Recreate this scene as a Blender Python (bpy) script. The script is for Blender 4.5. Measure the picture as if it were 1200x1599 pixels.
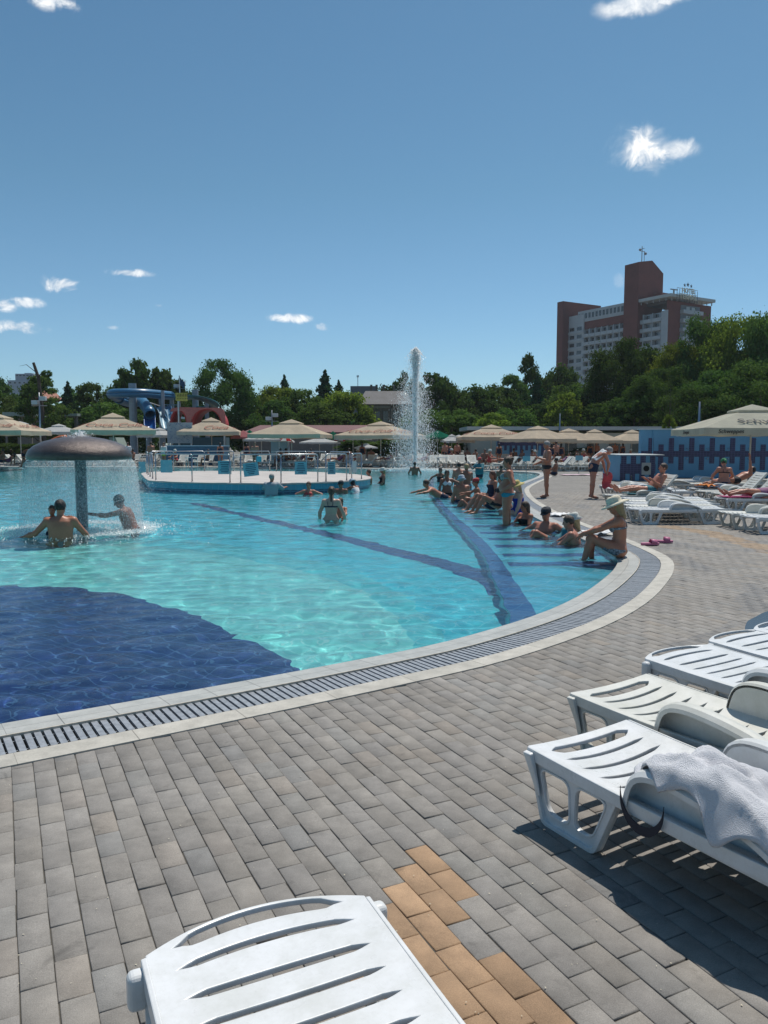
import bpy, bmesh, math, random
import numpy as np
from mathutils import Vector, Matrix
from math import radians as R
for o in list(bpy.data.objects): bpy.data.objects.remove(o)
C = bpy.context.scene.collection
scene = bpy.context.scene
PI = math.pi
random.seed(7); RNG = np.random.default_rng(7)
# ------------------------------------------------------------ camera
HC = 1.65; FPX = 1200.0; HOR = 692.0
PITCH = math.atan((799.5-HOR)/FPX)
cam = bpy.data.cameras.new('camera'); camo = bpy.data.objects.new('camera', cam); C.objects.link(camo)
camo.location = (0, 0, HC); camo.rotation_euler = (PI/2-PITCH, 0, 0)
cam.sensor_fit = 'HORIZONTAL'; cam.sensor_width = 36; cam.lens = 36*FPX/1200.0
cam.clip_start = .05; cam.clip_end = 4000
scene.camera = camo
# ------------------------------------------------------------ sky and sun
SUN_EL, SUN_AZ = R(64), R(28)
CLOUDS = [(1003,236,64,46,1,1),(1052,232,52,22,.95,2),(1000,224,40,30,1,16),(1022,240,50,26,1,17),(95,444,34,15,.9,3),(205,426,40,8,.8,4),(40,472,30,10,.8,5),(6,476,22,12,.85,6),(28,511,48,12,.9,7),(455,497,46,10,.85,8),(502,511,18,9,.6,9),(967,438,11,17,.12,10),(990,8,60,18,.9,11),(82,2,36,14,.9,12),(249,477,10,5,.4,13),(178,511,12,5,.4,14),(1040,-2,40,12,.8,15)]
world = bpy.data.worlds.new('World'); scene.world = world; world.use_nodes = True
sun = bpy.data.lights.new('sun', 'SUN'); suno = bpy.data.objects.new('sun', sun); C.objects.link(suno)
sun.energy = 3.9; sun.angle = R(.53); sun.color = (1, .95, .87)
sd = Vector((math.sin(SUN_AZ)*math.cos(SUN_EL), math.cos(SUN_AZ)*math.cos(SUN_EL), math.sin(SUN_EL)))
suno.rotation_euler = sd.to_track_quat('Z', 'Y').to_euler(); suno.location = (20, 30, 60)
scene.view_settings.view_transform = 'Standard'; scene.view_settings.look = 'None'
scene.view_settings.exposure = 0.12; scene.view_settings.gamma = 1.0
scene.render.engine = 'CYCLES'
scene.cycles.max_bounces = 5; scene.cycles.diffuse_bounces = 2; scene.cycles.glossy_bounces = 3; scene.cycles.transparent_max_bounces = 24
scene.cycles.caustics_reflective = False; scene.cycles.caustics_refractive = False
scene.cycles.sample_clamp_indirect = 6.0
scene.cycles.use_denoising = True

def pix(u, v, z=0.0):
    """world point at height z seen at photo pixel (u, v) of the 1200x1599 photo"""
    x = (u-600)/FPX; yc = -(v-799.5)/FPX
    fy, fz, uy, uz = math.cos(PITCH), -math.sin(PITCH), math.sin(PITCH), math.cos(PITCH)
    r = Vector((x, fy+yc*uy, fz+yc*uz)); t = (z-HC)/r.z
    return Vector((0, 0, HC))+r*t
def pixd(u, v, y):
    """world point at depth y seen at photo pixel"""
    x = (u-600)/FPX; yc = -(v-799.5)/FPX
    fy, fz, uy, uz = math.cos(PITCH), -math.sin(PITCH), math.sin(PITCH), math.cos(PITCH)
    r = Vector((x, fy+yc*uy, fz+yc*uz)); return Vector((0, 0, HC))+r*(y/r.y)

# ------------------------------------------------------------ node helpers
class NT:
    def __init__(s, tree): s.t = tree
    def n(s, typ, **kw):
        nd = s.t.nodes.new(typ)
        for k, v in kw.items():
            if k == 'ins':
                for i, val in v.items():
                    if isinstance(val, bpy.types.NodeSocket): s.t.links.new(val, nd.inputs[i])
                    else: nd.inputs[i].default_value = val
            else: setattr(nd, k, v)
        return nd
    def math(s, op, a, b=None, c=None, clamp=False):
        d = {0: a}
        if b is not None: d[1] = b
        if c is not None: d[2] = c
        return s.n('ShaderNodeMath', operation=op, use_clamp=clamp, ins=d).outputs[0]
    def vmath(s, op, a, b=None):
        d = {0: a}
        if b is not None: d[1] = b
        nd = s.n('ShaderNodeVectorMath', operation=op, ins=d)
        return nd.outputs['Value'] if op in ('DOT_PRODUCT', 'LENGTH', 'DISTANCE') else nd.outputs[0]
    def mix(s, f, a, b, blend='MIX'):
        nd = s.n('ShaderNodeMix', data_type='RGBA', blend_type=blend)
        for i, val in ((0, f), (6, a), (7, b)):
            if isinstance(val, bpy.types.NodeSocket): s.t.links.new(val, nd.inputs[i])
            else: nd.inputs[i].default_value = val if i == 0 else (tuple(val)+(1,))[:4]
        return nd.outputs[2]
    def ramp(s, f, pts, interp='LINEAR'):
        nd = s.n('ShaderNodeValToRGB', ins={0: f}); cr = nd.color_ramp; cr.interpolation = interp
        while len(cr.elements) < len(pts): cr.elements.new(.5)
        for e, (p, c) in zip(cr.elements, pts):
            e.position = p; e.color = (tuple(c)+(1,))[:4] if not isinstance(c, (int, float)) else (c, c, c, 1)
        return nd.outputs[0]
    def noise(s, vec, scale, detail=3, rough=.55, out=0, dist=0):
        return s.n('ShaderNodeTexNoise', ins={'Vector': vec, 'Scale': scale, 'Detail': detail, 'Roughness': rough, 'Distortion': dist}).outputs[out]
def srgb(r, g, b):
    f = lambda c: c/12.92 if c <= .04045 else ((c+.055)/1.055)**2.4
    return (f(r/255), f(g/255), f(b/255))
MATS = {}
def mat(name, col=(.5, .5, .5), rough=.6, metal=0, var=0.0, vscale=3.0, bump=0.0, bscale=30.0, spec=.5, coat=0, trans=0, alpha=1, col2=None, emis=None, sss=0, coords='Object', vert=False):
    """a procedural material: base colour varied by noise, with bump"""
    if name in MATS: return MATS[name]
    m = bpy.data.materials.new(name); m.use_nodes = True; t = m.node_tree; t.nodes.clear(); q = NT(t)
    b = q.n('ShaderNodeBsdfPrincipled'); o = q.n('ShaderNodeOutputMaterial'); t.links.new(b.outputs[0], o.inputs[0])
    b.inputs['Roughness'].default_value = rough; b.inputs['Metallic'].default_value = metal
    b.inputs['Specular IOR Level'].default_value = spec; b.inputs['Coat Weight'].default_value = coat
    b.inputs['Transmission Weight'].default_value = trans; b.inputs['Alpha'].default_value = alpha
    tc = q.n('ShaderNodeTexCoord').outputs[coords]
    base = (tuple(col)+(1,))[:4]
    if vert:
        base = q.n('ShaderNodeVertexColor', layer_name='col').outputs[0]
    if var > 0 or col2 is not None:
        nz = q.noise(tc, vscale, 4, .6)
        c2 = col2 if col2 is not None else tuple(c*(1-var) for c in col[:3])
        if vert:
            f = q.ramp(nz, [(.3, 1-var), (.7, 1+0*var)])
            t.links.new(q.mix(1.0, base, f, 'MULTIPLY'), b.inputs['Base Color'])
        else:
            f = q.ramp(nz, [(.32, 0), (.68, 1)])
            t.links.new(q.mix(f, c2, col), b.inputs['Base Color'])
    elif vert: t.links.new(base, b.inputs['Base Color'])
    else: b.inputs['Base Color'].default_value = base
    if bump > 0:
        bn = q.noise(tc, bscale, 4, .6)
        bp = q.n('ShaderNodeBump', ins={'Strength': bump, 'Height': bn, 'Distance': .02}); t.links.new(bp.outputs[0], b.inputs['Normal'])
    if emis: b.inputs['Emission Color'].default_value = tuple(emis)+(1,); b.inputs['Emission Strength'].default_value = 1
    if sss: b.inputs['Subsurface Weight'].default_value = sss; b.inputs['Subsurface Radius'].default_value = (.01, .004, .002)
    MATS[name] = m
    return m

# ------------------------------------------------------------ mesh helpers
def mesh_np(name, V, F, smooth=False, uv=None):
    me = bpy.data.meshes.new(name)
    me.from_pydata([tuple(map(float, v)) for v in V], [], [tuple(int(i) for i in f) for f in F])
    if smooth: me.polygons.foreach_set('use_smooth', [True]*len(me.polygons))
    me.update(); return me
class MB:
    """collects boxes, tubes and sheets that become ONE mesh"""
    def __init__(s): s.v = []; s.f = []; s.mi = []; s.cm = 0
    def add(s, V, F):
        n = len(s.v); s.v += [tuple(map(float, v)) for v in V]; s.f += [tuple(i+n for i in f) for f in F]; s.mi += [s.cm]*len(F); return s
    def box(s, a, b, M=None):
        x0, y0, z0 = a; x1, y1, z1 = b
        V = [(x0,y0,z0),(x1,y0,z0),(x1,y1,z0),(x0,y1,z0),(x0,y0,z1),(x1,y0,z1),(x1,y1,z1),(x0,y1,z1)]
        if M is not None: V = [M@Vector(v) for v in V]
        return s.add(V, [(0,3,2,1),(4,5,6,7),(0,1,5,4),(1,2,6,5),(2,3,7,6),(3,0,4,7)])
    def tube(s, pts, r, n=8, caps=True):
        pts = [Vector(p) for p in pts]; rs = r if isinstance(r, (list, tuple)) else [r]*len(pts)
        V = []; F = []; up = None
        for i, p in enumerate(pts):
            d = (pts[min(i+1, len(pts)-1)]-pts[max(i-1, 0)]).normalized()
            if up is None: up = Vector((0, 0, 1)) if abs(d.z) < .9 else Vector((1, 0, 0))
            a = d.cross(up)
            if a.length < 1e-4: a = d.cross(Vector((0, 1, 0)))
            a.normalize(); b = a.cross(d).normalized(); up = b
            for k in range(n):
                t = 2*PI*k/n; V.append(p+a*(math.cos(t)*rs[i])+b*(math.sin(t)*rs[i]))
        for i in range(len(pts)-1):
            for k in range(n):
                k2 = (k+1) % n; F.append((i*n+k, i*n+k2, (i+1)*n+k2, (i+1)*n+k))
        if caps: F.append(tuple(range(n))[::-1]); F.append(tuple((len(pts)-1)*n+k for k in range(n)))
        return s.add(V, F)
    def lathe(s, prof, n=24, M=None):
        V = []; F = []
        for (r, z) in prof:
            for k in range(n):
                t = 2*PI*k/n; v = Vector((r*math.cos(t), r*math.sin(t), z)); V.append(M@v if M is not None else v)
        for i in range(len(prof)-1):
            for k in range(n):
                k2 = (k+1) % n; F.append((i*n+k, i*n+k2, (i+1)*n+k2, (i+1)*n+k))
        if prof[0][0] > 1e-4: F.append(tuple(range(n))[::-1])
        if prof[-1][0] > 1e-4: F.append(tuple((len(prof)-1)*n+k for k in range(n)))
        return s.add(V, F)
    def sphere(s, c, r, n=12, m=8, sc=(1, 1, 1)):
        M = Matrix.Translation(c)@Matrix.Diagonal((*sc, 1))
        return s.lathe([(r*math.sin(PI*i/m), -r*math.cos(PI*i/m)) for i in range(m+1)], n, M)
    def mesh(s, name, smooth=False):
        me = bpy.data.meshes.new(name); me.from_pydata(s.v, [], s.f)
        if smooth: me.polygons.foreach_set('use_smooth', [True]*len(me.polygons))
        if s.cm: me.polygons.foreach_set('material_index', s.mi)
        me.update(); return me
    def build(s, name, material, parent=None, smooth=False, **kw):
        return obj(name, s.mesh(name, smooth), material, parent, **kw)
def obj(name, me, material, parent=None, **kw):
    o = bpy.data.objects.new(name, me); C.objects.link(o)
    for m in (material if isinstance(material, (list, tuple)) else [material]):
        if m is not None and m.name not in [x.name for x in me.materials if x]: me.materials.append(m)
    if parent is not None: o.parent = parent
    return tag(o, **kw)
def tag(o, label=None, cat=None, group=None, kind=None):
    if label: o['label'] = label
    if cat: o['category'] = cat
    if group: o['group'] = group
    if kind: o['kind'] = kind
    return o
def thing(name, label, cat, loc=(0, 0, 0), rz=0, group=None):
    o = bpy.data.objects.new(name, None); C.objects.link(o); o.location = loc; o.rotation_euler = (0, 0, rz)
    o.empty_display_size = .2
    return tag(o, label, cat, group)
def structure(name, me, m, parent=None): return obj(name, me, m, parent, kind='structure')
def dup(root, loc=None, rz=None, label=None, group=None, scale=None):
    r = root.copy(); C.objects.link(r)
    if loc is not None: r.location = loc
    if rz is not None: r.rotation_euler = (0, 0, rz)
    if scale is not None: r.scale = scale if isinstance(scale, (tuple, list)) else (scale,)*3
    if label: r['label'] = label
    if group: r['group'] = group
    for ch in root.children:
        c = ch.copy(); C.objects.link(c); c.parent = r
        for gch in ch.children:
            d = gch.copy(); C.objects.link(d); d.parent = c
    return r
def bevel(o, w=.004, seg=2, ang=35):
    md = o.modifiers.new('bevel', 'BEVEL'); md.width = w; md.segments = seg; md.limit_method = 'ANGLE'; md.angle_limit = R(ang)
    md.harden_normals = False
    return o
def curve_mesh(loops, extrude, bev=0.0, res=4, fill='BOTH'):
    """flat plate (in XY, thickness 2*extrude along Z) from 2D loops; inner loops are holes"""
    cu = bpy.data.curves.new('c', 'CURVE'); cu.dimensions = '2D'; cu.fill_mode = fill
    cu.extrude = extrude; cu.bevel_depth = bev; cu.bevel_resolution = 1
    for lp in loops:
        sp = cu.splines.new('POLY'); sp.points.add(len(lp)-1)
        for i, p in enumerate(lp): sp.points[i].co = (p[0], p[1], 0, 1)
        sp.use_cyclic_u = True
    o = bpy.data.objects.new('c', cu); C.objects.link(o)
    dg = bpy.context.evaluated_depsgraph_get(); dg.update()
    me = bpy.data.meshes.new_from_object(o.evaluated_get(dg)); bpy.data.objects.remove(o); bpy.data.curves.remove(cu)
    return me
def roundpoly(pts, r, n=4):
    out = []; N = len(pts)
    for i in range(N):
        p0, p, p1 = (Vector((*pts[j % N], 0)) for j in (i-1, i, i+1))
        a = (p0-p); b = (p1-p); rr = min(r, a.length*.45, b.length*.45)
        A = p+a.normalized()*rr; B = p+b.normalized()*rr
        for k in range(n+1):
            t = k/n; q = A*(1-t)**2+p*2*t*(1-t)+B*t*t; out.append((q.x, q.y))
    return out
def catmull(pts, step=.25, closed=False):
    P = [np.array(p, float) for p in pts]; out = []; N = len(P)
    rng = range(N if closed else N-1)
    for i in rng:
        g = lambda j: P[j % N] if closed else P[min(max(j, 0), N-1)]
        p0, p1, p2, p3 = g(i-1), g(i), g(i+1), g(i+2)
        m = max(1, int(np.linalg.norm(p2-p1)/step))
        for k in range(m):
            t = k/m; out.append(.5*((2*p1)+(-p0+p2)*t+(2*p0-5*p1+4*p2-p3)*t*t+(-p0+3*p1-3*p2+p3)*t**3))
    if not closed: out.append(P[-1])
    return np.array(out)
def inpoly(X, Y, poly):
    poly = np.asarray(poly); ins = np.zeros(X.shape, bool); n = len(poly); j = n-1
    for i in range(n):
        xi, yi = poly[i][:2]; xj, yj = poly[j][:2]
        if yi != yj:
            c = ((yi > Y) != (yj > Y)) & (X < (xj-xi)*(Y-yi)/(yj-yi)+xi); ins ^= c
        j = i
    return ins
# ------------------------------------------------------------ pool outline (metres, from the shore nearest the camera round anticlockwise)
P0 = [(-2.28,4.44),(-1.3,5.06),(-.2,5.80),(.54,6.36),(1.42,7.28),(2.09,8.22),(2.68,9.30),(3.14,10.3),(3.40,11.2),(3.46,12.65),(3.44,14.0),(3.40,15.5),(3.40,17.2),(3.47,19.2),
      (3.66,21.9),(4.05,25.1),(4.70,28.6),(6.0,33.1),(7.6,38.2),(8.5,42.2),(8.2,44.6),(6.3,46.6),(4.0,48.6),(.5,50.2),(-5,52),(-12,53.5),(-20,54.4),(-29,54.5),(-38,50),(-40,38),(-36,22),(-27,9),(-16,2.2),(-8,1.6),(-4.5,3.05)]
POOL = catmull(P0, .3, closed=True)
def offset_loop(L, d):
    n = len(L); a = np.roll(L, -1, 0)-np.roll(L, 1, 0); a /= np.linalg.norm(a, axis=1)[:, None]
    return L+np.stack([a[:, 1], -a[:, 0]], 1)*d       # the outline runs anticlockwise: outwards is to the right
WL = -.035                                              # water level
COP1 = offset_loop(POOL, .29); GR1 = offset_loop(POOL, .57); CURB = offset_loop(POOL, .74)
arc = np.concatenate([[0], np.cumsum(np.linalg.norm(np.diff(np.vstack([POOL, POOL[:1]]), axis=0), axis=1))])

# ---- ground sheet with the pool cut out
def ring_sheet(outer, inner, z):
    me = curve_mesh([outer, inner], 0.0); me.transform(Matrix.Translation((0, 0, z))); return me
def paving_material(name, geo=False):
    m = bpy.data.materials.new(name); m.use_nodes = True; t = m.node_tree; t.nodes.clear(); q = NT(t)
    b = q.n('ShaderNodeBsdfPrincipled'); o = q.n('ShaderNodeOutputMaterial'); t.links.new(b.outputs[0], o.inputs[0])
    tc = q.n('ShaderNodeTexCoord').outputs['Object']
    if geo: col = q.n('ShaderNodeVertexColor', layer_name='col').outputs[0]
    else:
        mp = q.n('ShaderNodeMapping', ins={'Vector': tc, 'Rotation': (0, 0, R(63.5))})
        br = q.n('ShaderNodeTexBrick', ins={'Vector': mp.outputs[0], 'Color1': (.27,.25,.228,1), 'Color2': (.23,.215,.195,1), 'Mortar': (.07,.065,.06,1), 'Scale': 1, 'Mortar Size': .004, 'Brick Width': .2, 'Row Height': .1, 'Bias': 0.0})
        sp = q.n('ShaderNodeSeparateXYZ', ins={0: tc})
        near = q.math('MULTIPLY', q.math('LESS_THAN', q.math('ABSOLUTE', sp.outputs[0]), q.math('MULTIPLY_ADD', sp.outputs[1], .56, 1.15)), q.math('LESS_THAN', sp.outputs[1], 25.9))
        col = q.mix(near, br.outputs[0], (.085, .076, .062))      # joint sand between the separate pavers
    g1 = q.ramp(q.noise(tc, 260, 2, .7), [(.25, .72), (.75, 1.15)])
    g2 = q.ramp(q.noise(tc, 9, 5, .65), [(.3, .78), (.7, 1.12)])
    g3 = q.ramp(q.noise(tc, 1.1, 4, .6), [(.35, .84), (.65, 1.06)])
    col = q.mix(1.0, q.mix(1.0, q.mix(1.0, col, g1, 'MULTIPLY'), g2, 'MULTIPLY'), g3, 'MULTIPLY')
    col = q.mix(1.0, col, q.ramp(q.noise(tc, 5.5, 6, .7, dist=.6), [(.60, 1.0), (.70, .72)]), 'MULTIPLY')
    # wet trails where bathers have dripped
    sep = q.n('ShaderNodeSeparateXYZ', ins={0: tc})
    def blob(cx, cy, rx, ry, ang=0):
        mp = q.n('ShaderNodeMapping', vector_type='TEXTURE', ins={'Vector': tc, 'Location': (cx, cy, 0), 'Rotation': (0, 0, ang), 'Scale': (rx, ry, 1)})
        return q.math('SUBTRACT', 1, q.vmath('LENGTH', mp.outputs[0]), clamp=False)
    w = None
    for a in WET:
        bl = blob(*a); w = bl if w is None else q.math('MAXIMUM', w, bl)
    w = q.math('ADD', w, q.math('MULTIPLY', q.math('SUBTRACT', q.noise(tc, 2.3, 5, .65), .5), 2.4))
    wet = q.ramp(w, [(.25, 0), (.42, 1)])
    col = q.mix(q.math('MULTIPLY', wet, .45), col, (.05, .05, .055))
    t.links.new(col, b.inputs['Base Color'])
    t.links.new(q.math('SUBTRACT', .86, q.math('MULTIPLY', wet, .25)), b.inputs['Roughness'])
    h = q.math('ADD', q.noise(tc, 220, 3, .7), q.math('MULTIPLY', q.noise(tc, 40, 3, .6), .6))
    bp = q.n('ShaderNodeBump', ins={'Strength': .35, 'Height': h, 'Distance': .004}); t.links.new(bp.outputs[0], b.inputs['Normal'])
    return m
# (cx, cy, half length, half width, angle)
WET = [(4.75,12.6,.9,.5,1.4),(6.2,11.6,2.2,.30,-.25),(6.9,10.4,1.3,.28,-.9),(6.6,12.8,1.8,.18,.1),(3.9,8.0,1.6,.22,1.1),(4.25,10.6,1.3,.22,1.5),(4.2,7.5,.5,.3,.2),(2.7,6.4,1.1,.12,.8),(3.3,5.9,.5,.15,-.4),(5.2,20,1.2,.3,1.4),(5.0,23.4,.8,.5,0)]
pm_far = paving_material('paver_sheet'); pm_geo = paving_material('concrete_pavers', True)
outer = [(-700, -60), (700, -60), (700, 900), (-700, 900)]
structure('ground', ring_sheet(outer, [tuple(p) for p in CURB[::-1]], -.012), mat('dusty_ground', (.2, .19, .17), .9, var=.3, vscale=.2))
far_pav = ring_sheet([(-45, -3), (40, -3), (40, 66), (-45, 66)], [tuple(p) for p in offset_loop(POOL, .72)[::-1]], -.006)
structure('paved_deck', far_pav, pm_far)
# ---- pavers near the camera, one by one: bevelled stones with their own tone
th = R(-63.5); eL = np.array([math.cos(th), math.sin(th)]); eW = np.array([-math.sin(th), math.cos(th)])
LP, WP = .1975, .1015
org = np.array(pix(632, 1328)[:2])
I, J = np.meshgrid(np.arange(-180, 60), np.arange(-80, 260), indexing='ij')
cx = org[0]+eL[0]*(I+.5+.5*(J % 2))*LP+eW[0]*(J+.5)*WP; cy = org[1]+eL[1]*(I+.5+.5*(J % 2))*LP+eW[1]*(J+.5)*WP
keep = (cy > -.3) & (cy < 26) & (np.abs(cx) < 1.2+.56*cy) & ~inpoly(cx, cy, offset_loop(POOL, .655))
ori = [pix(*a) for a in ((622,1322),(670,1312),(765,1400),(742,1446),(716,1456),(768,1506),(806,1492),(880,1556),(1000,1680),(700,1900),(560,1700),(560,1424))]
orange = inpoly(cx, cy, [p[:2] for p in ori])
band = np.array([pix(1040,822)[:2], pix(1110,832)[:2], pix(1200,858)[:2], pix(1260,880)[:2]])
dband = np.full(cx.shape, 9.0)
for a, b2 in zip(band[:-1], band[1:]):
    tt = np.clip(((cx-a[0])*(b2-a)[0]+(cy-a[1])*(b2-a)[1])/((b2-a)@(b2-a)), 0, 1)
    dband = np.minimum(dband, np.hypot(cx-a[0]-tt*(b2-a)[0], cy-a[1]-tt*(b2-a)[1]))
orange |= (dband < .22)
# the band runs on past the lounger rows
orange = orange[keep]; ccx = cx[keep]; ccy = cy[keep]; n = len(ccx)
jit = RNG.normal(0, .0012, (n, 2)); rot = RNG.normal(0, .006, n); hz = RNG.normal(0, .0009, n); tl = RNG.normal(0, .006, (n, 2))
hl, hw, bv, bd = LP/2-.0014, WP/2-.0014, .003, .003
tpl = np.array([(-hl,-hw,1),(hl,-hw,1),(hl,hw,1),(-hl,hw,1),(-hl,-hw,2),(hl,-hw,2),(hl,hw,2),(-hl,hw,2),(-hl,-hw,0),(hl,-hw,0),(hl,hw,0),(-hl,hw,0)], float)
tpl[4:8, 0] *= (hl-bv)/hl; tpl[4:8, 1] *= (hw-bv)/hw
zz = np.where(tpl[:, 2] == 2, 0, np.where(tpl[:, 2] == 1, -bd, -.011))
lx = tpl[None, :, 0]*np.cos(rot)[:, None]-tpl[None, :, 1]*np.sin(rot)[:, None]; ly = tpl[None, :, 0]*np.sin(rot)[:, None]+tpl[None, :, 1]*np.cos(rot)[:, None]
X = ccx[:, None]+jit[:, :1]+eL[0]*lx+eW[0]*ly; Y = ccy[:, None]+jit[:, 1:]+eL[1]*lx+eW[1]*ly
Z = zz[None]+hz[:, None]+np.where(tpl[None, :, 2] > 0, lx*tl[:, :1]+ly*tl[:, 1:], 0)
V = np.stack([X, Y, Z], 2).reshape(-1, 3)
Fq = np.array([(4,5,6,7),(0,1,5,4),(1,2,6,5),(2,3,7,6),(3,0,4,7),(8,9,1,0),(9,10,2,1),(10,11,3,2),(11,8,0,3)])
F = (Fq[None]+12*np.arange(n)[:, None, None]).reshape(-1, 4)
me = bpy.data.meshes.new('pavers'); me.vertices.add(len(V)); me.vertices.foreach_set('co', V.ravel())
me.loops.add(F.size); me.loops.foreach_set('vertex_index', F.ravel()); me.polygons.add(len(F)); me.polygons.foreach_set('loop_start', np.arange(len(F))*4)
me.update(calc_edges=True)
tone = RNG.normal(0, .045, n); warm = RNG.random(n)
g = np.stack([.268+.010*warm, .250+.004*warm, .231-.006*warm], 1)*(1+tone)[:, None]
warm2 = (RNG.random(n) < .08)[:, None]; g = np.where(warm2, g*np.array([1.04, 1.0, .96]), g)
blue = ((RNG.random(n) < .12) | (np.abs(ccx-.55-.5*(3-ccy)) < .25)*(RNG.random(n) < .6)*(ccy < 3.3))[:, None]; g = np.where(blue, g*np.array([.96, .99, 1.015]), g)
og = np.where((ccy > 8)[:, None], np.array([[.34, .25, .17]]), np.array([[.38, .245, .145]]))*(1+RNG.normal(0, .08, n))[:, None]; g = np.where(orange[:, None], og, g)
ca = me.color_attributes.new('col', 'FLOAT_COLOR', 'POINT')
cc = np.concatenate([np.repeat(g, 12, 0), np.ones((n*12, 1))], 1); ca.data.foreach_set('color', cc.ravel())
structure('pavers', me, pm_geo)
# ---- strips round the pool
def strip(name, A, B, z0, z1, material, drop=.15, outer_drop=True, inner_drop=True, parent=None, lip=0.0):
    """solid strip between two loops, top from z0 (inner) to z1 (outer), with UVs in metres"""
    n = len(A); V = []; F = []; UVs = []
    for i in range(n): V += [(A[i][0],A[i][1],z0-drop),(A[i][0],A[i][1],z0),(B[i][0],B[i][1],z1),(B[i][0],B[i][1],z1-drop)]
    w = float(np.linalg.norm(A[0]-B[0])); tv = [-drop, 0, w, w+drop]
    for i in range(n):
        j = (i+1) % n
        for k in range(3):
            if (k == 0 and not inner_drop) or (k == 2 and not outer_drop): continue
            F.append((4*i+k, 4*i+k+1, 4*j+k+1, 4*j+k)); UVs += [(arc[i],tv[k]),(arc[i],tv[k+1]),(arc[i+1],tv[k+1]),(arc[i+1],tv[k])]
    me = bpy.data.meshes.new(name); me.from_pydata(V, [], F); uv = me.uv_layers.new(name='UVMap')
    for l, c in zip(uv.data, UVs): l.uv = c
    me.flip_normals(); me.update()
    return me
def tile_strip_mat(name, c1, c2, mortar, bw, rh, ms=.004, rough=.45, off=0.0, dirt=.25, voff=0.0):
    m = bpy.data.materials.new(name); m.use_nodes = True; t = m.node_tree; t.nodes.clear(); q = NT(t)
    b = q.n('ShaderNodeBsdfPrincipled'); o = q.n('ShaderNodeOutputMaterial'); t.links.new(b.outputs[0], o.inputs[0])
    uv = q.n('ShaderNodeTexCoord').outputs['UV']; tc = q.n('ShaderNodeTexCoord').outputs['Object']
    mp = q.n('ShaderNodeMapping', ins={'Vector': uv, 'Location': (0, voff, 0)})
    br = q.n('ShaderNodeTexBrick', offset=off, ins={'Vector': mp.outputs[0], 'Color1': (*c1, 1), 'Color2': (*c2, 1), 'Mortar': (*mortar, 1), 'Scale': 1, 'Mortar Size': ms, 'Mortar Smooth': .3, 'Brick Width': bw, 'Row Height': rh})
    nz = q.ramp(q.noise(tc, 6, 5, .65), [(.3, 1-dirt), (.65, 1.0)])
    n2 = q.ramp(q.noise(tc, 90, 3, .6), [(.3, .9), (.7, 1.05)])
    t.links.new(q.mix(1.0, q.mix(1.0, br.outputs[0], nz, 'MULTIPLY'), n2, 'MULTIPLY'), b.inputs['Base Color'])
    b.inputs['Roughness'].default_value = rough
    bp = q.n('ShaderNodeBump', ins={'Strength': .5, 'Height': q.math('ADD', q.math('MULTIPLY', br.outputs['Fac'], -1), q.math('MULTIPLY', q.noise(tc, 120, 2), .15)), 'Distance': .004}); t.links.new(bp.outputs[0], b.inputs['Normal'])
    return m
mcop = tile_strip_mat('coping_tile', (.52,.51,.47), (.46,.455,.42), (.2,.19,.17), .31, .145, .003, rough=.4)
mcurb = tile_strip_mat('curb_stone', (.52,.49,.43), (.47,.445,.39), (.25,.23,.2), .62, .5, .003, rough=.7, dirt=.3)
POOLo = thing('pool_edge', 'pale tiled rim of the swimming pool with its grey overflow grating and cream kerb', 'pool edge')
obj('coping', strip('coping', POOL, COP1, -.012, .012, mcop, .12), mcop, POOLo)
obj('kerb', strip('kerb', GR1, CURB, .008, .008, mcurb, .2), mcurb, POOLo)
# rounded cream lip between coping and grating
lip = offset_loop(POOL, .298)
obj('lip', strip('lip', COP1+.0*COP1, lip, .016, .016, mcurb, .03), mat('lip_stone', (.6,.53,.43), .6, var=.3, vscale=20), POOLo)
# channel below the grating
ch = MB(); n = len(POOL)
for i in range(n):
    j = (i+1) % n; a, b, c, d = COP1[i], GR1[i], GR1[j], COP1[j]
    ch.add([(a[0],a[1],-.12),(b[0],b[1],-.12),(c[0],c[1],-.12),(d[0],d[1],-.12)], [(0,1,2,3)])
ch.build('channel', mat('drain_dark', (.06,.07,.08), .35), POOLo)
# grating bars
gr = MB(); s = 0; total = arc[-1]; pitch = .052
ax = np.append(POOL[:, 0], POOL[0, 0]); ay = np.append(POOL[:, 1], POOL[0, 1]); G = lambda L, ss: np.array([np.interp(ss, arc, np.append(L[:, k], L[0, k])) for k in (0, 1)])
inner = offset_loop(POOL, .302); outr = offset_loop(POOL, .566); s_lim = 75
k = 0
while s < s_lim or s > total-9:
    a = G(inner, s); b = G(outr, s); mid = (a+b)/2; dist = math.hypot(*mid)
    d = b-a; t = np.array([-d[1], d[0]])/np.linalg.norm(d); wv = .0178; z = .004
    dz = random.uniform(-.0012, .0012)
    p = [a-t*wv, b-t*wv, b+t*wv, a+t*wv]
    V = [(q[0], q[1], z+dz) for q in p]+[(q[0], q[1], z-.02) for q in p]
    gr.add(V, [(0,1,2,3),(0,4,5,1),(1,5,6,2),(2,6,7,3),(3,7,4,0)])
    s += pitch
    if s >= s_lim and s < total-9: s = total-9+.001
    if s > total: break
for r_ in (.36, .51):          # the two rods that tie the bars
    L = offset_loop(POOL, r_)
    for i in range(n):
        j = (i+1) % n
        if L[i][1] > 30: continue
        t = (L[j]-L[i])/np.linalg.norm(L[j]-L[i]); nn = np.array([t[1], -t[0]])*.004
        gr.add([(*(L[i]-nn), -.006), (*(L[i]+nn), -.006), (*(L[j]+nn), -.006), (*(L[j]-nn), -.006)], [(0,1,2,3)])
gr.build('grating', mat('grating_plastic', (.34,.36,.39), .4, var=.35, vscale=25, bump=.2, bscale=200), POOLo)
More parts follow.
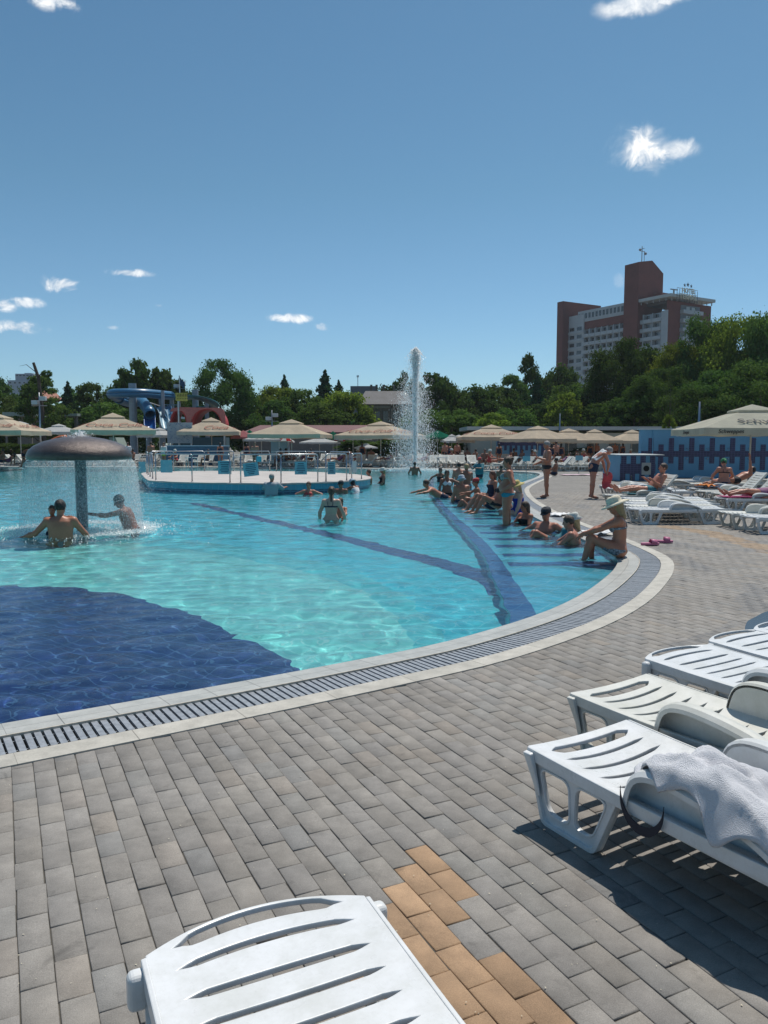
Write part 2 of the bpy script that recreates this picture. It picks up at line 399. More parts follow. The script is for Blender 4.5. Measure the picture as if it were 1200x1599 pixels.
# navy tile line just under the water's edge
def wallstrip(name, L, z0, z1, material, kind='structure', off=0):
    n = len(L); V = []; F = []; U = []
    for i in range(n): V += [(L[i][0], L[i][1], z0), (L[i][0], L[i][1], z1)]
    for i in range(n):
        j = (i+1) % n; F.append((2*i, 2*j, 2*j+1, 2*i+1)); U += [(arc[i], z0), (arc[i+1], z0), (arc[i+1], z1), (arc[i], z1)]
    me = bpy.data.meshes.new(name); me.from_pydata(V, [], F); uv = me.uv_layers.new(name='UVMap')
    for l, c in zip(uv.data, U): l.uv = c
    return structure(name, me, material)
DEPTH = .9
mnavy = tile_strip_mat('navy_tile', (.012,.035,.16), (.016,.045,.19), (.10,.16,.30), .125, .125, .0035, rough=.25, dirt=.1)
mturq = tile_strip_mat('turquoise_tile', (.16,.62,.66), (.13,.56,.61), (.5,.75,.75), .125, .125, .003, rough=.3, dirt=.1)
wallstrip('pool_wall_band', offset_loop(POOL, .001), -.11, -.014, mnavy)
wallstrip('pool_wall', offset_loop(POOL, .001), -DEPTH-.2, -.112, mturq)
# ------------------------------------------------------------ pool floor, seen through the water
def under(u, v, z):
    """point at height z under water seen at photo pixel (u, v)"""
    p = pix(u, v, WL); d = (p-Vector((0, 0, HC))).normalized(); eta = 1/1.333; c = -d.z
    k = math.sqrt(1-eta*eta*(1-c*c)); r = d*eta+Vector((0, 0, 1))*(eta*c-k); t = (z-p.z)/r.z
    return p+r*t
ZF = WL-DEPTH
def wavy(L, amp, seed=0):
    r = random.Random(seed); ph = [r.uniform(0, 6.28) for _ in range(4)]; out = []
    for i, p in enumerate(L):
        out.append((p[0]+amp*(math.sin(i*.9+ph[0])+.6*math.sin(i*2.1+ph[1])), p[1]+amp*(math.sin(i*1.1+ph[2])+.5*math.sin(i*2.7+ph[3]))))
    return out
def plate(name, L, z, material, kind='structure'):
    me = curve_mesh([L], 0.0); me.transform(Matrix.Translation((0, 0, z)))
    o = obj(name, me, material, kind=kind); return o
def floor_tile(name, c1, c2, mortar, ms=.006):
    m = bpy.data.materials.new(name); m.use_nodes = True; t = m.node_tree; t.nodes.clear(); q = NT(t)
    b = q.n('ShaderNodeBsdfPrincipled'); o = q.n('ShaderNodeOutputMaterial'); t.links.new(b.outputs[0], o.inputs[0])
    tc = q.n('ShaderNodeTexCoord').outputs['Object']
    mp = q.n('ShaderNodeMapping', ins={'Vector': tc, 'Rotation': (0, 0, R(33))})
    br = q.n('ShaderNodeTexBrick', offset=0, ins={'Vector': mp.outputs[0], 'Color1': (*c1, 1), 'Color2': (*c2, 1), 'Mortar': (*mortar, 1), 'Scale': 1, 'Mortar Size': ms, 'Brick Width': .25, 'Row Height': .125})
    t.links.new(q.mix(1.0, br.outputs[0], q.ramp(q.noise(tc, 1.2, 3), [(.3, .9), (.7, 1.05)]), 'MULTIPLY'), b.inputs['Base Color']); b.inputs['Roughness'].default_value = .35
    return m
mfloor = floor_tile('pool_floor_tile', (.06,.60,.70), (.05,.56,.66), (.2,.68,.75))
mlight = floor_tile('pale_floor_tile', (.25,.74,.70), (.22,.70,.66), (.40,.80,.76))
mnavyf = floor_tile('navy_floor_tile', (.008,.025,.13), (.012,.032,.16), (.07,.14,.30), .006)
mshelf = floor_tile('shelf_tile', (.08,.50,.66), (.07,.46,.62), (.25,.6,.72))
pool_in = offset_loop(POOL, .06)
plate('pool_floor', [tuple(p) for p in pool_in], ZF, mfloor)
def shore(i0, i1):      # stretch of the outline between two y-ordered indices, by control point number
    return None
# the paler floor near the camera, its far border an arc
pale = [under(u, v, ZF)[:2] for u, v in ((-330,775),(-100,808),(60,832),(180,845),(300,860),(400,876),(480,893),(545,915),(600,945),(640,985),(655,1012),(640,1060))]
pale = [tuple(p) for p in catmull(pale, .4)]+[(-.6,4.9),(-2.3,3.9),(-4.5,2.6),(-8,1.2),(-14,2.6)]
def inside_pool(L):     # push points that fall outside the pool back to its wall
    out = []
    W = offset_loop(POOL, .05)
    for p in L:
        p = np.array(p[:2], float)
        if not inpoly(np.array([p[0]]), np.array([p[1]]), W)[0]:
            # nearest wall point
            d = np.hypot(W[:, 0]-p[0], W[:, 1]-p[1]); p = W[d.argmin()]
        if not out or math.hypot(out[-1][0]-p[0], out[-1][1]-p[1]) > .02: out.append((float(p[0]), float(p[1])))
    return out
def densify(L, step=.3):
    out = []
    for a, b in zip(L, L[1:]+L[:1]):
        m = max(1, int(math.hypot(b[0]-a[0], b[1]-a[1])/step))
        out += [(a[0]+(b[0]-a[0])*k/m, a[1]+(b[1]-a[1])*k/m) for k in range(m)]
    return out
mpale2 = floor_tile('pale_floor_tile_edge', (.11,.61,.64), (.10,.57,.60), (.26,.69,.70))
pe = [under(u, v, ZF)[:2] for u, v in ((-330,765),(-100,797),(60,820),(180,830),(300,843),(400,858),(490,876),(565,897),(625,926),(668,965),(690,990),(690,1060))]
plate('pale_floor_edge', inside_pool(densify([tuple(p) for p in catmull(pe, .4)]+[(-.6,4.9),(-2.3,3.9),(-4.5,2.6),(-8,1.2),(-14,2.6)])), ZF+.002, mpale2)
plate('pale_floor', inside_pool(densify(pale)), ZF+.004, mlight)
navy = [under(u, v, ZF)[:2] for u, v in ((-250,900),(-60,915),(60,916),(130,920),(200,931),(240,940),(310,965),(370,990),(410,1010),(446,1035),(470,1047),(480,1075))]
navy = [tuple(p) for p in catmull(navy, .12)]
n_ = len(navy); navy = wavy(navy, .018, 3)+[(-.9,4.7),(-2.3,3.9),(-4.5,2.6),(-6,2.2)]
plate('navy_floor', inside_pool(densify(navy, .2)), ZF+.008, mnavyf)
def stripe(name, pts, widths, z, material):
    P = [np.array(under(u, v, z-.0)[:2]) for u, v in pts]; P2 = catmull(P, .25); W = np.interp(np.linspace(0, 1, len(P2)), np.linspace(0, 1, len(widths)), widths)
    L = []; Rr = []
    for i in range(len(P2)):
        d = P2[min(i+1, len(P2)-1)]-P2[max(i-1, 0)]; d /= np.linalg.norm(d); nn = np.array([-d[1], d[0]])*W[i]/2
        L.append(P2[i]+nn); Rr.append(P2[i]-nn)
    plate(name, [(float(p[0]), float(p[1])) for p in L+Rr[::-1]], z, material)
stripe('lane_line', [(300,785),(360,799),(420,813),(520,836),(620,862),(700,882),(770,905),(800,930)], [.30,.32,.34,.36,.40,.5,.6], ZF+.012, mnavyf)
# shallow shelf along the right shore with dark cross bands
ZS = WL-.35
edge = [under(u, v, ZS)[:2] for u, v in ((676,745),(672,762),(680,780),(700,805),(725,830),(752,862),(768,895),(786,935),(800,975),(806,1000))]
edge = [tuple(float(c) for c in p) for p in catmull(edge, .2)]
rest = [(1.5,7.3),(2.1,8.2),(2.7,9.3),(3.2,10.3),(3.45,11.2),(3.5,12.7),(3.48,14),(3.44,17),(3.55,19.2),(3.7,21.9),(4.1,25.1),(4.7,28.4),(4.9,29.2)]
shelf = edge+rest
sh_in = inside_pool(densify(shelf, .25))
me = curve_mesh([sh_in], .05); me.transform(Matrix.Translation((0, 0, ZS-.05-.0))); structure('shelf', me, mshelf)
ew = MB()
for a, b in zip(edge, edge[1:]): ew.add([(a[0],a[1],ZF),(b[0],b[1],ZF),(b[0],b[1],ZS-.02),(a[0],a[1],ZS-.02)], [(0,1,2,3)])
mstep = floor_tile('step_navy_tile', (.015,.09,.27), (.02,.11,.31), (.07,.2,.4)); structure('shelf_wall', ew.mesh('shelf_wall'), mfloor)
# navy nosing along the shelf edge, wider at the near end
E2 = np.array(edge); Wd = np.interp(np.linspace(0, 1, len(E2)), [0, .35, .6, .85, 1], [.12, .13, .16, .22, .30])
d = np.gradient(E2, axis=0); d /= np.linalg.norm(d, axis=1)[:, None]; left = E2+np.stack([-d[:, 1], d[:, 0]], 1)*Wd[:, None]
plate('shelf_nosing', [tuple(map(float, p)) for p in E2]+[tuple(map(float, p)) for p in left[::-1]], ZS+.004, mstep)
ys = [v for v in (777,784,792,800,810,821,832,842,853,867,881)]
for k, v in enumerate(ys):
    a = under(900, v, ZS); y = a[1]; w = .30 if k % 2 else .38
    xl = float(np.interp(y, [p[1] for p in edge][::-1], [p[0] for p in edge][::-1]))+.3; xr = float(np.interp(y, [10.3,11.2,12.6,14,17.2,19.2,21.9,25.1,28.6], [3.1,3.38,3.43,3.42,3.38,3.45,3.62,4.0,4.6]))
    if xr-xl < .3: continue
    plate('bench_band', wavy(densify([(xl,y-w/2),(xr,y-w/2+.05),(xr,y+w/2+.05),(xl,y+w/2)], .25), .012, k), ZS+.008, mstep)
# ------------------------------------------------------------ water surface: real ripples, refraction and focused sunlight (caustics) on the floor
def wave(X, Y):
    z = 0*X; r = np.random.default_rng(5)
    for k in range(60):
        lam = np.exp(r.uniform(np.log(.11), np.log(1.05))); a = r.normal(1.2, .9); kk = 2*np.pi/lam
        z += .0018*lam**.85*np.sin(kk*(X*np.cos(a)+Y*np.sin(a))+r.uniform(0, 6.28)+.8*np.sin(X*r.uniform(.2, .9)+Y*r.uniform(.2, .9)))
    m = 1+.5*np.sin(X*.31+1.2*np.sin(Y*.17))*np.cos(Y*.23)
    d = np.hypot(X+5.82, Y-15.0); z = z*m+.016*np.exp(-np.abs(d-1.2)/1.1)*np.sin(d*9.5)*(1+.4*np.sin(5*np.arctan2(Y-15, X+5.8)))
    d = np.hypot(X-1.95, Y-48.1); return z+.03*np.exp(-d/2.2)*np.sin(d*6)
def water_mesh():
    us = np.arange(-.98, .66, .0045); ys = [0.8]
    while ys[-1] < 55.6: ys.append(ys[-1]+.0048*(ys[-1]+2.5))
    U, Y = np.meshgrid(us, ys, indexing='ij'); X = U*(Y+2.5); W = offset_loop(POOL, .14)
    ins = inpoly(X, Y, W) & ~inpoly(X, Y, [(-8.5,30),(-6.5,28),(-3.9,27.4),(-2.2,28.2),(-1.6,30.0),(-1.9,32.5),(-4.2,36.4),(-8,37),(-9.6,34.5)])
    idx = -np.ones(X.shape, int); idx[ins] = np.arange(ins.sum())
    V = np.stack([X[ins], Y[ins], WL+wave(X[ins], Y[ins])], 1)
    q = ins[:-1,:-1]&ins[1:,:-1]&ins[1:,1:]&ins[:-1,1:]
    F = np.stack([idx[:-1,:-1][q], idx[1:,:-1][q], idx[1:,1:][q], idx[:-1,1:][q]], 1)
    me = bpy.data.meshes.new('water'); me.vertices.add(len(V)); me.vertices.foreach_set('co', V.ravel()); me.loops.add(F.size); me.loops.foreach_set('vertex_index', F.ravel())
    me.polygons.add(len(F)); me.polygons.foreach_set('loop_start', np.arange(len(F))*4); me.polygons.foreach_set('use_smooth', np.ones(len(F), bool)); me.update(calc_edges=True); return me
def water_mat():
    m = bpy.data.materials.new('water'); m.use_nodes = True; t = m.node_tree; t.nodes.clear(); q = NT(t)
    o = q.n('ShaderNodeOutputMaterial')
    rf = q.n('ShaderNodeBsdfRefraction', ins={'Color': (.88,.99,1,1), 'Roughness': 0, 'IOR': 1.333}); gl = q.n('ShaderNodeBsdfGlossy', ins={'Roughness': .02, 'Color': (.9,.93,.96,1)})
    fr = q.n('ShaderNodeFresnel', ins={'IOR': 1.333}); tc = q.n('ShaderNodeTexCoord').outputs['Object']
    bp = q.n('ShaderNodeBump', ins={'Strength': .55, 'Height': q.noise(tc, 9, 4, .6, dist=.4), 'Distance': .02}); t.links.new(bp.outputs[0], gl.inputs['Normal'])
    mx = q.n('ShaderNodeMixShader', ins={0: fr.outputs[0]}); t.links.new(rf.outputs[0], mx.inputs[1]); t.links.new(gl.outputs[0], mx.inputs[2]); t.links.new(mx.outputs[0], o.inputs[0])
    return m
wm = water_mat()
WATER = structure('water', water_mesh(), wm)
WATER.cycles.is_caustics_caster = True; sun.cycles.is_caustics_light = True; scene.cycles.caustics_refractive = True
# ------------------------------------------------------------ sun loungers
def plastic(name, col, rough=.28, bump=.06):
    m = bpy.data.materials.new(name); m.use_nodes = True; t = m.node_tree; t.nodes.clear(); q = NT(t)
    b = q.n('ShaderNodeBsdfPrincipled'); o = q.n('ShaderNodeOutputMaterial'); t.links.new(b.outputs[0], o.inputs[0])
    tc = q.n('ShaderNodeTexCoord').outputs['Object']
    f = q.ramp(q.noise(tc, 5, 6, .7), [(.38, 1), (.72, .0)]); f2 = q.ramp(q.noise(tc, 60, 3, .7), [(.5, 0), (.75, 1)])
    c = q.mix(f, tuple(x*.80 for x in col[:2])+(col[2]*.76,), col); c = q.mix(q.math('MULTIPLY', f2, .12), c, (.35, .33, .3))
    t.links.new(c, b.inputs['Base Color'])
    t.links.new(q.math('MULTIPLY_ADD', q.noise(tc, 12, 4), .25, rough-.1), b.inputs['Roughness'])
    bp = q.n('ShaderNodeBump', ins={'Strength': bump, 'Height': q.noise(tc, 420, 2, .5), 'Distance': .002}); t.links.new(bp.outputs[0], b.inputs['Normal'])
    b.inputs['Subsurface Weight'].default_value = 0
    return m
WHITE = plastic('white_plastic', (.72, .725, .73)); IVORY = plastic('aged_white_plastic', (.66, .65, .60), .35)
HW = .315
def deck_mesh(name, y0, y1, slots, zc, bow=0.0, sag=None, th=.018, NX=26):
    """slatted sheet from y0 to y1; slots = [(y, half width across, half opening)]; zc(y) the height of its edge"""
    bm = bmesh.new()
    ys = []                         # boundaries
    xs = [HW*(-1+2*i/NX) for i in range(NX+1)]
    def Z(x, y): return zc(y)-(sag(y)*(1-(x/HW)**2) if sag else 0)
    def Yb(x, y): return y-bow*(1-(x/HW)**2)*max(0, 1-(y-y0)/.22)
    def opening(sl, x):
        yc, hl, ho = sl; a = abs(x)/hl
        return 0 if a >= 1 else ho*min(1, (1-a)*6)**.6
    edges_lo = [[y0]*(NX+1)]; rows = []
    prev = [y0]*(NX+1)
    segs = []
    for sl in slots:
        lo = [sl[0]-opening(sl, x) for x in xs]; hi = [sl[0]+opening(sl, x) for x in xs]
        segs.append((prev, lo)); prev = hi
    segs.append((prev, [y1]*(NX+1)))
    for (a, b) in segs:
        K = max(1, int((max(b)-min(a))/.06))
        grid = []
        for k in range(K+1):
            t = k/K; grid.append([(x, Yb(x, ya+(yb-ya)*t), Z(x, ya+(yb-ya)*t)) for x, ya, yb in zip(xs, a, b)])
        top = [[bm.verts.new(p) for p in r] for r in grid]; bot = [[bm.verts.new((p[0], p[1], p[2]-th)) for p in r] for r in grid]
        for k in range(K):
            for i in range(NX):
                bm.faces.new((top[k][i], top[k][i+1], top[k+1][i+1], top[k+1][i])); bm.faces.new((bot[k][i], bot[k+1][i], bot[k+1][i+1], bot[k][i+1]))
            bm.faces.new((top[k][0], top[k+1][0], bot[k+1][0], bot[k][0])); bm.faces.new((top[k][-1], bot[k][-1], bot[k+1][-1], top[k+1][-1]))
        def wall(rt, rb, flip, openf):
            for i in range(NX):
                if not openf(i): continue
                f = (rt[i], rb[i], rb[i+1], rt[i+1]); bm.faces.new(f[::-1] if flip else f)
        idx = segs.index((a, b))
        o0 = (lambda i: True) if idx == 0 else (lambda i, s=slots[idx-1]: max(opening(s, xs[i]), opening(s, xs[i+1])) > 0)
        o1 = (lambda i: True) if idx == len(segs)-1 else (lambda i, s=slots[idx]: max(opening(s, xs[i]), opening(s, xs[i+1])) > 0)
        wall(top[0], bot[0], False, o0); wall(top[-1], bot[-1], True, o1)
    bmesh.ops.remove_doubles(bm, verts=bm.verts, dist=1e-5)
    # turned-down skirt along the long sides
    for sx in (-1, 1):
        n = 12; prevv = None
        for k in range(n+1):
            y = y0+.01+(y1-y0-.01)*k/n; z = zc(y)
            v = [bm.verts.new((sx*(HW-.002), y, z+.0025)), bm.verts.new((sx*(HW+.013), y, z+.0005)), bm.verts.new((sx*(HW+.013), y, z-.052)), bm.verts.new((sx*(HW+.003), y, z-.052)), bm.verts.new((sx*(HW-.002), y, z-.02))]
            if prevv:
                for j in range(5):
                    f = (prevv[j], prevv[(j+1) % 5], v[(j+1) % 5], v[j]); bm.faces.new(f if sx > 0 else f[::-1])
            else: bm.faces.new(v if sx < 0 else v[::-1])
            prevv = v
        bm.faces.new(prevv if sx > 0 else prevv[::-1])
    me = bpy.data.meshes.new(name); bm.normal_update(); bm.to_mesh(me); bm.free(); return me
def leg_mesh(y0, y1, top=.285, b0=.09, b1=.12):
    """side frame: a trapezoid plate with two rounded holes and a raised rim; lies in the YZ plane"""
    out = roundpoly([(y0, top), (y0+b0, .0), (y1-b1, .0), (y1, top)], .03)
    ym = (y0+y1)/2; f = lambda y, z: y
    def side(z, s): return (y0+b0*(1-z/top)) if s < 0 else (y1-b1*(1-z/top))
    h1 = roundpoly([(side(.235,-1)+.048, .235), (side(.05,-1)+.045, .055), (ym-.012, .055), (ym-.022, .235)], .045, 6)
    h2 = roundpoly([(ym+.022, .235), (ym+.012, .055), (side(.05,1)-.045, .055), (side(.235,1)-.048, .235)], .045, 6)
    plate_ = curve_mesh([out, h1, h2], .0045, .002)
    inner = roundpoly([(y0+.012, top-.001), (y0+b0+.012, .014), (y1-b1-.012, .014), (y1-.012, top-.001)], .03)
    rim = curve_mesh([out, inner], .021, .0015)
    bm = bmesh.new(); bm.from_mesh(plate_); bm.from_mesh(rim)
    for h in (h1, h2):
        c = Vector((sum(p[0] for p in h)/len(h), sum(p[1] for p in h)/len(h)))
        o2 = [(p[0]+(c.x-p[0])*-.07, p[1]+(c.y-p[1])*-.07) for p in h]; r = curve_mesh([o2, h], .011, .001); bm.from_mesh(r)
    M = Matrix(((0, 0, 1, 0), (1, 0, 0, 0), (0, 1, 0, 0), (0, 0, 0, 1)))     # (x,y,z)->(z, x, y)
    bmesh.ops.transform(bm, matrix=M, verts=bm.verts)
    me = bpy.data.meshes.new('leg'); bm.to_mesh(me); bm.free(); return me
def arm_mesh(sx, dy=0):
    """armrest: an arched wall with a wide rounded flange that overhangs outwards"""
    arch = [(.53,.275),(.545,.34),(.57,.392),(.62,.424),(.69,.436),(.78,.434),(.90,.420),(1.02,.396),(1.12,.362),(1.20,.315),(1.24,.28)]
    A = [tuple(p) for p in catmull(arch, .02)]
    m = MB(); x0 = HW-.062; w = .085; t = .005
    V = []; n = len(A)
    for i, (y, z) in enumerate(A):
        a = A[max(i-1, 0)]; b = A[min(i+1, n-1)]; d = Vector((b[0]-a[0], b[1]-a[1])).normalized(); nn = Vector((-d.y, d.x))
        P = []
        for (x, off) in ((0, -.0), (.012, .010), (.035, .013), (.065, .010), (w, -.006), (w, -.026), (w-.005, -.026), (w-.006, -.010), (.055, .002), (.01, .001), (0, -.012)):
            P.append((sx*(x0+x), y+nn.x*off, z+nn.y*off))
        V += P
    k = 11; F = []
    for i in range(n-1):
        for j in range(k):
            j2 = (j+1) % k; f = (i*k+j, (i+1)*k+j, (i+1)*k+j2, i*k+j2); F.append(f if sx > 0 else f[::-1])
    m.add(V, F)
    m.add(V[:k], [tuple(range(k))]); m.add(V[-k:], [tuple(range(k))[::-1]])
    # wall below the arch
    lower = [(1.24,.235),(1.0,.225),(.75,.225),(.53,.235)]
    poly = A+lower
    for xx, fl in ((sx*(x0+.0), sx > 0), (sx*(x0+.006), sx < 0)):
        pass
    W = curve_mesh([poly], .0035); bm = bmesh.new(); bm.from_mesh(W)
    bmesh.ops.transform(bm, matrix=Matrix.Translation((sx*(x0+.0035), 0, 0))@Matrix(((0,0,1,0),(1,0,0,0),(0,1,0,0),(0,0,0,1))), verts=bm.verts)
    me0 = m.mesh('a'); bm.from_mesh(me0); me = bpy.data.meshes.new('armrest'); bm.to_mesh(me); bm.free()
    me.transform(Matrix.Translation((0, dy, 0))); return me
def slots_seat(kind, y1):
    L = []
    if kind == 'sag': L.append((.075, .235, .028)); y = .165
    else: L.append((.030, .225, .021)); y = .105
    while y < y1-.04:
        hl = .235 if y < .62 else .15
        L.append((y, hl, .010 if y < .62 else .013)); y += .094
    return L
HINGE = 1.24
def make_lounger(kind, angle, material, label, hi=True):
    r = thing('sun_lounger', label, 'sun lounger', (0, 0, 0))
    zc = (lambda y: .312-.012*math.sin(PI*min(1, y/HINGE)))
    sag = (lambda y: .055*math.sin(PI*min(1, max(0, (y+.02)/1.3)))**.5) if kind == 'sag' else (lambda y: .006)
    s = obj('seat', deck_mesh('seat', 0, HINGE-.01, slots_seat(kind, HINGE), zc, 0 if kind == 'sag' else .10, sag), material, r)
    a = R(angle); L = .72
    bs = [(y, .225, .011) for y in np.arange(HINGE+.08, HINGE+L-.05, .085)]
    bm_ = deck_mesh('backrest', HINGE+.004, HINGE+L, bs, lambda y: .312, 0, lambda y: .02)
    bm_.transform(Matrix.Translation((0, HINGE, .30))@Matrix.Rotation(a, 4, 'X')@Matrix.Translation((0, -HINGE, -.30)))
    b = obj('backrest', bm_, material, r)
    for sx in (-1, 1):
        for yy, lab in (((0.015, .53), 'front'), ((1.28, 1.90), 'rear')):
            me = leg_mesh(yy[0], yy[1]) if lab == 'front' else leg_mesh(yy[0], yy[1], .262, .1, .13)
            me.transform(Matrix.Translation((sx*(HW-.012), 0, 0)))
            l = obj('leg', me, material, r)
            if hi: pass
        am = obj('armrest', arm_mesh(sx, 0.02 if kind == 'sag' else .13), material, r)
        if kind != 'sag':          # moulded corner cap at the foot end
            k = MB(); k.box((sx*HW-.0, .012, .20), (sx*(HW+.052), .062, .300)) if sx > 0 else k.box((sx*(HW+.052), .012, .20), (sx*HW, .062, .300))
            kb = k.build('corner_cap', material, r); bevel(kb, .018, 4)
        else:
            k = MB(); k.add([(sx*(HW+.014), .008, .30), (sx*(HW+.014), .055, .30), (sx*(HW+.042), .012, .298), (sx*(HW+.038), .055, .298), (sx*(HW+.012), .075, .12), (sx*(HW+.012), .10, .12)],
                            [(0,1,3,2), (0,2,4), (2,3,5,4), (1,5,3)] if sx < 0 else [(0,2,3,1), (0,4,2), (2,4,5,3), (1,3,5)])
            kb = k.build('corner_cap', material, r); bevel(kb, .006, 2)
    rail = MB(); rail.box((-HW+.01, .50, .235), (-HW+.03, 1.9, .27)); rail.box((HW-.03, .50, .235), (HW-.01, 1.9, .27)); rail.box((-HW+.03, .5, .24), (HW-.03, .53, .27)); rail.box((-HW+.03, 1.26, .235), (HW-.03, 1.29, .265)); rail.box((-HW+.03, 1.86, .235), (HW-.03, 1.89, .265))
    if angle > 5:
        e = Vector((0, HINGE, .30))+Vector((0, math.cos(a)*.5, math.sin(a)*.5))
        for sx in (-1, 1): rail.tube([(sx*.27, e.y, e.z), (sx*.27, min(1.88, e.y+.22), .26)], .011, 8)
    rl = rail.build('under_frame', material, r)
    for o in r.children:
        if o.name.startswith(('seat', 'backrest')): bevel(o, .0035, 2, 40)
    return r
def head_rz(D): return math.atan2(-D[0], D[1])
def place(root, A, ang, label, group=None, corner='L', new=True, wid=2*HW+.03):
    """A: front-left corner as seen from the foot end's outside, ang: direction of the foot edge (degrees); the bed runs 90 degrees clockwise of it"""
    W = Vector((math.cos(R(ang)), math.sin(R(ang)), 0)); D = Vector((W.y, -W.x, 0)); c = Vector((A[0], A[1], 0))+W*(wid/2)
    o = dup(root, c, head_rz(D), label, group) if new else root
    if not new: o.location = c; o.rotation_euler = (0, 0, head_rz(D)); o['label'] = label; o['group'] = group
    return o
L_SAG = make_lounger('sag', 42, WHITE, 'white lounger')
L_FLAT = make_lounger('flat', 0, WHITE, 'white lounger')
L_SAGF = make_lounger('sag', 0, IVORY, 'white lounger')
L_UP = make_lounger('flat', 48, IVORY, 'white lounger')
NEARG = 'white loungers set side by side at the right of the paving'
place(L_SAG, (.626, 3.30), 31, 'white slatted lounger with a white towel bunched on its armrest', NEARG, new=False)
place(L_SAGF, (.99, 4.03), 33, 'white slatted lounger directly behind the one with the towel', NEARG, new=False)
place(L_FLAT, (-.64, 1.895), 25.5, 'white lounger foot end cut off by the bottom of the photo', None, new=False)
l3 = place(L_FLAT, (1.62, 4.70), 31, 'white lounger with a bowed foot end, third from the towel along its row', NEARG)
l4 = place(L_FLAT, (2.20, 5.13), 31, 'white lounger with a bowed foot end, fourth from the towel along its row', NEARG)
l5 = place(L_FLAT, (2.66, 5.45), 31, 'white lounger with only its bowed foot showing at the right edge by the puddle', NEARG)
# row lying parallel to the picture, beyond the puddles
ROW = 'white loungers in the close set row beyond the pink sandals'
ords = ['first', 'second', 'third', 'fourth', 'fifth', 'sixth', 'seventh', 'eighth', 'ninth', 'tenth', 'eleventh', 'twelfth', 'thirteenth', 'fourteenth', 'fifteenth', 'sixteenth', 'seventeenth', 'eighteenth', 'nineteenth', 'twentieth']
def lay(root, x, y, deg, label, group):          # foot end centre, direction the bed runs
    D = Vector((math.cos(R(deg)), math.sin(R(deg)), 0)); return dup(root, (x, y, 0), head_rz(D), label, group)
for k in range(5):
    lay(L_SAGF if k % 2 else L_FLAT, 5.12+.20*k+random.uniform(-.03, .03), 15.85+.74*k, 3+random.uniform(-1, 1), ['nearest flat white lounger of the close set row beyond the pink sandals', 'second nearest flat lounger of the row beyond the pink sandals', 'middle lounger of the five flat ones beyond the pink sandals', 'fourth flat lounger back in the row beyond the pink sandals', 'flat white lounger just in front of the man with the phone'][k], ROW)
L_UP.location = (5.85, 20.1, 0); L_UP.rotation_euler = (0, 0, head_rz((math.cos(R(3)), math.sin(R(3))))); L_UP['label'] = 'white lounger with raised back under the man looking at his phone'; L_UP['group'] = ROW; MANL = L_UP
for k in range(3):
    lay(L_SAGF if k % 2 else L_FLAT, 6.75+.1*k, 22.9+.76*k, 2, 'flat white lounger behind the man with the phone, '+['nearest to him', 'second of three', 'farthest of three'][k], 'flat loungers behind the man with the phone')
BENDL = lay(L_FLAT, 6.75, 21.7, 4, 'flat white lounger the bending man leans his hand on', None)
lay(L_SAGF, 8.9, 25.6, 4, 'flat white lounger at the foot of the small tiled box', None)
RG = 'loungers cut off by the right edge'
lay(L_FLAT, 6.75, 14.2, -2, 'white lounger at the right edge, nearer of the cut off pair', RG); lay(L_SAGF, 6.65, 14.98, -2, 'white lounger at the right edge, farther of the cut off pair', RG)
lay(L_FLAT, 10.8, 28.2, 1, 'flat white lounger in front of the tiled wall, left of the green capped woman', None)
NAVL = lay(L_FLAT, 9.25, 22.9, 0, 'white lounger under the seated woman with the green headscarf', None)
UG = 'loungers with raised backs below the big white parasol'
lay(L_UP, 8.95, 21.7, 0, 'raised back lounger nearest the parasol pole, upright at the right edge', UG); lay(L_UP, 9.0, 20.75, 0, 'raised back lounger in the middle below the big white parasol', UG)
LEGL = lay(L_FLAT, 8.3, 18.95, 0, 'white lounger under the sunbather whose legs only are in view', None); lay(L_SAGF, 8.8, 19.8, 0, 'flat lounger behind the sunbather at the right edge', None)
lay(L_UP, 11.9, 26.2, 0, 'grey shaded lounger with raised back behind the parasol pole', UG)
lay(L_SAGF, 8.75, 17.0, -2, 'grey white lounger in front of the sunbather at the right edge', None)
# far rows: low loungers over the water
FARS = []
def far(x, y, deg, up, text, group):
    FARS.append(lay(L_UP if up else L_FLAT, x, y, deg, text, group))
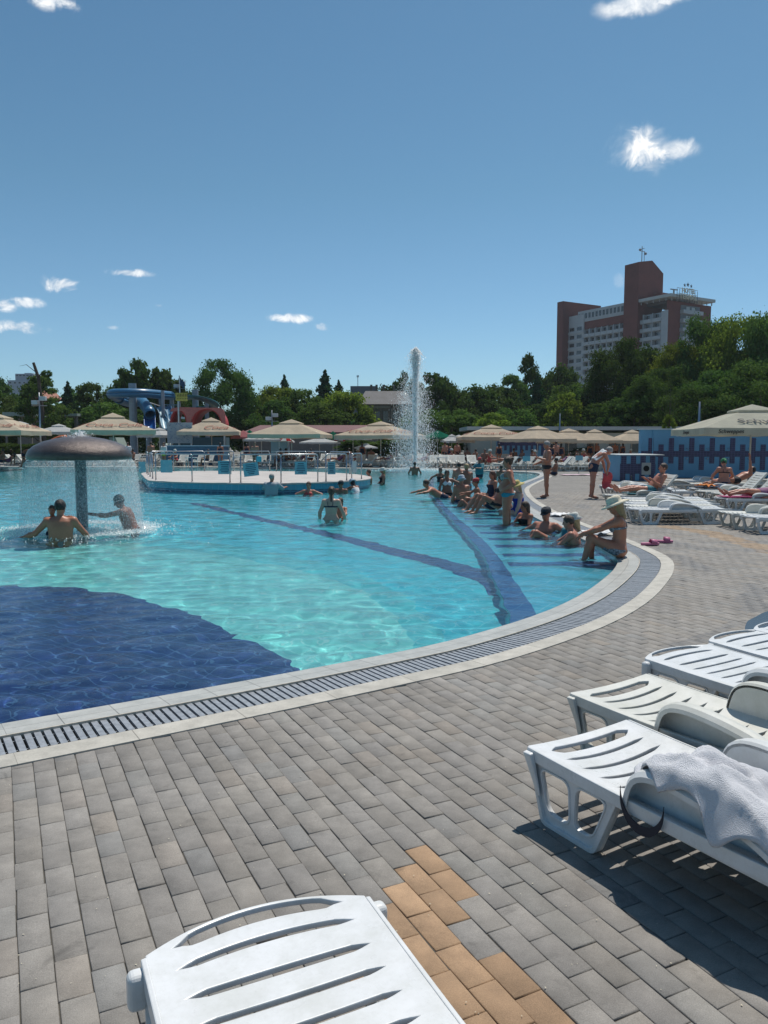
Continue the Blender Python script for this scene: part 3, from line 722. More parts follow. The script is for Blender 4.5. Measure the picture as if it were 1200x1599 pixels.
# ------------------------------------------------------------ lettering
def text_mesh(txt, size, shear=0.0, ext=.002, align='CENTER', bold=0.0):
    cu = bpy.data.curves.new('t', 'FONT'); cu.body = txt; cu.size = size; cu.shear = shear; cu.extrude = ext; cu.align_x = align; cu.align_y = 'CENTER'; cu.offset = bold
    o = bpy.data.objects.new('t', cu); C.objects.link(o); dg = bpy.context.evaluated_depsgraph_get(); dg.update()
    me = bpy.data.meshes.new_from_object(o.evaluated_get(dg)); bpy.data.objects.remove(o); bpy.data.curves.remove(cu); return me
def frame(o, x, y):
    """matrix whose X, Y run along x, y and origin o"""
    x = Vector(x).normalized(); z = x.cross(Vector(y)).normalized(); y = z.cross(x)
    return Matrix(((x.x, y.x, z.x, o[0]), (x.y, y.y, z.y, o[1]), (x.z, y.z, z.z, o[2]), (0, 0, 0, 1)))
def canvas(name, col, tr=.38):
    m = bpy.data.materials.new(name); m.use_nodes = True; t = m.node_tree; t.nodes.clear(); q = NT(t)
    o = q.n('ShaderNodeOutputMaterial'); tc = q.n('ShaderNodeTexCoord').outputs['Object']
    c = q.mix(q.ramp(q.noise(tc, 1.3, 5, .6), [(.35, 0), (.65, 1)]), tuple(x*.86 for x in col), col)
    d = q.n('ShaderNodeBsdfDiffuse', ins={'Color': c, 'Roughness': .5}); tl = q.n('ShaderNodeBsdfTranslucent', ins={'Color': c})
    bp = q.n('ShaderNodeBump', ins={'Strength': .5, 'Height': q.noise(tc, 2.2, 3), 'Distance': .06}); t.links.new(bp.outputs[0], d.inputs['Normal'])
    mx = q.n('ShaderNodeMixShader', ins={0: tr}); t.links.new(d.outputs[0], mx.inputs[1]); t.links.new(tl.outputs[0], mx.inputs[2]); t.links.new(mx.outputs[0], o.inputs[0]); return m
TAN = canvas('tan_canvas', (.87, .74, .58)); CREAM = canvas('cream_canvas', (.80, .76, .63)); WHT = canvas('white_canvas', (.80, .79, .76))
GRN = canvas('green_canvas', (.03, .22, .13)); RED = canvas('red_canvas', (.55, .04, .04)); PINKC = canvas('faded_red_canvas', (.6, .25, .25))
STEEL = mat('brushed_steel', (.45, .46, .48), .3, 1.0, var=.2, vscale=8); POLE = mat('parasol_pole_paint', (.66, .64, .58), .4, var=.15)
BROWNT = mat('printed_brown', (.30, .12, .08), .8); BLACKT = mat('printed_black', (.03, .03, .03), .8); WHITET = mat('printed_white', (.75, .75, .73), .8)
def make_parasol(name_label, half, rim, peak, m, texts=(), group=None, val=.26, tier=True, n=4, two=None, pole_r=.032, base=True):
    r = thing('parasol', name_label, 'parasol', group=group)
    c = MB(); top = []; th = .006
    cor = []
    if n == 4: cor = [(-half, -half), (half, -half), (half, half), (-half, half)]
    else: cor = [(half*math.cos(2*PI*(k+.5)/n), half*math.sin(2*PI*(k+.5)/n)) for k in range(n)]
    it = .26 if tier else 0                 # inner opening under the small top tier
    zi = rim+(peak-rim)*(1-it)-.07*(1 if tier else 0)
    K = 10 if n == 4 else 3
    for k in range(n):
        a, b = cor[k], cor[(k+1) % n]; c.cm = (k % 2) if two else 0
        V = []; F = []
        for j in range(K+1):
            t = j/K; x = a[0]+(b[0]-a[0])*t; y = a[1]+(b[1]-a[1])*t
            sagz = .05*math.sin(PI*t)*half/2.5 if n == 4 else .03
            inner = (x*it, y*it, zi) if tier else (0, 0, peak)
            s = 1-.012*math.sin(PI*t)*(1 if n == 4 else 0)
            V += [inner, (x*.5*(1+it), y*.5*(1+it), (rim+zi)/2-.02*math.sin(PI*t)), (x*s, y*s, rim-sagz*.4), (x*s*1.0, y*s*1.0, rim-val-sagz*.5-(.02*math.sin(j*2.1+k)))]
        for j in range(K):
            for q_ in range(3): F.append((4*j+q_, 4*j+q_+1, 4*j+4+q_+1, 4*j+4+q_))
        c.add(V, F)
    can = c.build('canopy', [m, two] if two else m, r)
    sm = can.modifiers.new('thickness', 'SOLIDIFY'); sm.thickness = .008; sm.offset = -1
    if tier:
        tm = MB(); i2 = it*1.12
        V = [(0, 0, peak)]+[(x*i2, y*i2, zi+.07) for x, y in cor]+[(x*i2, y*i2, zi-.0) for x, y in cor]
        tm.add(V, [(0, 1+k, 1+(k+1) % n) for k in range(n)]+[(1+k, 1+n+k, 1+n+(k+1) % n, 1+(k+1) % n) for k in range(n)])
        o = tm.build('vent_cap', m, r); sm = o.modifiers.new('thickness', 'SOLIDIFY'); sm.thickness = .008; sm.offset = -1
    pl = MB(); pl.tube([(0, 0, 0), (0, 0, peak-.04)], pole_r, 12); pl.build('pole', POLE, r, smooth=True)
    rb = MB()
    for x, y in cor:
        rb.tube([(0, 0, zi-.02), (x*.99, y*.99, rim-.03)], .014, 6); rb.tube([(0, 0, rim-.2), (x*.5, y*.5, (rim+zi)/2-.04)], .011, 6)
        if n == 4:
            pass
    if n == 4:
        for k in range(4):
            a, b = cor[k], cor[(k+1) % 4]; mx_, my_ = (a[0]+b[0])/2, (a[1]+b[1])/2
            rb.tube([(0, 0, zi-.02), (mx_*.98, my_*.98, rim-.05)], .012, 6)
    rb.lathe([(.06, rim-.26), (.07, rim-.2), (.06, rim-.14)], 12); rb.build('ribs', POLE, r)
    if base:
        b_ = MB(); b_.box((-.42, -.42, 0), (.42, .42, .07)); b_.lathe([(.06, .07), (.06, .3), (.045, .32)], 12); bo = b_.build('base', mat('concrete_base', (.35, .34, .32), .8, var=.2), r); bevel(bo, .012)
    for (txt, size, side, u, w, shear, mt) in texts:     # side k, position u along (-1..1), w up the slope (0 rim..1), w<0 on the valance
        a, b = Vector((*cor[side], rim)), Vector((*cor[(side+1) % n], rim)); mid = (a+b)/2; e = (b-a).normalized(); up = Vector((mid.x*it, mid.y*it, zi))-mid
        if w >= 0: o0 = mid+e*(u*half)+up*w; nrm = e.cross(up).normalized(); M = frame(o0+nrm*.05, e, up)
        else: o0 = mid+e*(u*half)+Vector((0, 0, -val*.55)); nrm = Vector((mid.x, mid.y, 0)).normalized(); M = frame(o0+nrm*.015, e, (0, 0, 1))
        me = text_mesh(txt, size, shear, bold=size*.008); me.transform(M); obj('lettering', me, mt, r)
    return r
TANG = 'big square tan parasols beyond the pool'
T1 = make_parasol('tan parasol', 2.45, 2.36, 3.45, TAN, [('Coca', .95, 0, .22, .36, .35, BROWNT), ('Coca-Cola', .6, 1, 0, .36, .35, BROWNT), ('Coca-Cola', .6, 3, 0, .36, .35, BROWNT)], TANG)
T2 = make_parasol('tan parasol', 2.5, 2.30, 3.35, TAN, [('Coca-Cola', .78, 0, 0, .36, .35, BROWNT), ('Coca-Cola', .78, 1, 0, .36, .35, BROWNT), ('Coca-Cola', .78, 3, 0, .36, .35, BROWNT)], TANG)
T3 = make_parasol('tan parasol', 2.5, 2.25, 3.3, TAN, [], TANG)
W1 = make_parasol('white parasol', 1.6, 2.25, 2.85, WHT, [], 'smaller white parasols between the tan ones', val=.18)
G1 = make_parasol('green parasol', 1.3, 2.1, 2.7, GRN, [], 'small coloured parasols in the crowd', val=.12, tier=False, n=8)
R1 = make_parasol('red and white parasol', 1.15, 2.05, 2.6, RED, [], 'small coloured parasols in the crowd', val=.12, tier=False, n=8, two=WHT)
PK1 = make_parasol('faded red parasol', 1.5, 2.2, 2.75, PINKC, [], 'small coloured parasols in the crowd', val=.15, tier=False, n=8, two=None)
def scale_put(root, used, u, vpeak, vrim, halfpx, half, peak, rz, label, base_y=None, vb=None):
    """place a parasol so that its peak and rim fall on the photo rows given; depth from its width in the photo"""
    d = half*1200/halfpx if base_y is None else base_y
    x = (u-600)/1200*d*1.004; h = HC+(HOR-vpeak)/1200*d
    s = h/peak
    r = dup(root, (x, d, 0), rz, label) if used else root
    if not used: r.location = (x, d, 0); r.rotation_euler = (0, 0, rz); r['label'] = label
    r.scale = (halfpx*d/1200/half, halfpx*d/1200/half, s); return r
PUT = [(T1, 333, 652, 682, 46, 2.45, 3.45, .10, 'tan parasol with one short cursive word above the railings'),
 (T2, 595, 658, 685, 54, 2.5, 3.35, -.42, 'tan parasol with cursive lettering just left of the fountain jet'),
 (T2, 181, 645, 672, 60, 2.5, 3.35, .35, 'large tan parasol rising behind the mushroom shower'),
 (T2, 2, 646, 675, 60, 2.5, 3.35, .05, 'tan parasol cut off by the left edge of the photo'),
 (T3, 457, 655, 681, 55, 2.5, 3.3, -.1, 'plain tan parasol behind the woman with the ponytail'),
 (T2, 766, 663, 688, 50, 2.5, 3.35, .0, 'tan parasol right of the fountain, largest of the right hand line'),
 (T3, 838, 665, 688, 42, 2.5, 3.3, .5, 'tan parasol above the standing man in black trunks'),
 (T3, 886, 669, 690, 40, 2.5, 3.3, .12, 'tan parasol third in the line right of the fountain'),
 (T3, 926, 670, 691, 36, 2.5, 3.3, -.1, 'tan parasol above the bending man with the towel'),
 (T3, 984, 671, 692, 34, 2.5, 3.3, 0, 'tan parasol half hidden by the blue tiled wall')]
seen = set()
for (rt, u, vp, vr, hp, hf, pk, rz, lab) in PUT:
    scale_put(rt, id(rt) in seen, u, vp, vr, hp, hf, pk, rz, lab, base_y={838: 55, 886: 57.5, 926: 60, 984: 61}.get(u)); seen.add(id(rt))
for k, (rt, u, vp, hp, lab) in enumerate([(W1, 37, 658, 31, 'white parasol behind the tan one at the left edge'), (W1, 97, 662, 30, 'white parasol left of the mushroom shower behind the lamp post'), (W1, 252, 668, 24, 'white parasol in front of the blue slide'), (W1, 410, 676, 28, 'white parasol left behind the plain tan parasol'),
        (W1, 500, 682, 26, 'low white parasol right behind the plain tan parasol'), (W1, 552, 673, 22, 'white parasol peeping out left of the jet side tan parasol'), (W1, 705, 678, 16, 'small white parasol beside the green one, left of two'), (W1, 716, 679, 20, 'small white parasol beside the green one, right of two'), (W1, 572, 692, 15, 'round topped white parasol low in the far crowd'),
        (G1, 683, 672, 26, 'dark green parasol right of the fountain jet'), (G1, 392, 671, 14, 'green parasol left of the plain tan one, upper'), (G1, 400, 674, 15, 'green parasol left of the plain tan one, lower'), (G1, 521, 673, 12, 'green parasol between the two lettered tan parasols'), (R1, 448, 680, 14, 'red and white parasol under the rim of the plain tan one'), (R1, 527, 677, 13, 'red and white parasol left of the jet side tan parasol'), (PK1, 382, 672, 20, 'faded red parasol right of the tan one with one short word'), (R1, 660, 694, 10, 'small red and white parasol in the haze of the fountain')]):
    hf = {id(W1): 1.6, id(G1): 1.3, id(R1): 1.15, id(PK1): 1.5}[id(rt)]; pk = {id(W1): 2.85, id(G1): 2.7, id(R1): 2.6, id(PK1): 2.75}[id(rt)]
    scale_put(rt, id(rt) in seen, u, vp, 0, hp, hf, pk, random.uniform(-.5, .5), lab, base_y=random.uniform(62, 69)); seen.add(id(rt))
SCH = make_parasol('big cream parasol lettered in black above the sunbathers at the right edge', 2.45, 2.22, 3.17, CREAM, [('Schweppes', .62, 0, .10, .34, .12, BLACKT), ('Consumeste!', .20, 0, .15, -1, .0, BLACKT), ('Schweppes', .2, 0, -.62, -1, .2, BLACKT), ('Schweppes', .2, 3, 0, -1, .2, BLACKT)], None)
SCH.location = (14.45, 30.4, 0); SCH.rotation_euler = (0, 0, -.12)
# ------------------------------------------------------------ mushroom shower
STN = mat('pitted_bronze', (.115, .085, .075), .33, .35, var=.35, vscale=9, bump=.6, bscale=60)
mush = thing('mushroom_shower', 'brown mushroom shaped pool shower pouring a curtain of water', 'fountain', (-5.92, 15.0, 0))
mc = MB(); mc.lathe([(.93, 1.33), (.965, 1.36), (.97, 1.42), (.93, 1.51), (.83, 1.60), (.67, 1.68), (.45, 1.74), (.22, 1.775), (0, 1.785)], 64)
mc.lathe([(.0, 1.35), (.89, 1.35), (.93, 1.33)], 64)
mc.build('cap', STN, mush, smooth=True)
mc = MB(); mc.lathe([(.105, ZF-.0), (.105, 1.62)], 28); mc.build('stem', mat('dark_steel_pipe', (.09,.10,.11), .35, .6, var=.3, vscale=14, bump=.3), mush, smooth=True)
def drops_mat(name, col, rough=.12, clear=.3):
    m = bpy.data.materials.new(name); m.use_nodes = True; t = m.node_tree; t.nodes.clear(); q = NT(t)
    o = q.n('ShaderNodeOutputMaterial'); g = q.n('ShaderNodeBsdfPrincipled', ins={'Base Color': (*col, 1), 'Roughness': rough, 'Specular IOR Level': .9})
    tl = q.n('ShaderNodeBsdfTranslucent', ins={'Color': (*col, 1)}); mx = q.n('ShaderNodeMixShader', ins={0: .55}); t.links.new(g.outputs[0], mx.inputs[1]); t.links.new(tl.outputs[0], mx.inputs[2])
    tr = q.n('ShaderNodeBsdfTransparent'); m2 = q.n('ShaderNodeMixShader', ins={0: clear}); t.links.new(mx.outputs[0], m2.inputs[1]); t.links.new(tr.outputs[0], m2.inputs[2]); t.links.new(m2.outputs[0], o.inputs[0]); return m
DROP = drops_mat('water_drops', (.97, .98, .99)); JETM = drops_mat('white_water', (.98, .98, .98), clear=.1)
def droplets(name, P, size, stretch=None, parent=None, **kw):
    """many small flakes of flying water in one mesh"""
    P = np.asarray(P); n = len(P); s = np.broadcast_to(size, (n,))[:, None, None]
    v = RNG.normal(0, 1, (n, 3, 3)); v -= v.mean(1, keepdims=True); v = v/np.linalg.norm(v, axis=2, keepdims=True)*s*1.25
    if stretch is not None: v[..., 2] *= 1+np.asarray(stretch)[:, 2:3]
    V = (v+P[:, None]).reshape(-1, 3); F = np.arange(3*n).reshape(-1, 3)
    me = bpy.data.meshes.new(name); me.vertices.add(len(V)); me.vertices.foreach_set('co', V.ravel()); me.loops.add(F.size); me.loops.foreach_set('vertex_index', F.ravel())
    me.polygons.add(len(F)); me.polygons.foreach_set('loop_start', np.arange(len(F))*3); me.polygons.foreach_set('use_smooth', np.ones(len(F), bool)); me.update(calc_edges=True)
    return obj(name, me, DROP if name not in ('crest', 'core', 'foam') else JETM, parent, **kw)
# thin falling sheet: a ring of clear film with streaks that breaks up as it falls
def film_mat(name, dens, zs, zrange, streak=30):
    m = bpy.data.materials.new(name); m.use_nodes = True; t = m.node_tree; t.nodes.clear(); q = NT(t)
    o = q.n('ShaderNodeOutputMaterial'); tc = q.n('ShaderNodeTexCoord').outputs['Object']
    sp = q.n('ShaderNodeSeparateXYZ', ins={0: tc}); ang = q.math('ARCTAN2', sp.outputs[1], sp.outputs[0])
    cmb = q.n('ShaderNodeCombineXYZ', ins={0: q.math('MULTIPLY', ang, streak/6.0), 1: q.math('MULTIPLY', sp.outputs[2], zs), 2: 0})
    nz = q.noise(cmb.outputs[0], 5, 5, .7); nz2 = q.noise(tc, 60, 3, .7)
    f = q.math('MULTIPLY', q.math('ADD', q.ramp(nz, [(.35, .25), (.7, 1)]), q.ramp(nz2, [(.55, 0), (.7, .8)])), dens, clamp=True)
    tr = q.n('ShaderNodeBsdfTransparent'); d = q.n('ShaderNodeBsdfDiffuse', ins={'Color': (.75, .85, .9, 1)}); tl = q.n('ShaderNodeBsdfTranslucent', ins={'Color': (.8, .88, .92, 1)})
    a = q.n('ShaderNodeMixShader', ins={0: .6}); t.links.new(d.outputs[0], a.inputs[1]); t.links.new(tl.outputs[0], a.inputs[2])
    mx = q.n('ShaderNodeMixShader', ins={0: f}); t.links.new(tr.outputs[0], mx.inputs[1]); t.links.new(a.outputs[0], mx.inputs[2]); t.links.new(mx.outputs[0], o.inputs[0]); return m
cur = MB(); cur.lathe([(.96, 1.34), (1.02, 1.25), (1.05, 1.1), (1.09, .7), (1.12, .3), (1.14, WL)][::-1], 96)
cur.f = cur.f[:-2]
cur.build('water_curtain', film_mat('curtain_film', .38, 1.2, 1), mush, smooth=True)
N = 18000; a = RNG.uniform(0, 2*PI, N); h = RNG.uniform(0, 1, N)**.8; rad = .96+.17*h+RNG.normal(0, .03+.06*h, N); z = 1.34-(1.34-WL)*h
side = np.cos(a-.35)*.5+.5; kp = RNG.random(N) < .25+.75*side
droplets('spray', np.stack([rad*np.cos(a), rad*np.sin(a), z], 1)[kp], RNG.uniform(.0025, .0075, kp.sum()), np.tile([[0, 0, 1.6]], (kp.sum(), 1)), mush)
# splash at the right side and on top of the cap
N = 1500; P = RNG.normal(0, 1, (N, 3))*[.26, .26, .42]+[1.25, -.1, .75]; droplets('spray', P[P[:, 2] > 0], RNG.uniform(.003, .008, (P[:, 2] > 0).sum()), None, mush)
N = 700; r_ = np.abs(RNG.normal(0, .16, N)); a = RNG.uniform(0, 2*PI, N); droplets('splash', np.stack([r_*np.cos(a), r_*np.sin(a), 1.785+np.abs(RNG.normal(0, .06, N))-r_*.25], 1), RNG.uniform(.006, .018, N), None, mush)
# film of drops running down the stem
N = 1500; a = RNG.uniform(0, 2*PI, N); droplets('drops', np.stack([.108*np.cos(a), .108*np.sin(a), RNG.uniform(0, 1.6, N)], 1), RNG.uniform(.003, .009, N), np.tile([[0, 0, 1.5]], (N, 1)), mush)
FOAMC = (.80, .87, .88)
def foam_ring(cx, cy, rm, wd, n, zmax, name='foam', parent=None, loc0=True, ring=True):
    a = RNG.uniform(0, 2*PI, n); r_ = rm+RNG.normal(0, wd, n) if ring else np.abs(RNG.normal(0, wd, n)); z = np.abs(RNG.normal(0, zmax, n))
    return droplets(name, np.stack([cx+r_*np.cos(a), cy+r_*np.sin(a), WL+.0+z], 1), RNG.uniform(.006, .02, n), None, parent)
foam_ring(0, 0, 1.16, .20, 12000, .022, parent=mush); foam_ring(.3, -.2, 0, 1.1, 2500, .012, 'foam', mush, ring=False)
def ripples_disc(name, cx, cy, r0, r1, parent=None):
    pass
# ------------------------------------------------------------ fountain jet
JX, JY = 1.95, 49.3-1.2
jet = thing('fountain', 'tall white fountain jet rising from the far side of the pool', 'fountain', (JX, JY, 0))
HJ = HC+(HOR-548)/1200*JY
j = MB(); zs = np.linspace(WL, HJ, 30); j.tube([(.02*math.sin(k*1.1), .02*math.cos(k*.8), z) for k, z in enumerate(zs)], [.04 for k in range(30)], 8); j.build('jet', JETM, jet, smooth=True)
N = 9000; zz = RNG.uniform(0, HJ, N); P = np.stack([RNG.normal(0, .07, N)*(.6+.8*zz/HJ), RNG.normal(0, .07, N), zz], 1); droplets('core', P, RNG.uniform(.015, .04, N), np.tile([[0, 0, 2.0]], (N, 1)), jet)
N = 26000; t_ = RNG.random(N); v0 = math.sqrt(2*9.8*HJ)
ph = RNG.uniform(0, 2*PI, N); vr = RNG.normal(.62, .34, N); z0 = RNG.uniform(.55, 1, N)**.6*HJ; fall = RNG.random(N)**.75; z = z0-fall*z0*1.0; tt = np.sqrt(2*np.maximum(z0-z, 0)/9.8)+.35
rad = vr*tt*.95+.05; droplets('spray', np.stack([rad*np.cos(ph)-.10*tt, rad*np.sin(ph), z], 1), RNG.uniform(.007, .026, N), np.tile([[0, 0, .8]], (N, 1)), jet)
N = 2600; P = RNG.normal(0, 1, (N, 3))*[.17, .17, .42]+[0, 0, HJ-.35]; P[:, 2] = np.minimum(P[:, 2], HJ+.12-np.abs(P[:, 0])); droplets('crest', P, RNG.uniform(.02, .045, N), None, jet)
N = 3000; a = RNG.uniform(0, 2*PI, N); r_ = np.abs(RNG.normal(0, 1.3, N)); droplets('foam', np.stack([r_*np.cos(a), r_*np.sin(a), np.abs(RNG.normal(0, .06, N))+WL], 1), RNG.uniform(.01, .035, N), None, jet)
# ------------------------------------------------------------ platform in the pool
OUT = [(-9.0,29.2),(-8.35,27.9),(-6.5,26.75),(-3.9,26.15),(-2.2,26.9),(-1.0,28.3),(-.55,30.0),(-.8,32.5),(-1.9,35),(-4.2,37.2),(-8,38),(-10.8,37.2),(-11.1,35.4),(-10.0,32.0)]
PO = catmull(OUT, .35, closed=True); ZT = .285
plat = thing('pool_platform', 'pale round platform with a blue tiled rim in the middle of the pool', 'platform')
me = curve_mesh([[tuple(p) for p in offset_loop(PO, .02)]], .02, .004); me.transform(Matrix.Translation((0, 0, ZT-.02))); obj('deck', me, mat('pale_screed', (.50, .46, .43), .75, var=.2, vscale=1.2, bump=.2), plat)
def side(name, z0, z1, m, off=0):
    V = []; F = []; n = len(PO); L = offset_loop(PO, off)
    for p in L: V += [(p[0], p[1], z0), (p[0], p[1], z1)]
    for i in range(n): k = (i+1) % n; F.append((2*i, 2*k, 2*k+1, 2*i+1))
    me = bpy.data.meshes.new(name); me.from_pydata(V, [], F); uv = me.uv_layers.new(name='UVMap'); al = np.concatenate([[0], np.cumsum(np.linalg.norm(np.diff(np.vstack([L, L[:1]]), axis=0), axis=1))])
    U = []
    for i in range(n): U += [(al[i], z0), (al[i+1], z0), (al[i+1], z1), (al[i], z1)]
    for l, c in zip(uv.data, U): l.uv = c
    return obj(name, me, m, plat)
side('tiled_rim', .045, ZT-.035, tile_strip_mat('light_blue_tile', (.05,.33,.46), (.045,.30,.42), (.2,.42,.5), .25, .25, .004, rough=.25, dirt=.15), .0)
side('overflow_slots', -.9, .045, tile_strip_mat('dark_slot_tile', (.006,.02,.08), (.01,.03,.11), (.05,.2,.32), .26, 3, .03, rough=.3), -.03)
# ---- steel railings
RG1 = 'steel railings round the pool platform'
def railing(a, b, label, z=ZT, h=.98):
    A = Vector((a[0], a[1], z)); B = Vector((b[0], b[1], z)); L = (B-A).length; d = (B-A).normalized()
    r = thing('railing', label, 'railing', tuple(A), math.atan2(d.y, d.x), RG1)
    m = MB(); m.tube([(0, 0, h-.08), (.02, 0, h-.02), (.08, 0, h), (L-.08, 0, h), (L-.02, 0, h-.02), (L, 0, h-.08)], .024, 8); m.build('handrail', STEEL, r, smooth=True)
    for x in (0, L):
        p = MB(); p.tube([(x, 0, 0), (x, 0, h-.08)], .024, 8); p.lathe([(.05, 0), (.05, .012), (.026, .015)], 10, Matrix.Translation((x, 0, 0))); p.build('post', STEEL, r, smooth=True)
    return r
def front(u): # point on the platform's front rim at photo column u
    best = None
    for p in offset_loop(PO, -.22):
        uu = 600+1200*p[0]/p[1]
        if p[1] < 31.5 and (best is None or abs(uu-u) < best[0]): best = (abs(uu-u), p)
    return best[1]
fr = [(215,239,'leftmost front railing, seen through the mushroom spray'),(244,296,'front railing second from the left on the platform'),(303,365,'front railing third from the left on the platform'),(373,436,'front railing behind the white shirted bather'),(445,497,'front railing right of the white shirted bather'),(504,541,'front railing second from the right end of the platform'),(546,566,'short front railing at the right tip of the platform')]
for u0, u1, lb in fr:
    a, b = front(u0), front(u1)
    if abs(a[0]-b[0])+abs(a[1]-b[1]) > .3: railing(a, b, 'steel '+lb)
def back(u): 
    best = None
    for p in offset_loop(PO, -.22):
        uu = 600+1200*p[0]/p[1]
        if p[1] > 31.5 and (best is None or abs(uu-u) < best[0]): best = (abs(uu-u), p)
    return best[1]
bk = [(214,232,'leftmost back railing of the platform'),(238,273,'back railing second from the left on the platform'),(277,316,'back railing in the middle left of the platform'),(323,371,'back railing carrying the light blue notice'),(378,425,'back railing behind the walking man'),(432,476,'back railing right of the walking man'),(482,510,'back railing second from the right'),(516,545,'back railing at the right end of the platform')]
BK = {}
for u0, u1, lb in bk:
    a, b = back(u0), back(u1); BK[(u0+u1)//2] = (a, b)
    if abs(a[0]-b[0])+abs(a[1]-b[1]) > .3: railing(a, b, 'steel '+lb)
# ---- notice boards hung on the railings
NB = mat('notice_blue', (.22, .48, .56), .5, var=.15); INK = mat('notice_ink', (.03, .06, .12), .7)
for k, (u, v, w, h, tilt, lab) in enumerate([(222,729,.28,.42,0,'light blue notice leftmost on the platform, seen through spray'),(260,728,.42,.46,0,'plain light blue notice left on the platform'),(351,730,.46,.46,0,'light blue notice with dark writing in the middle of the platform'),(392,733,.52,.46,-.12,'tilted light blue notice near the walking man'),(470,731,.42,.44,0,'light blue notice right of the white shirted bather'),(518,731,.28,.44,0,'narrow light blue notice near the right of the platform'),(553,729,.20,.42,0,'narrow white notice at the right tip of the platform')]):
    y = (front(u)[1]+.02) if u != 222 else 31
    p = pixd(u, v, y-.04)
    t_ = thing('notice_board', lab, 'sign', (p.x, p.y, p.z), 0, 'notices hung on the platform railings'); t_.rotation_euler = (0, tilt, 0)
    b_ = MB(); b_.box((-w/2, 0, -h/2), (w/2, .012, h/2)); b_.build('board', NB if k != 6 else WHITE, t_)
    if k in (2, 3, 4, 5):
        ln = MB()
        for r_ in range(6):
            ww = w*.38*random.uniform(.5, 1); ln.box((-ww, -.004, h*.36-r_*h*.135-.012), (ww, -.001, h*.36-r_*h*.135+.012))
        ln.build('writing', INK, t_)
    hk = MB(); hk.tube([(-w*.4, .006, h/2), (-w*.4, .006, h/2+.3)], .004, 5); hk.tube([(w*.4, .006, h/2), (w*.4, .006, h/2+.3)], .004, 5); hk.build('cord', STEEL, t_)
# ------------------------------------------------------------ trees
def leaf_mat(name, c1, c2, tr=.35):
    m = bpy.data.materials.new(name); m.use_nodes = True; t = m.node_tree; t.nodes.clear(); q = NT(t)
    o = q.n('ShaderNodeOutputMaterial'); tc = q.n('ShaderNodeTexCoord').outputs['Object']; oi = q.n('ShaderNodeObjectInfo').outputs['Random']
    c = q.mix(q.ramp(q.noise(tc, .55, 4, .65), [(.3, 0), (.7, 1)]), c1, c2)
    hs = q.n('ShaderNodeHueSaturation', ins={'Hue': q.math('MULTIPLY_ADD', oi, .035, .485), 'Saturation': 1, 'Value': q.math('MULTIPLY_ADD', oi, .5, .75), 'Color': c}); c = hs.outputs[0]
    d = q.n('ShaderNodeBsdfDiffuse', ins={'Color': c}); tl = q.n('ShaderNodeBsdfTranslucent', ins={'Color': q.mix(1.0, c, (1.0, 1.15, .55), 'MULTIPLY')}); g = q.n('ShaderNodeBsdfGlossy', ins={'Roughness': .45, 'Color': (.8, .85, .8, 1)})
    a = q.n('ShaderNodeMixShader', ins={0: tr}); t.links.new(d.outputs[0], a.inputs[1]); t.links.new(tl.outputs[0], a.inputs[2])
    b = q.n('ShaderNodeMixShader', ins={0: .0}); t.links.new(a.outputs[0], b.inputs[1]); t.links.new(g.outputs[0], b.inputs[2]); t.links.new(b.outputs[0], o.inputs[0]); return m
LDARK = leaf_mat('leaf_dark', (0.044, 0.081, 0.026), (0.101, 0.153, 0.047)); LMID = leaf_mat('leaf_mid', (0.058, 0.104, 0.031), (0.136, 0.186, 0.056)); LYEL = leaf_mat('leaf_yellow', (0.110, 0.160, 0.034), (0.240, 0.275, 0.066), .5); LCON = leaf_mat('needle_dark', (0.033, 0.078, 0.039), (0.058, 0.117, 0.052), .25)
BARK = mat('bark', (.10, .075, .055), .9, var=.4, vscale=6, bump=.8, bscale=18)
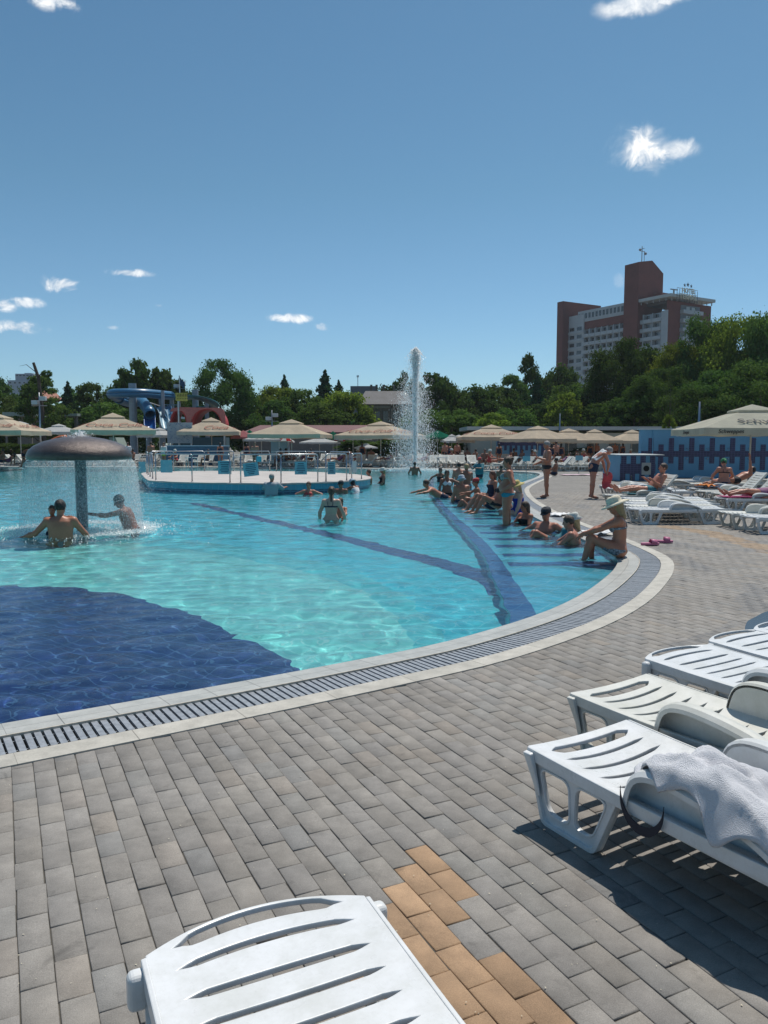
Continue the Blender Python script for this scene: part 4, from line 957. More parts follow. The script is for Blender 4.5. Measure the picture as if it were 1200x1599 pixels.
def crown(kind, seed, n=7000, leaf=.26, R0=1.0, fill=.75):
    """leaves in clumps on a branching frame; crown about 2 wide (x, y), 2 high, centred on z = 1"""
    r = np.random.default_rng(seed); cl = []
    if kind == 'round':
        nb = 95
        for k in range(nb):
            u = r.normal(0, 1, 3); u /= np.linalg.norm(u); rad = r.uniform(.55, 1.0)**.6
            cl.append((u*rad*[.82, .82, .85]+[0, 0, 1], r.uniform(.09, .25)))
    elif kind == 'tall':
        for k in range(95):
            z = r.uniform(.05, 1.95); w = math.sin(PI*min(1, (z+.15)/2.15))**.7; a = r.uniform(0, 6.28); q_ = r.uniform(.3, 1)**.5*w*.8
            cl.append((np.array([q_*math.cos(a), q_*math.sin(a), z]), r.uniform(.08, .21)))
    elif kind == 'cone':
        for k in range(130):
            z = r.uniform(0, 1.95); w = (1-z/2.05); a = r.uniform(0, 6.28); q_ = r.uniform(.0, 1)**.6*w*.8
            cl.append((np.array([q_*math.cos(a), q_*math.sin(a), z-.12*q_]), r.uniform(.09, .17)*(.6+w*.7)))
    elif kind == 'open':
        for k in range(30):
            u = r.normal(0, 1, 3); u /= np.linalg.norm(u); u[2] = abs(u[2])*1.1-.35; rad = r.uniform(.35, 1.0)
            cl.append((u*rad*[1.0, 1.0, .85]+[0, 0, 1.05], r.uniform(.09, .22)))
    w = np.array([c[1]**2.3 for c in cl]); w /= w.sum(); which = r.choice(len(cl), n, p=w)
    cen = np.array([c[0] for c in cl])[which]; rad = np.array([c[1] for c in cl])[which]
    d = r.normal(0, 1, (n, 3)); d /= np.linalg.norm(d, axis=1)[:, None]; d[:, 2] *= .62 if kind != 'cone' else .3
    P = cen+d*(rad*np.abs(r.normal(.8, .33, n)))[:, None]
    if kind == 'cone':
        z = 1.97*(1-r.uniform(0, 1, n)**.55); wz_ = (1-z/2.0)*(.72+.28*np.sin(z*26)); a = r.uniform(0, 6.28, n); q_ = wz_*r.uniform(.25, 1.0, n)**.5*(.85+.3*np.sin(a*5+z*9)); P = np.stack([q_*np.cos(a), q_*np.sin(a), z-.12*q_], 1)
    nrm = d+r.normal(0, .55, (n, 3))+[0, 0, .35]; nrm /= np.linalg.norm(nrm, axis=1)[:, None]
    t = np.cross(nrm, r.normal(0, 1, (n, 3))); t /= np.linalg.norm(t, axis=1)[:, None]; b = np.cross(nrm, t)
    s = (leaf*r.uniform(.55, 1.25, n)*.11)[:, None]
    V = np.stack([P-t*s, P-b*s*.6, P+t*s+nrm*s*.15, P+b*s*.7], 1).reshape(-1, 3)
    F = np.arange(4*n).reshape(-1, 4); me = bpy.data.meshes.new('crown'); me.vertices.add(len(V)); me.vertices.foreach_set('co', V.ravel()); me.loops.add(F.size); me.loops.foreach_set('vertex_index', F.ravel())
    me.polygons.add(len(F)); me.polygons.foreach_set('loop_start', np.arange(len(F))*4); me.update(calc_edges=True); return me, [c[0] for c in cl]
def trunk_mesh(cl, base=-.55, r0=.055, nb=9, seed=1):
    """trunk from z = base into the crown, limbs to some clump centres"""
    r = random.Random(seed); m = MB(); lean = r.uniform(-.04, .04)
    pts = [(0, 0, base), (lean*.4, 0, base*.4), (lean, lean, .25), (lean*1.6, -lean, .8), (lean, 0, 1.35)]
    m.tube(pts, [r0*1.25, r0, r0*.8, r0*.5, r0*.18], 8)
    for c in r.sample(list(cl), min(nb, len(cl))):
        z = r.uniform(.05, .8); s = Vector((lean, 0, z)); e = Vector(c); mid = (s+e)/2+Vector((0, 0, -.06)); m.tube([s, mid, e], [r0*.42, r0*.26, r0*.08], 6)
    return m.mesh('trunk', True)
PROTO = {}
def proto(key, kind, seed, m, n, leaf, nb=9, r0=.05):
    me, cl = crown(kind, seed, n, leaf); tm = trunk_mesh(cl, seed=seed, nb=nb, r0=r0); me.materials.append(m); tm.materials.append(BARK); PROTO[key] = (me, tm)
for sfx, m in (('d', LDARK), ('m', LMID), ('y', LYEL)):
    proto('round'+sfx, 'round', 3 if sfx == 'd' else 5 if sfx == 'm' else 9, m, 15000, .38)
    proto('tall'+sfx, 'tall', 13 if sfx == 'd' else 15 if sfx == 'm' else 19, m, 13000, .36)
proto('bigy', 'round', 29, LYEL, 34000, .22); proto('bigy2', 'round', 31, LMID, 34000, .22); proto('bigd', 'round', 37, LDARK, 32000, .23)
proto('cone', 'cone', 23, LCON, 9000, .34, 4, .035); proto('open', 'open', 41, LDARK, 5200, .46, 26, .045); proto('open2', 'open', 47, LDARK, 6500, .46, 26, .045)
def tree(key, u, vtop, d, w, label, name='tree', group=None, vbot=700, rz=None):
    """tree whose crown top is at photo row vtop over column u, at depth d, w metres wide"""
    x = (u-600)/1200*d; H = HC+(HOR-vtop)/1200*d; zb = HC+(HOR-vbot)/1200*d; zb = max(zb, .8) if vbot < 700 else max(.05*H, .4)
    sz = (H-zb)/2.0; r = thing(name, label, 'tree', (x, d, 0), random.uniform(0, 6.28) if rz is None else rz, group)
    cm, tm = PROTO[key]; c = bpy.data.objects.new('crown', cm); C.objects.link(c); c.parent = r; c.location = (0, 0, zb); c.scale = (w/2/.95, w/2/.95, sz)
    t = bpy.data.objects.new('trunk', tm); C.objects.link(t); t.parent = r; t.location = (0, 0, zb); t.scale = (w/2/.95, w/2/.95, max(sz, zb/.55)); return r
TG = 'trees behind the pool grounds'
TREES = [
 # key, u, vtop, depth, width, label
 ('roundd', -10, 580, 105, 9, 'dark tree cut off by the left edge of the photo'),
 ('roundm', 5, 612, 96, 8, 'mid green bush like tree low at the left edge'),
 ('tallm', 68, 588, 84, 6.5, 'green tree behind the lamp post, wrapped round a dead leaning trunk'),
 ('cone', 111, 594, 110, 7, 'dark pointed conifer right of the lamp post'),
 ('talld', 30, 640, 100, 7, 'low dark tree below the red roofed house'),
 ('tallm', 146, 601, 105, 8, 'mid green pointed tree between conifer and slide'),
 ('roundm', 172, 622, 92, 8, 'rounded green tree left of the blue slide'),
 ('talld', 193, 594, 108, 7, 'dark tree just left of the slide tower'),
 ('open', 216, 540, 100, 8.5, 'tall open crowned tree with bare gaps, left of two twin crowns'),
 ('open2', 250, 552, 102, 8.0, 'tall open crowned tree rising behind the slide, right of two twin crowns'),
 ('roundd', 232, 598, 106, 12, 'dense dark tree filling in behind the slide'),
 ('talld', 290, 612, 108, 7, 'dark tree behind the red water tunnel'),
 ('bigd', 348, 553, 96, 9.2, 'big rounded dark tree standing alone right of the slide'),
 ('roundd', 398, 606, 112, 7, 'dark tree in the dip right of the big rounded one'),
 ('roundy', 440, 596, 104, 8, 'yellow green tree left of the conifer pair'),
 ('cone', 446, 584, 116, 7, 'small dark conifer tip above the yellow green tree'),
 ('roundm', 475, 600, 102, 8, 'mid green round tree in the middle distance left of the conifer'),
 ('cone', 509, 576, 112, 8.5, 'tall dark conifer left of the old grey house'),
 ('cone', 530, 592, 116, 7, 'shorter dark conifer beside the tall one'),
 ('roundy', 540, 604, 96, 8, 'bright yellow green tree next to the old grey house'),
 ('roundm', 500, 622, 92, 8, 'lower green tree before the conifers'),
 ('talld', 430, 626, 92, 7, 'shaded green tree above the long red roof'),
 ('open2', 678, 559, 104, 7.5, 'tall dark tree with ragged layered boughs right behind the jet'),
 ('open', 636, 562, 108, 5.5, 'thin ragged treetop showing left of the jet'),
 ('roundd', 620, 588, 112, 7, 'dark tree between the old house and the jet'),
 ('roundd', 695, 592, 108, 9, 'dense dark tree right of the jet'),
 ('roundm', 660, 634, 84, 6, 'low green tree seen through the jet spray'),
 ('roundm', 706, 634, 84, 7, 'rounded grey green low tree right of the jet'),
 ('roundd', 735, 594, 112, 10, 'broad dark tree, first right of the ragged one'),
 ('roundm', 775, 594, 116, 10, 'broad mid green tree, second right of the ragged one'),
 ('tally', 770, 646, 80, 5, 'small yellow green tree behind the big tan parasol'),
 ('tallm', 800, 588, 118, 8, 'grey green tree in the wood left of the tall thin treetop'),
 ('talld', 822, 556, 122, 6, 'thin treetop standing highest left of the hotel'),
 ('cone', 837, 582, 106, 9, 'broad mid green conical tree left of the hotel'),
 ('roundd', 868, 560, 124, 9, 'dark tree top at the left foot of the hotel'),
 ('roundm', 888, 592, 104, 9, 'green tree below the hotel, left end'),
 ('tally', 880, 616, 88, 5.5, 'pale green slim tree behind the low white wall'),
 ('roundd', 925, 596, 98, 9, 'dark tree beneath the balconies of the hotel'),
 ('bigd', 968, 520, 94, 9.5, 'tall dark tree in front of the middle of the hotel'),
 ('roundd', 1005, 526, 98, 10, 'wide dark tree hiding the lower hotel floors'),
 ('bigy', 1062, 520, 90, 10, 'green tree with lit yellowish leaves in front of the brick end of the hotel'),
 ('bigd', 1030, 566, 80, 9, 'dense dark tree right of the white wall'),
 ('bigy2', 1092, 492, 88, 8.5, 'tall yellowish leaved tree right of the hotel'),
 ('bigy', 1148, 474, 84, 10, 'highest broad yellow green tree right of the hotel'),
 ('bigy2', 1204, 482, 80, 9, 'tall yellow green tree cut off by the right edge'),
 ('bigy2', 1180, 560, 70, 9, 'lower lit tree at the right edge above the big parasol'),
 ('bigd', 1120, 570, 74, 9, 'dark shaded tree behind the blue tiled wall'),
 ('bigd', 1075, 600, 72, 8, 'deep shaded tree above the small tiled box'),
 ('roundd', 950, 620, 86, 8, 'shaded low tree behind the low white wall, middle'),
 ('roundd', 990, 610, 80, 8, 'shaded low tree behind the low white wall, right'),
 ('roundm', 800, 632, 90, 7, 'low rounded tree above the right hand tan parasols'),
 ('talld', 838, 632, 92, 7, 'low dark tree above the line of tan parasols'),
 ('roundd', 325, 640, 100, 8, 'low dark tree behind the parasol with one short word'),
 ('roundm', 385, 640, 96, 7, 'low green tree left of the long red roof'),
 ('roundd', 110, 640, 96, 8, 'low dark tree behind the small white parasol'),
 ('roundd', 150, 650, 92, 8, 'low dark tree left behind the mushroom shower'),
 ('talld', 215, 640, 90, 7, 'low dark tree under the blue slide loop'),
]
for (k, u, vt, d, w, lab) in TREES: tree(k, u, vt, d, w*(1.4 if k == 'cone' and w < 9 else 1), lab, 'conifer' if k == 'cone' else 'tree', TG)
def poplar():
    o = tree('tally', 1043, 648, 50, 1.1, 'thin young tree poking up behind the blue tiled wall', vbot=690); return o
poplar()
# far belt of wood that closes the horizon
r = np.random.default_rng(77); n = 26000; X = r.uniform(-110, 120, n); H = 7.5+2.5*np.sin(X*.09)+1.5*np.sin(X*.31+1)+1.0*np.sin(X*.8); Z = H*r.uniform(0, 1, n)**.6+r.normal(0, .4, n); Y = 150+r.uniform(-5, 5, n)+3*np.sin(X*.2)
P = np.stack([X, Y, np.maximum(Z, .1)], 1); nr = r.normal(0, 1, (n, 3)); nr[:, 1] -= 1; nr /= np.linalg.norm(nr, axis=1)[:, None]; t = np.cross(nr, r.normal(0, 1, (n, 3))); t /= np.linalg.norm(t, axis=1)[:, None]; b = np.cross(nr, t); s = r.uniform(.25, .6, n)[:, None]
V = np.stack([P-t*s, P-b*s*.7, P+t*s, P+b*s*.7], 1).reshape(-1, 3); me = bpy.data.meshes.new('wood'); F = np.arange(4*n).reshape(-1, 4)
me.vertices.add(len(V)); me.vertices.foreach_set('co', V.ravel()); me.loops.add(F.size); me.loops.foreach_set('vertex_index', F.ravel()); me.polygons.add(len(F)); me.polygons.foreach_set('loop_start', np.arange(len(F))*4); me.update(calc_edges=True)
obj('woodland', me, LDARK, label='far dark wood closing the view behind the trees', cat='woodland', kind='stuff')
# low shrubs behind the far loungers
r_ = random.Random(4)
for k, (u, v, d, w) in enumerate([(640,672,70,6),(690,676,70,5),(560,684,72,5),(600,686,72,5),(75,690,70,6),(130,692,70,5),(20,690,70,5),(860,694,68,4),(905,696,68,4)]):
    places = ['behind the jet', 'behind the green parasol', 'under the lettered tan parasol', 'left of the jet foot', 'under the small white parasol at left', 'behind the mushroom cap', 'at the left edge under the tan parasol', 'left by the low white wall', 'right by the low white wall']
    tree('roundm' if k % 2 else 'roundd', u, v, d, w, 'low green shrub '+places[k], 'shrub', 'shrubs behind the far loungers')['category'] = 'shrub'
# dead leaning trunk with a tuft, beside the lamp post
dt = thing('dead_trunk', 'bare leaning trunk rising out of the green tree at the left', 'tree', ((66-600)/1200*82, 82, 0)); m = MB(); m.tube([(0.5, 0, 0), (.3, 0, 5), (0, 0, 8.6), (-.45, 0, 10.1)], [.22, .2, .18, .15], 8); m.tube([(-.1, 0, 9), (-1.2, 0, 9.9), (-2.0, .1, 9.75)], [.05, .03, .01], 5); m.tube([(0, 0, 8.7), (.8, 0, 9.3)], [.06, .03], 5); m.build('trunk', BARK, dt)
c = bpy.data.objects.new('crown', PROTO['roundm'][0]); C.objects.link(c); c.parent = dt; c.location = (.9, 0, 8.5); c.scale = (.75, .5, .45)
# ------------------------------------------------------------ hotel
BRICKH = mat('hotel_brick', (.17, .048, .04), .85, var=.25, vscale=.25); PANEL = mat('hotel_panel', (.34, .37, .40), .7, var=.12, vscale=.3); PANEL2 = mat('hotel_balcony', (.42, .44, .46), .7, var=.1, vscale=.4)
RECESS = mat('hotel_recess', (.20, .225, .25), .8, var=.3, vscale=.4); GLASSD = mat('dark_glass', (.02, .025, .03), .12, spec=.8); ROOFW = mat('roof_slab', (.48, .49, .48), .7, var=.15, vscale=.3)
a_ = Vector((.51, -.86, 0)).normalized(); b_ = Vector((.86, .51, 0))
Cc = Vector(pixd(1038, 692, 262)); Cc.z = 0
HM = Matrix(((b_.x, -a_.x, 0, Cc.x), (b_.y, -a_.y, 0, Cc.y), (0, 0, 1, 0), (0, 0, 0, 1)))       # local x = b (right, away), local y = -a (left, away)
hotel = thing('hotel', 'tall brick and grey hotel tower block rising above the trees on the right', 'building'); hotel.matrix_world = HM
def loc_on(u, v, xl):
    """local (y, z) of the point on plane local x = xl seen at pixel"""
    o = Vector((0, 0, HC)); d = (pixd(u, v, 10)-o); n = b_; P0_ = Cc+b_*xl; t = (P0_-o).dot(n)/d.dot(n); p = o+d*t; q_ = HM.inverted()@p; return q_.y, q_.z
def loc_ony(u, v, yl):
    o = Vector((0, 0, HC)); d = (pixd(u, v, 10)-o); n = -a_; P0_ = Cc-a_*yl; t = (P0_-o).dot(n)/d.dot(n); p = o+d*t; q_ = HM.inverted()@p; return q_.x, q_.z
yL, zL = loc_on(890, 490, 0); yT, zT = loc_on(974, 472, 0); yT2, _ = loc_on(990, 480, 0); _, zR = loc_on(1036, 470, 0)
_, zTow = loc_on(978, 418, 0); ySign, zSign = loc_on(1036, 468, 0)
FH = 3.0
def hbox(name, a, b, m, parent=hotel, bv=0): 
    k = MB(); k.box(a, b); return k.build(name, m, parent)
zTop = zR; zW = (zL+zT)/2
# main slab behind both fronts
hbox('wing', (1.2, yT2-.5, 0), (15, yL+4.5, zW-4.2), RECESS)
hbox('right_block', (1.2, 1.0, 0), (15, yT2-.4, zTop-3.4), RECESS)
brk = MB(); brk.box((.0, .4, 0), (22.5, .8, zTop)); brk.build('end_wall', BRICKH, hotel)                      # brick end facing the camera side
hbox('end_pier', (-.3, .1, 0), (-.01, 2.6, zTop-3.2), PANEL2)
# left brick fin and upper brick band
yF0, zF0 = loc_on(889, 475, 0)
hbox('left_fin', (-3.2, yF0-.2, 0), (17, yF0+3.0, zL+4.6), BRICKH)
hbox('brick_band', (.5, yT2, zW-6.9), (1.6, yF0-4.5, zW-4.1), BRICKH)
# attic strip with small windows
at = MB(); at.box((.3, yT2, zW-4.1), (14, yF0-4.6, zW)); at.build('attic', PANEL2, hotel)
n = 15
for k in range(n):
    y = yT2+.8+(yF0-5.4-yT2)*(k+.3)/n
    w = MB(); w.box((.22, y, zW-2.9), (.34, y+1.0, zW-1.0)); w.build('attic_window', GLASSD, hotel)
# tower (lift shaft) with sloping top
yA, _ = loc_on(974, 500, -1.5); yB, _ = loc_on(996, 500, -1.5)
tw = MB(); x0, x1 = -1.5, 11.0; y0, y1 = min(yA, yB), max(yA, yB); zt = zTow+1.5
V = [(x0,y0,0),(x1,y0,0),(x1,y1,0),(x0,y1,0),(x0,y0,zt-1.0),(x0+6.6,y0,zt+.2),(x1,y0,zt-3.6),(x1,y1,zt-3.6),(x0+6.6,y1,zt+.2),(x0,y1,zt-1.0)]
tw.add(V, [(0,1,6,5,4),(3,9,8,7,2),(0,4,9,3),(4,5,8,9),(5,6,7,8),(1,2,7,6)]); tw.build('lift_tower', BRICKH, hotel)
an = MB(); an.tube([(3.4, (y0+y1)/2, zt), (3.4, (y0+y1)/2, zt+5.5)], .14, 6); an.tube([(3.4, (y0+y1)/2-1.1, zt+4.6), (3.4, (y0+y1)/2+1.1, zt+4.6)], .1, 5); an.tube([(2.2, (y0+y1)/2, zt+3.8), (4.8, (y0+y1)/2, zt+3.8)], .1, 5); an.tube([(4.6, (y0+y1)/2, zt), (4.6, (y0+y1)/2, zt+4)], .1, 5)
an.sphere((5.2, (y0+y1)/2, zt+3.2), .5, 8, 5); an.sphere((2.4, (y0+y1)/2, zt+4.2), .45, 8, 5); an.build('mast', mat('mast_grey', (.2, .21, .23), .6), hotel)
# balcony fronts on the left wing and the right block
def front_bays(ya, yb, ztop, nb, nf, lab):
    bw = (yb-ya)/nb; mull = MB()
    for i in range(nb+1): mull.box((-.15, ya+bw*i-.13, 8), (.9, ya+bw*i+.13, ztop))
    mull.build('party_wall', PANEL2, hotel)
    for f in range(nf):
        z = ztop-FH*(f+1); bl = MB()
        for i in range(nb):
            bl.box((-.25, ya+bw*i+.2, z), (.15, ya+bw*(i+1)-.2, z+1.15))
        bl.box((-.1, ya, z-.14), (1.25, yb, z+.0)); bl.build('balcony', PANEL2, hotel)
        bk_ = MB(); bk_.box((1.05, ya, z), (1.2, yb, z+FH)); bk_.build('room_wall', PANEL, hotel)
        if f >= (9 if lab == 'l' else 5): continue
        for i in range(nb):
            y = ya+bw*i; wd = MB(); wd.box((.98, y+bw*.55, z+.9), (1.04, y+bw*.88, z+2.6)); wd.build('window', GLASSD, hotel)
front_bays(yT2+.2, yF0-8.2, zW-7.0, 8, 17, 'l'); front_bays(2.7, yT2-.6, zTop-3.4, 3, 17, 'r')
# narrow stair strip beside the fin
st = MB(); st.box((.0, yF0-8.0, 0), (1.1, yF0-.2, zW-1.2)); st.build('stair_bay', PANEL2, hotel)
for f in range(14):
    z = zW-7-FH*f; 
    for ya_, yb_ in ((yF0-3.2, yF0-.8), (yF0-7, yF0-4.6)):
        if f < 9: w = MB(); w.box((-.08, ya_, z), (-.01, yb_, z+1.3)); w.build('stair_window', GLASSD, hotel)
    w = MB(); w.box((-.3, yF0-8.0, z-1.2), (-.02, yF0-.2, z-.3)); w.build('stair_band', PANEL2, hotel)
# end-face balconies
xb0, _ = loc_ony(1064, 500, -.1); xb1, _ = loc_ony(1095, 500, -.1)
for f in range(15):
    z = zTop-2.6-FH*f-1.3; k = MB(); k.box((xb0, -1.1, z), (xb1, .38, z+1.25)); k.build('end_balcony', PANEL2, hotel)
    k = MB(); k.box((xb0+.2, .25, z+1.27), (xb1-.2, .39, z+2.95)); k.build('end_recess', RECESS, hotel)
    for dx in (.28, .55): 
        k = MB(); k.box((xb0+(xb1-xb0)*dx, .15, z+1.3), (xb0+(xb1-xb0)*(dx+.17), .24, z+2.5)); k.build('end_window', mat('net_curtain', (.5, .52, .52), .6), hotel)
# roof terrace: slab, posts, plant rooms
_, zc = loc_on(1036, 459, -1)
k = MB(); k.box((-1.2, -1.6, zTop+.9), (22.0, yT2-.5, zTop+1.9)); k.build('roof_slab', ROOFW, hotel)
k = MB()
for i in range(9): k.box((22.0-2.6*i, -.2, zTop), (22.2-2.6*i, .1, zTop+.9))
for i in range(6): k.box((-.3, 1+i*2.6, zTop), (0, 1.2+i*2.6, zTop+.9))
k.build('terrace_posts', PANEL2, hotel)
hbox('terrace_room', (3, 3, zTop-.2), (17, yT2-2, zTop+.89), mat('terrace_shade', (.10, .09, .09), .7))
hbox('plant_room', (6, 8, zTop+1.9), (11, yT2-1, zTop+4.4), BRICKH); hbox('plant_box', (4, 12, zTop+1.9), (6, yT2-1, zTop+4.9), PANEL2)
k = MB(); k.box((8.5, 5, zTop+1.9), (8.9, 5.4, zTop+5.2)); k.box((7, 5, zTop+5.0), (10.5, 5.4, zTop+5.3)); k.build('vent', RECESS, hotel)
# rooftop letters and three stars
SG = mat('sign_letters', (.60, .55, .42), .6); STAR = mat('sign_star', (.03, .06, .09), .5)
xs0, _ = loc_ony(1059, 460, -2.6); xs1, _ = loc_ony(1091, 460, -2.6); xc = (xs0+xs1)/2; wS = xs1-xs0
fr_ = MB()
for i in range(9): fr_.box((xs0+i*wS/8-.06, -2.35, zTop-.6), (xs0+i*wS/8+.06, -2.25, zTop+3.5))
for z in (zTop-.4, zTop+1.65, zTop+3.4): fr_.box((xs0-.1, -2.35, z+.3), (xs1+.1, -2.25, z+.42))
fr_.build('sign_frame', mat('sign_frame', (.09, .09, .09), .6), hotel)
for txt, z, s_ in (('HOTEL', zTop+3.1, 2.2), ('TERMAL', zTop+1.1, 2.4)):
    me = text_mesh(txt, s_, 0, .08, bold=.03); me.transform(frame((xc+(.3 if s_ > 2 else 0), -2.55, z), (1, 0, 0), (0, 0, 1))); obj('sign_letters', me, SG, hotel)
for i, dx in enumerate((-1.6, 0, 1.7)):
    pts = []
    for j in range(10):
        rr = (.6 if i != 1 else .75)*(1 if j % 2 == 0 else .42); pts.append((rr*math.sin(PI*j/5), rr*math.cos(PI*j/5)))
    me = curve_mesh([pts], .08); me.transform(frame((xc+dx, -2.4, zTop+4.9+(.3 if i == 1 else 0)), (1, 0, 0), (0, 0, 1))); obj('star', me, STAR, hotel)
# ------------------------------------------------------------ tiled shower walls
mblue = mat('pool_wall_blue', (.13, .34, .52), .5, var=.2, vscale=1.0); MOS = tile_strip_mat('navy_mosaic', (.018, .02, .07), (.03, .025, .10), (.10, .09, .22), .14, .09, .006, rough=.3); CAPW = mat('wall_cap', (.62, .64, .64), .7, var=.15)
def mosaic_mat():
    m = bpy.data.materials.new('mosaic'); m.use_nodes = True; t = m.node_tree; t.nodes.clear(); q = NT(t)
    b = q.n('ShaderNodeBsdfPrincipled'); o = q.n('ShaderNodeOutputMaterial'); t.links.new(b.outputs[0], o.inputs[0]); tc = q.n('ShaderNodeTexCoord').outputs['Object']
    sp = q.n('ShaderNodeSeparateXYZ', ins={0: tc}); c = q.n('ShaderNodeCombineXYZ', ins={0: q.math('ADD', sp.outputs[0], sp.outputs[1]), 1: sp.outputs[2]})
    br = q.n('ShaderNodeTexBrick', offset=0, ins={'Vector': c.outputs[0], 'Color1': (.016,.016,.06,1), 'Color2': (.03,.03,.10,1), 'Mortar': (.08,.09,.2,1), 'Scale': 1, 'Mortar Size': .008, 'Brick Width': .15, 'Row Height': .09})
    t.links.new(br.outputs[0], b.inputs['Base Color']); b.inputs['Roughness'].default_value = .3; return m
MOSM = mosaic_mat()
Yw = 37.0
def wx(u, y=Yw): return (u-600)/1200*y
def wz(v, y=Yw): return HC+(HOR-v)/1200*y
w1 = thing('shower_wall', 'long light blue wall with navy mosaic bars behind the loungers', 'wall', (wx(1000), Yw, 0))
L_ = wx(1330)-wx(1000); Ht = wz(671)
k = MB(); k.box((0, 0, 0), (L_, .35, Ht)); k.build('wall', mblue, w1)
k = MB(); k.box((-.06, -.06, Ht), (L_, .41, Ht+.05)); k.build('coping', CAPW, w1)
zb0, zb1 = wz(713), wz(704)
k = MB(); k.box((.02, -.012, zb0), (L_-.02, -.001, zb1))
step = 15.9; u = 1011.5; i = 0
while u < 1325:
    up_tall = i % 2 == 0
    x0_, x1_ = wx(u)-wx(1000), wx(u+8)-wx(1000)
    k.box((x0_, -.012, zb1), (x1_, -.001, wz(684) if up_tall else wz(694)))
    k.box((x0_ if up_tall else x0_, -.012, wz(723.5) if up_tall else wz(733.5)), (x1_, -.001, zb0)); u += step; i += 1
k.build('mosaic_bars', MOSM, w1)
for i in range(9):
    x = 2.2+i*.9*1.1; k = MB(); k.tube([(x, -.005, wz(700)), (x, -.09, wz(700)), (x, -.12, wz(702))], .018, 6); k.sphere((x, -.06, wz(716)), .035, 8, 5); k.build('tap', STEEL, w1)
k = MB(); k.tube([(.55, -.03, 0), (.55, -.03, Ht)], .03, 6); k.build('downpipe', mblue, w1)
Yb = 33.6
w2 = thing('tiled_box', 'small blue and navy tiled counter box in front of the long blue wall', 'counter', (wx(968, Yb), Yb, 0)); wL = wx(1024, Yb)-wx(968, Yb); hz_ = wz(711, Yb)
k = MB(); k.box((0, 0, 0), (wL, 2.6, hz_)); k.build('body', mblue, w2)
k = MB(); k.box((-.05, -.05, hz_), (wL+.35, 2.65, hz_+.04)); k.build('top', CAPW, w2)
k = MB(); k.box((.01, -.012, .32), (wL-.01, -.001, hz_-.36))
for i in range(4): k.box((.05+i*.42, -.0125, hz_-.36), (.28+i*.42, -.0015, hz_-.02))
for i in range(4): k.box((.02+i*.42, -.0125, .02), (.25+i*.42, -.0015, .32))
k.box((wL+.001, .2, .0), (wL+.012, 2.5, hz_-.02)); k.build('mosaic_bars', MOSM, w2)
k = MB(); k.box((wL-.62, -.03, .28), (wL-.22, -.013, .80)); k.build('panel', mat('steel_panel', (.45, .46, .45), .5, var=.2), w2)
k = MB(); k.lathe([(.0, 0), (.13, 0), (.13, .01), (0, .01)], 16, Matrix.Translation((wL-.42, -.035, .55))@Matrix.Rotation(R(90), 4, 'X')); k.build('opening', mat('dark_hole', (.01, .01, .01), .9), w2)
# far blue mosaic wall under the parasols
Yf = 64; w3 = thing('mosaic_wall', 'far blue wall with navy mosaic steps under the tan parasols', 'wall', (wx(776, Yf), Yf, 0)); wl = wx(850, Yf)-wx(776, Yf); h3 = wz(689, Yf)
k = MB(); k.box((0, 0, 0), (wl, .4, h3)); k.build('wall', mblue, w3)
k = MB(); k.box((.02, -.02, h3-.35), (wl-.02, -.003, h3-.02))
for i in range(9):
    k.box((.15+i*.44*1.0, -.021, h3-(.75 if i % 2 else 1.15)), (.37+i*.44, -.004, h3-.35))
k.build('mosaic_bars', MOSM, w3)
# long low white building with flat roof
Yl = 67; w4 = thing('pavilion', 'long low cream building with a flat white roof edge behind the right hand parasols', 'building', (wx(735, Yl), Yl, 0)); wl = wx(1085, Yl)-wx(735, Yl)
k = MB(); k.box((0, 0, 0), (wl, 6, wz(676, Yl))); k.build('wall', mat('cream_render', (.52, .50, .43), .85, var=.2, vscale=.5), w4)
k = MB(); k.box((-.4, -.9, wz(672, Yl)), (wl+.4, 6.3, wz(666.5, Yl))); k.build('roof', ROOFW, w4)
for i in range(7):
    k = MB(); k.box((6.3+i*1.9, -.05, .9), (7.3+i*1.9, -.003, 2.0)); k.build('window', GLASSD, w4)
# building with the long dull red roof
Yr = 78; w5 = thing('red_roof_building', 'long low building with a dull red roof behind the middle parasols', 'building', (wx(388, Yr), Yr, 0)); wl = wx(590, Yr)-wx(388, Yr)
k = MB(); k.box((0, 0, 0), (wl, 6, wz(675, Yr))); k.build('wall', mat('shed_wall', (.25, .22, .2), .9, var=.2), w5)
z0, z1 = wz(675, Yr), wz(663, Yr)
k = MB(); k.add([(-.4,-.6,z0),(wl+.4,-.6,z0),(wl+.4,3,z1),(.8,3,z1),(wl+.4,6.6,z0),(-.4,6.6,z0),(-.4,-.6,z0-.15),(wl+.4,-.6,z0-.15)], [(0,1,2,3),(3,2,4,5),(0,3,5),(1,4,2),(6,7,1,0)]); k.build('roof', mat('dull_red_roof', (.17, .075, .075), .8, var=.2, vscale=.6), w5)
# old grey house with a steep dark roof
Yo = 98; w6 = thing('old_house', 'old grey house with steep slate roof and chimneys left of the fountain', 'building', (wx(563, Yo), Yo, 0)); wl = wx(640, Yo)-wx(563, Yo)
OW = mat('old_plaster', (.20, .165, .13), .9, var=.35, vscale=.8)
z0 = wz(632, Yo); k = MB(); k.box((0, 0, 0), (wl, 9, z0)); k.build('wall', OW, w6)
z1 = wz(609, Yo); k = MB(); k.add([(-.4,-.4,z0),(wl+.4,-.4,z0),(wl+.4,9.4,z0),(-.4,9.4,z0),(.6,3.2,z1),(wl-.4,3.2,z1),(wl-.4,5.8,z1),(.6,5.8,z1)], [(0,1,5,4),(1,2,6,5),(2,3,7,6),(3,0,4,7),(4,5,6,7),(3,2,1,0)]); rf = k.build('roof', mat('slate_roof', (.07, .07, .08), .7, var=.4, vscale=1.2, bump=.4), w6)
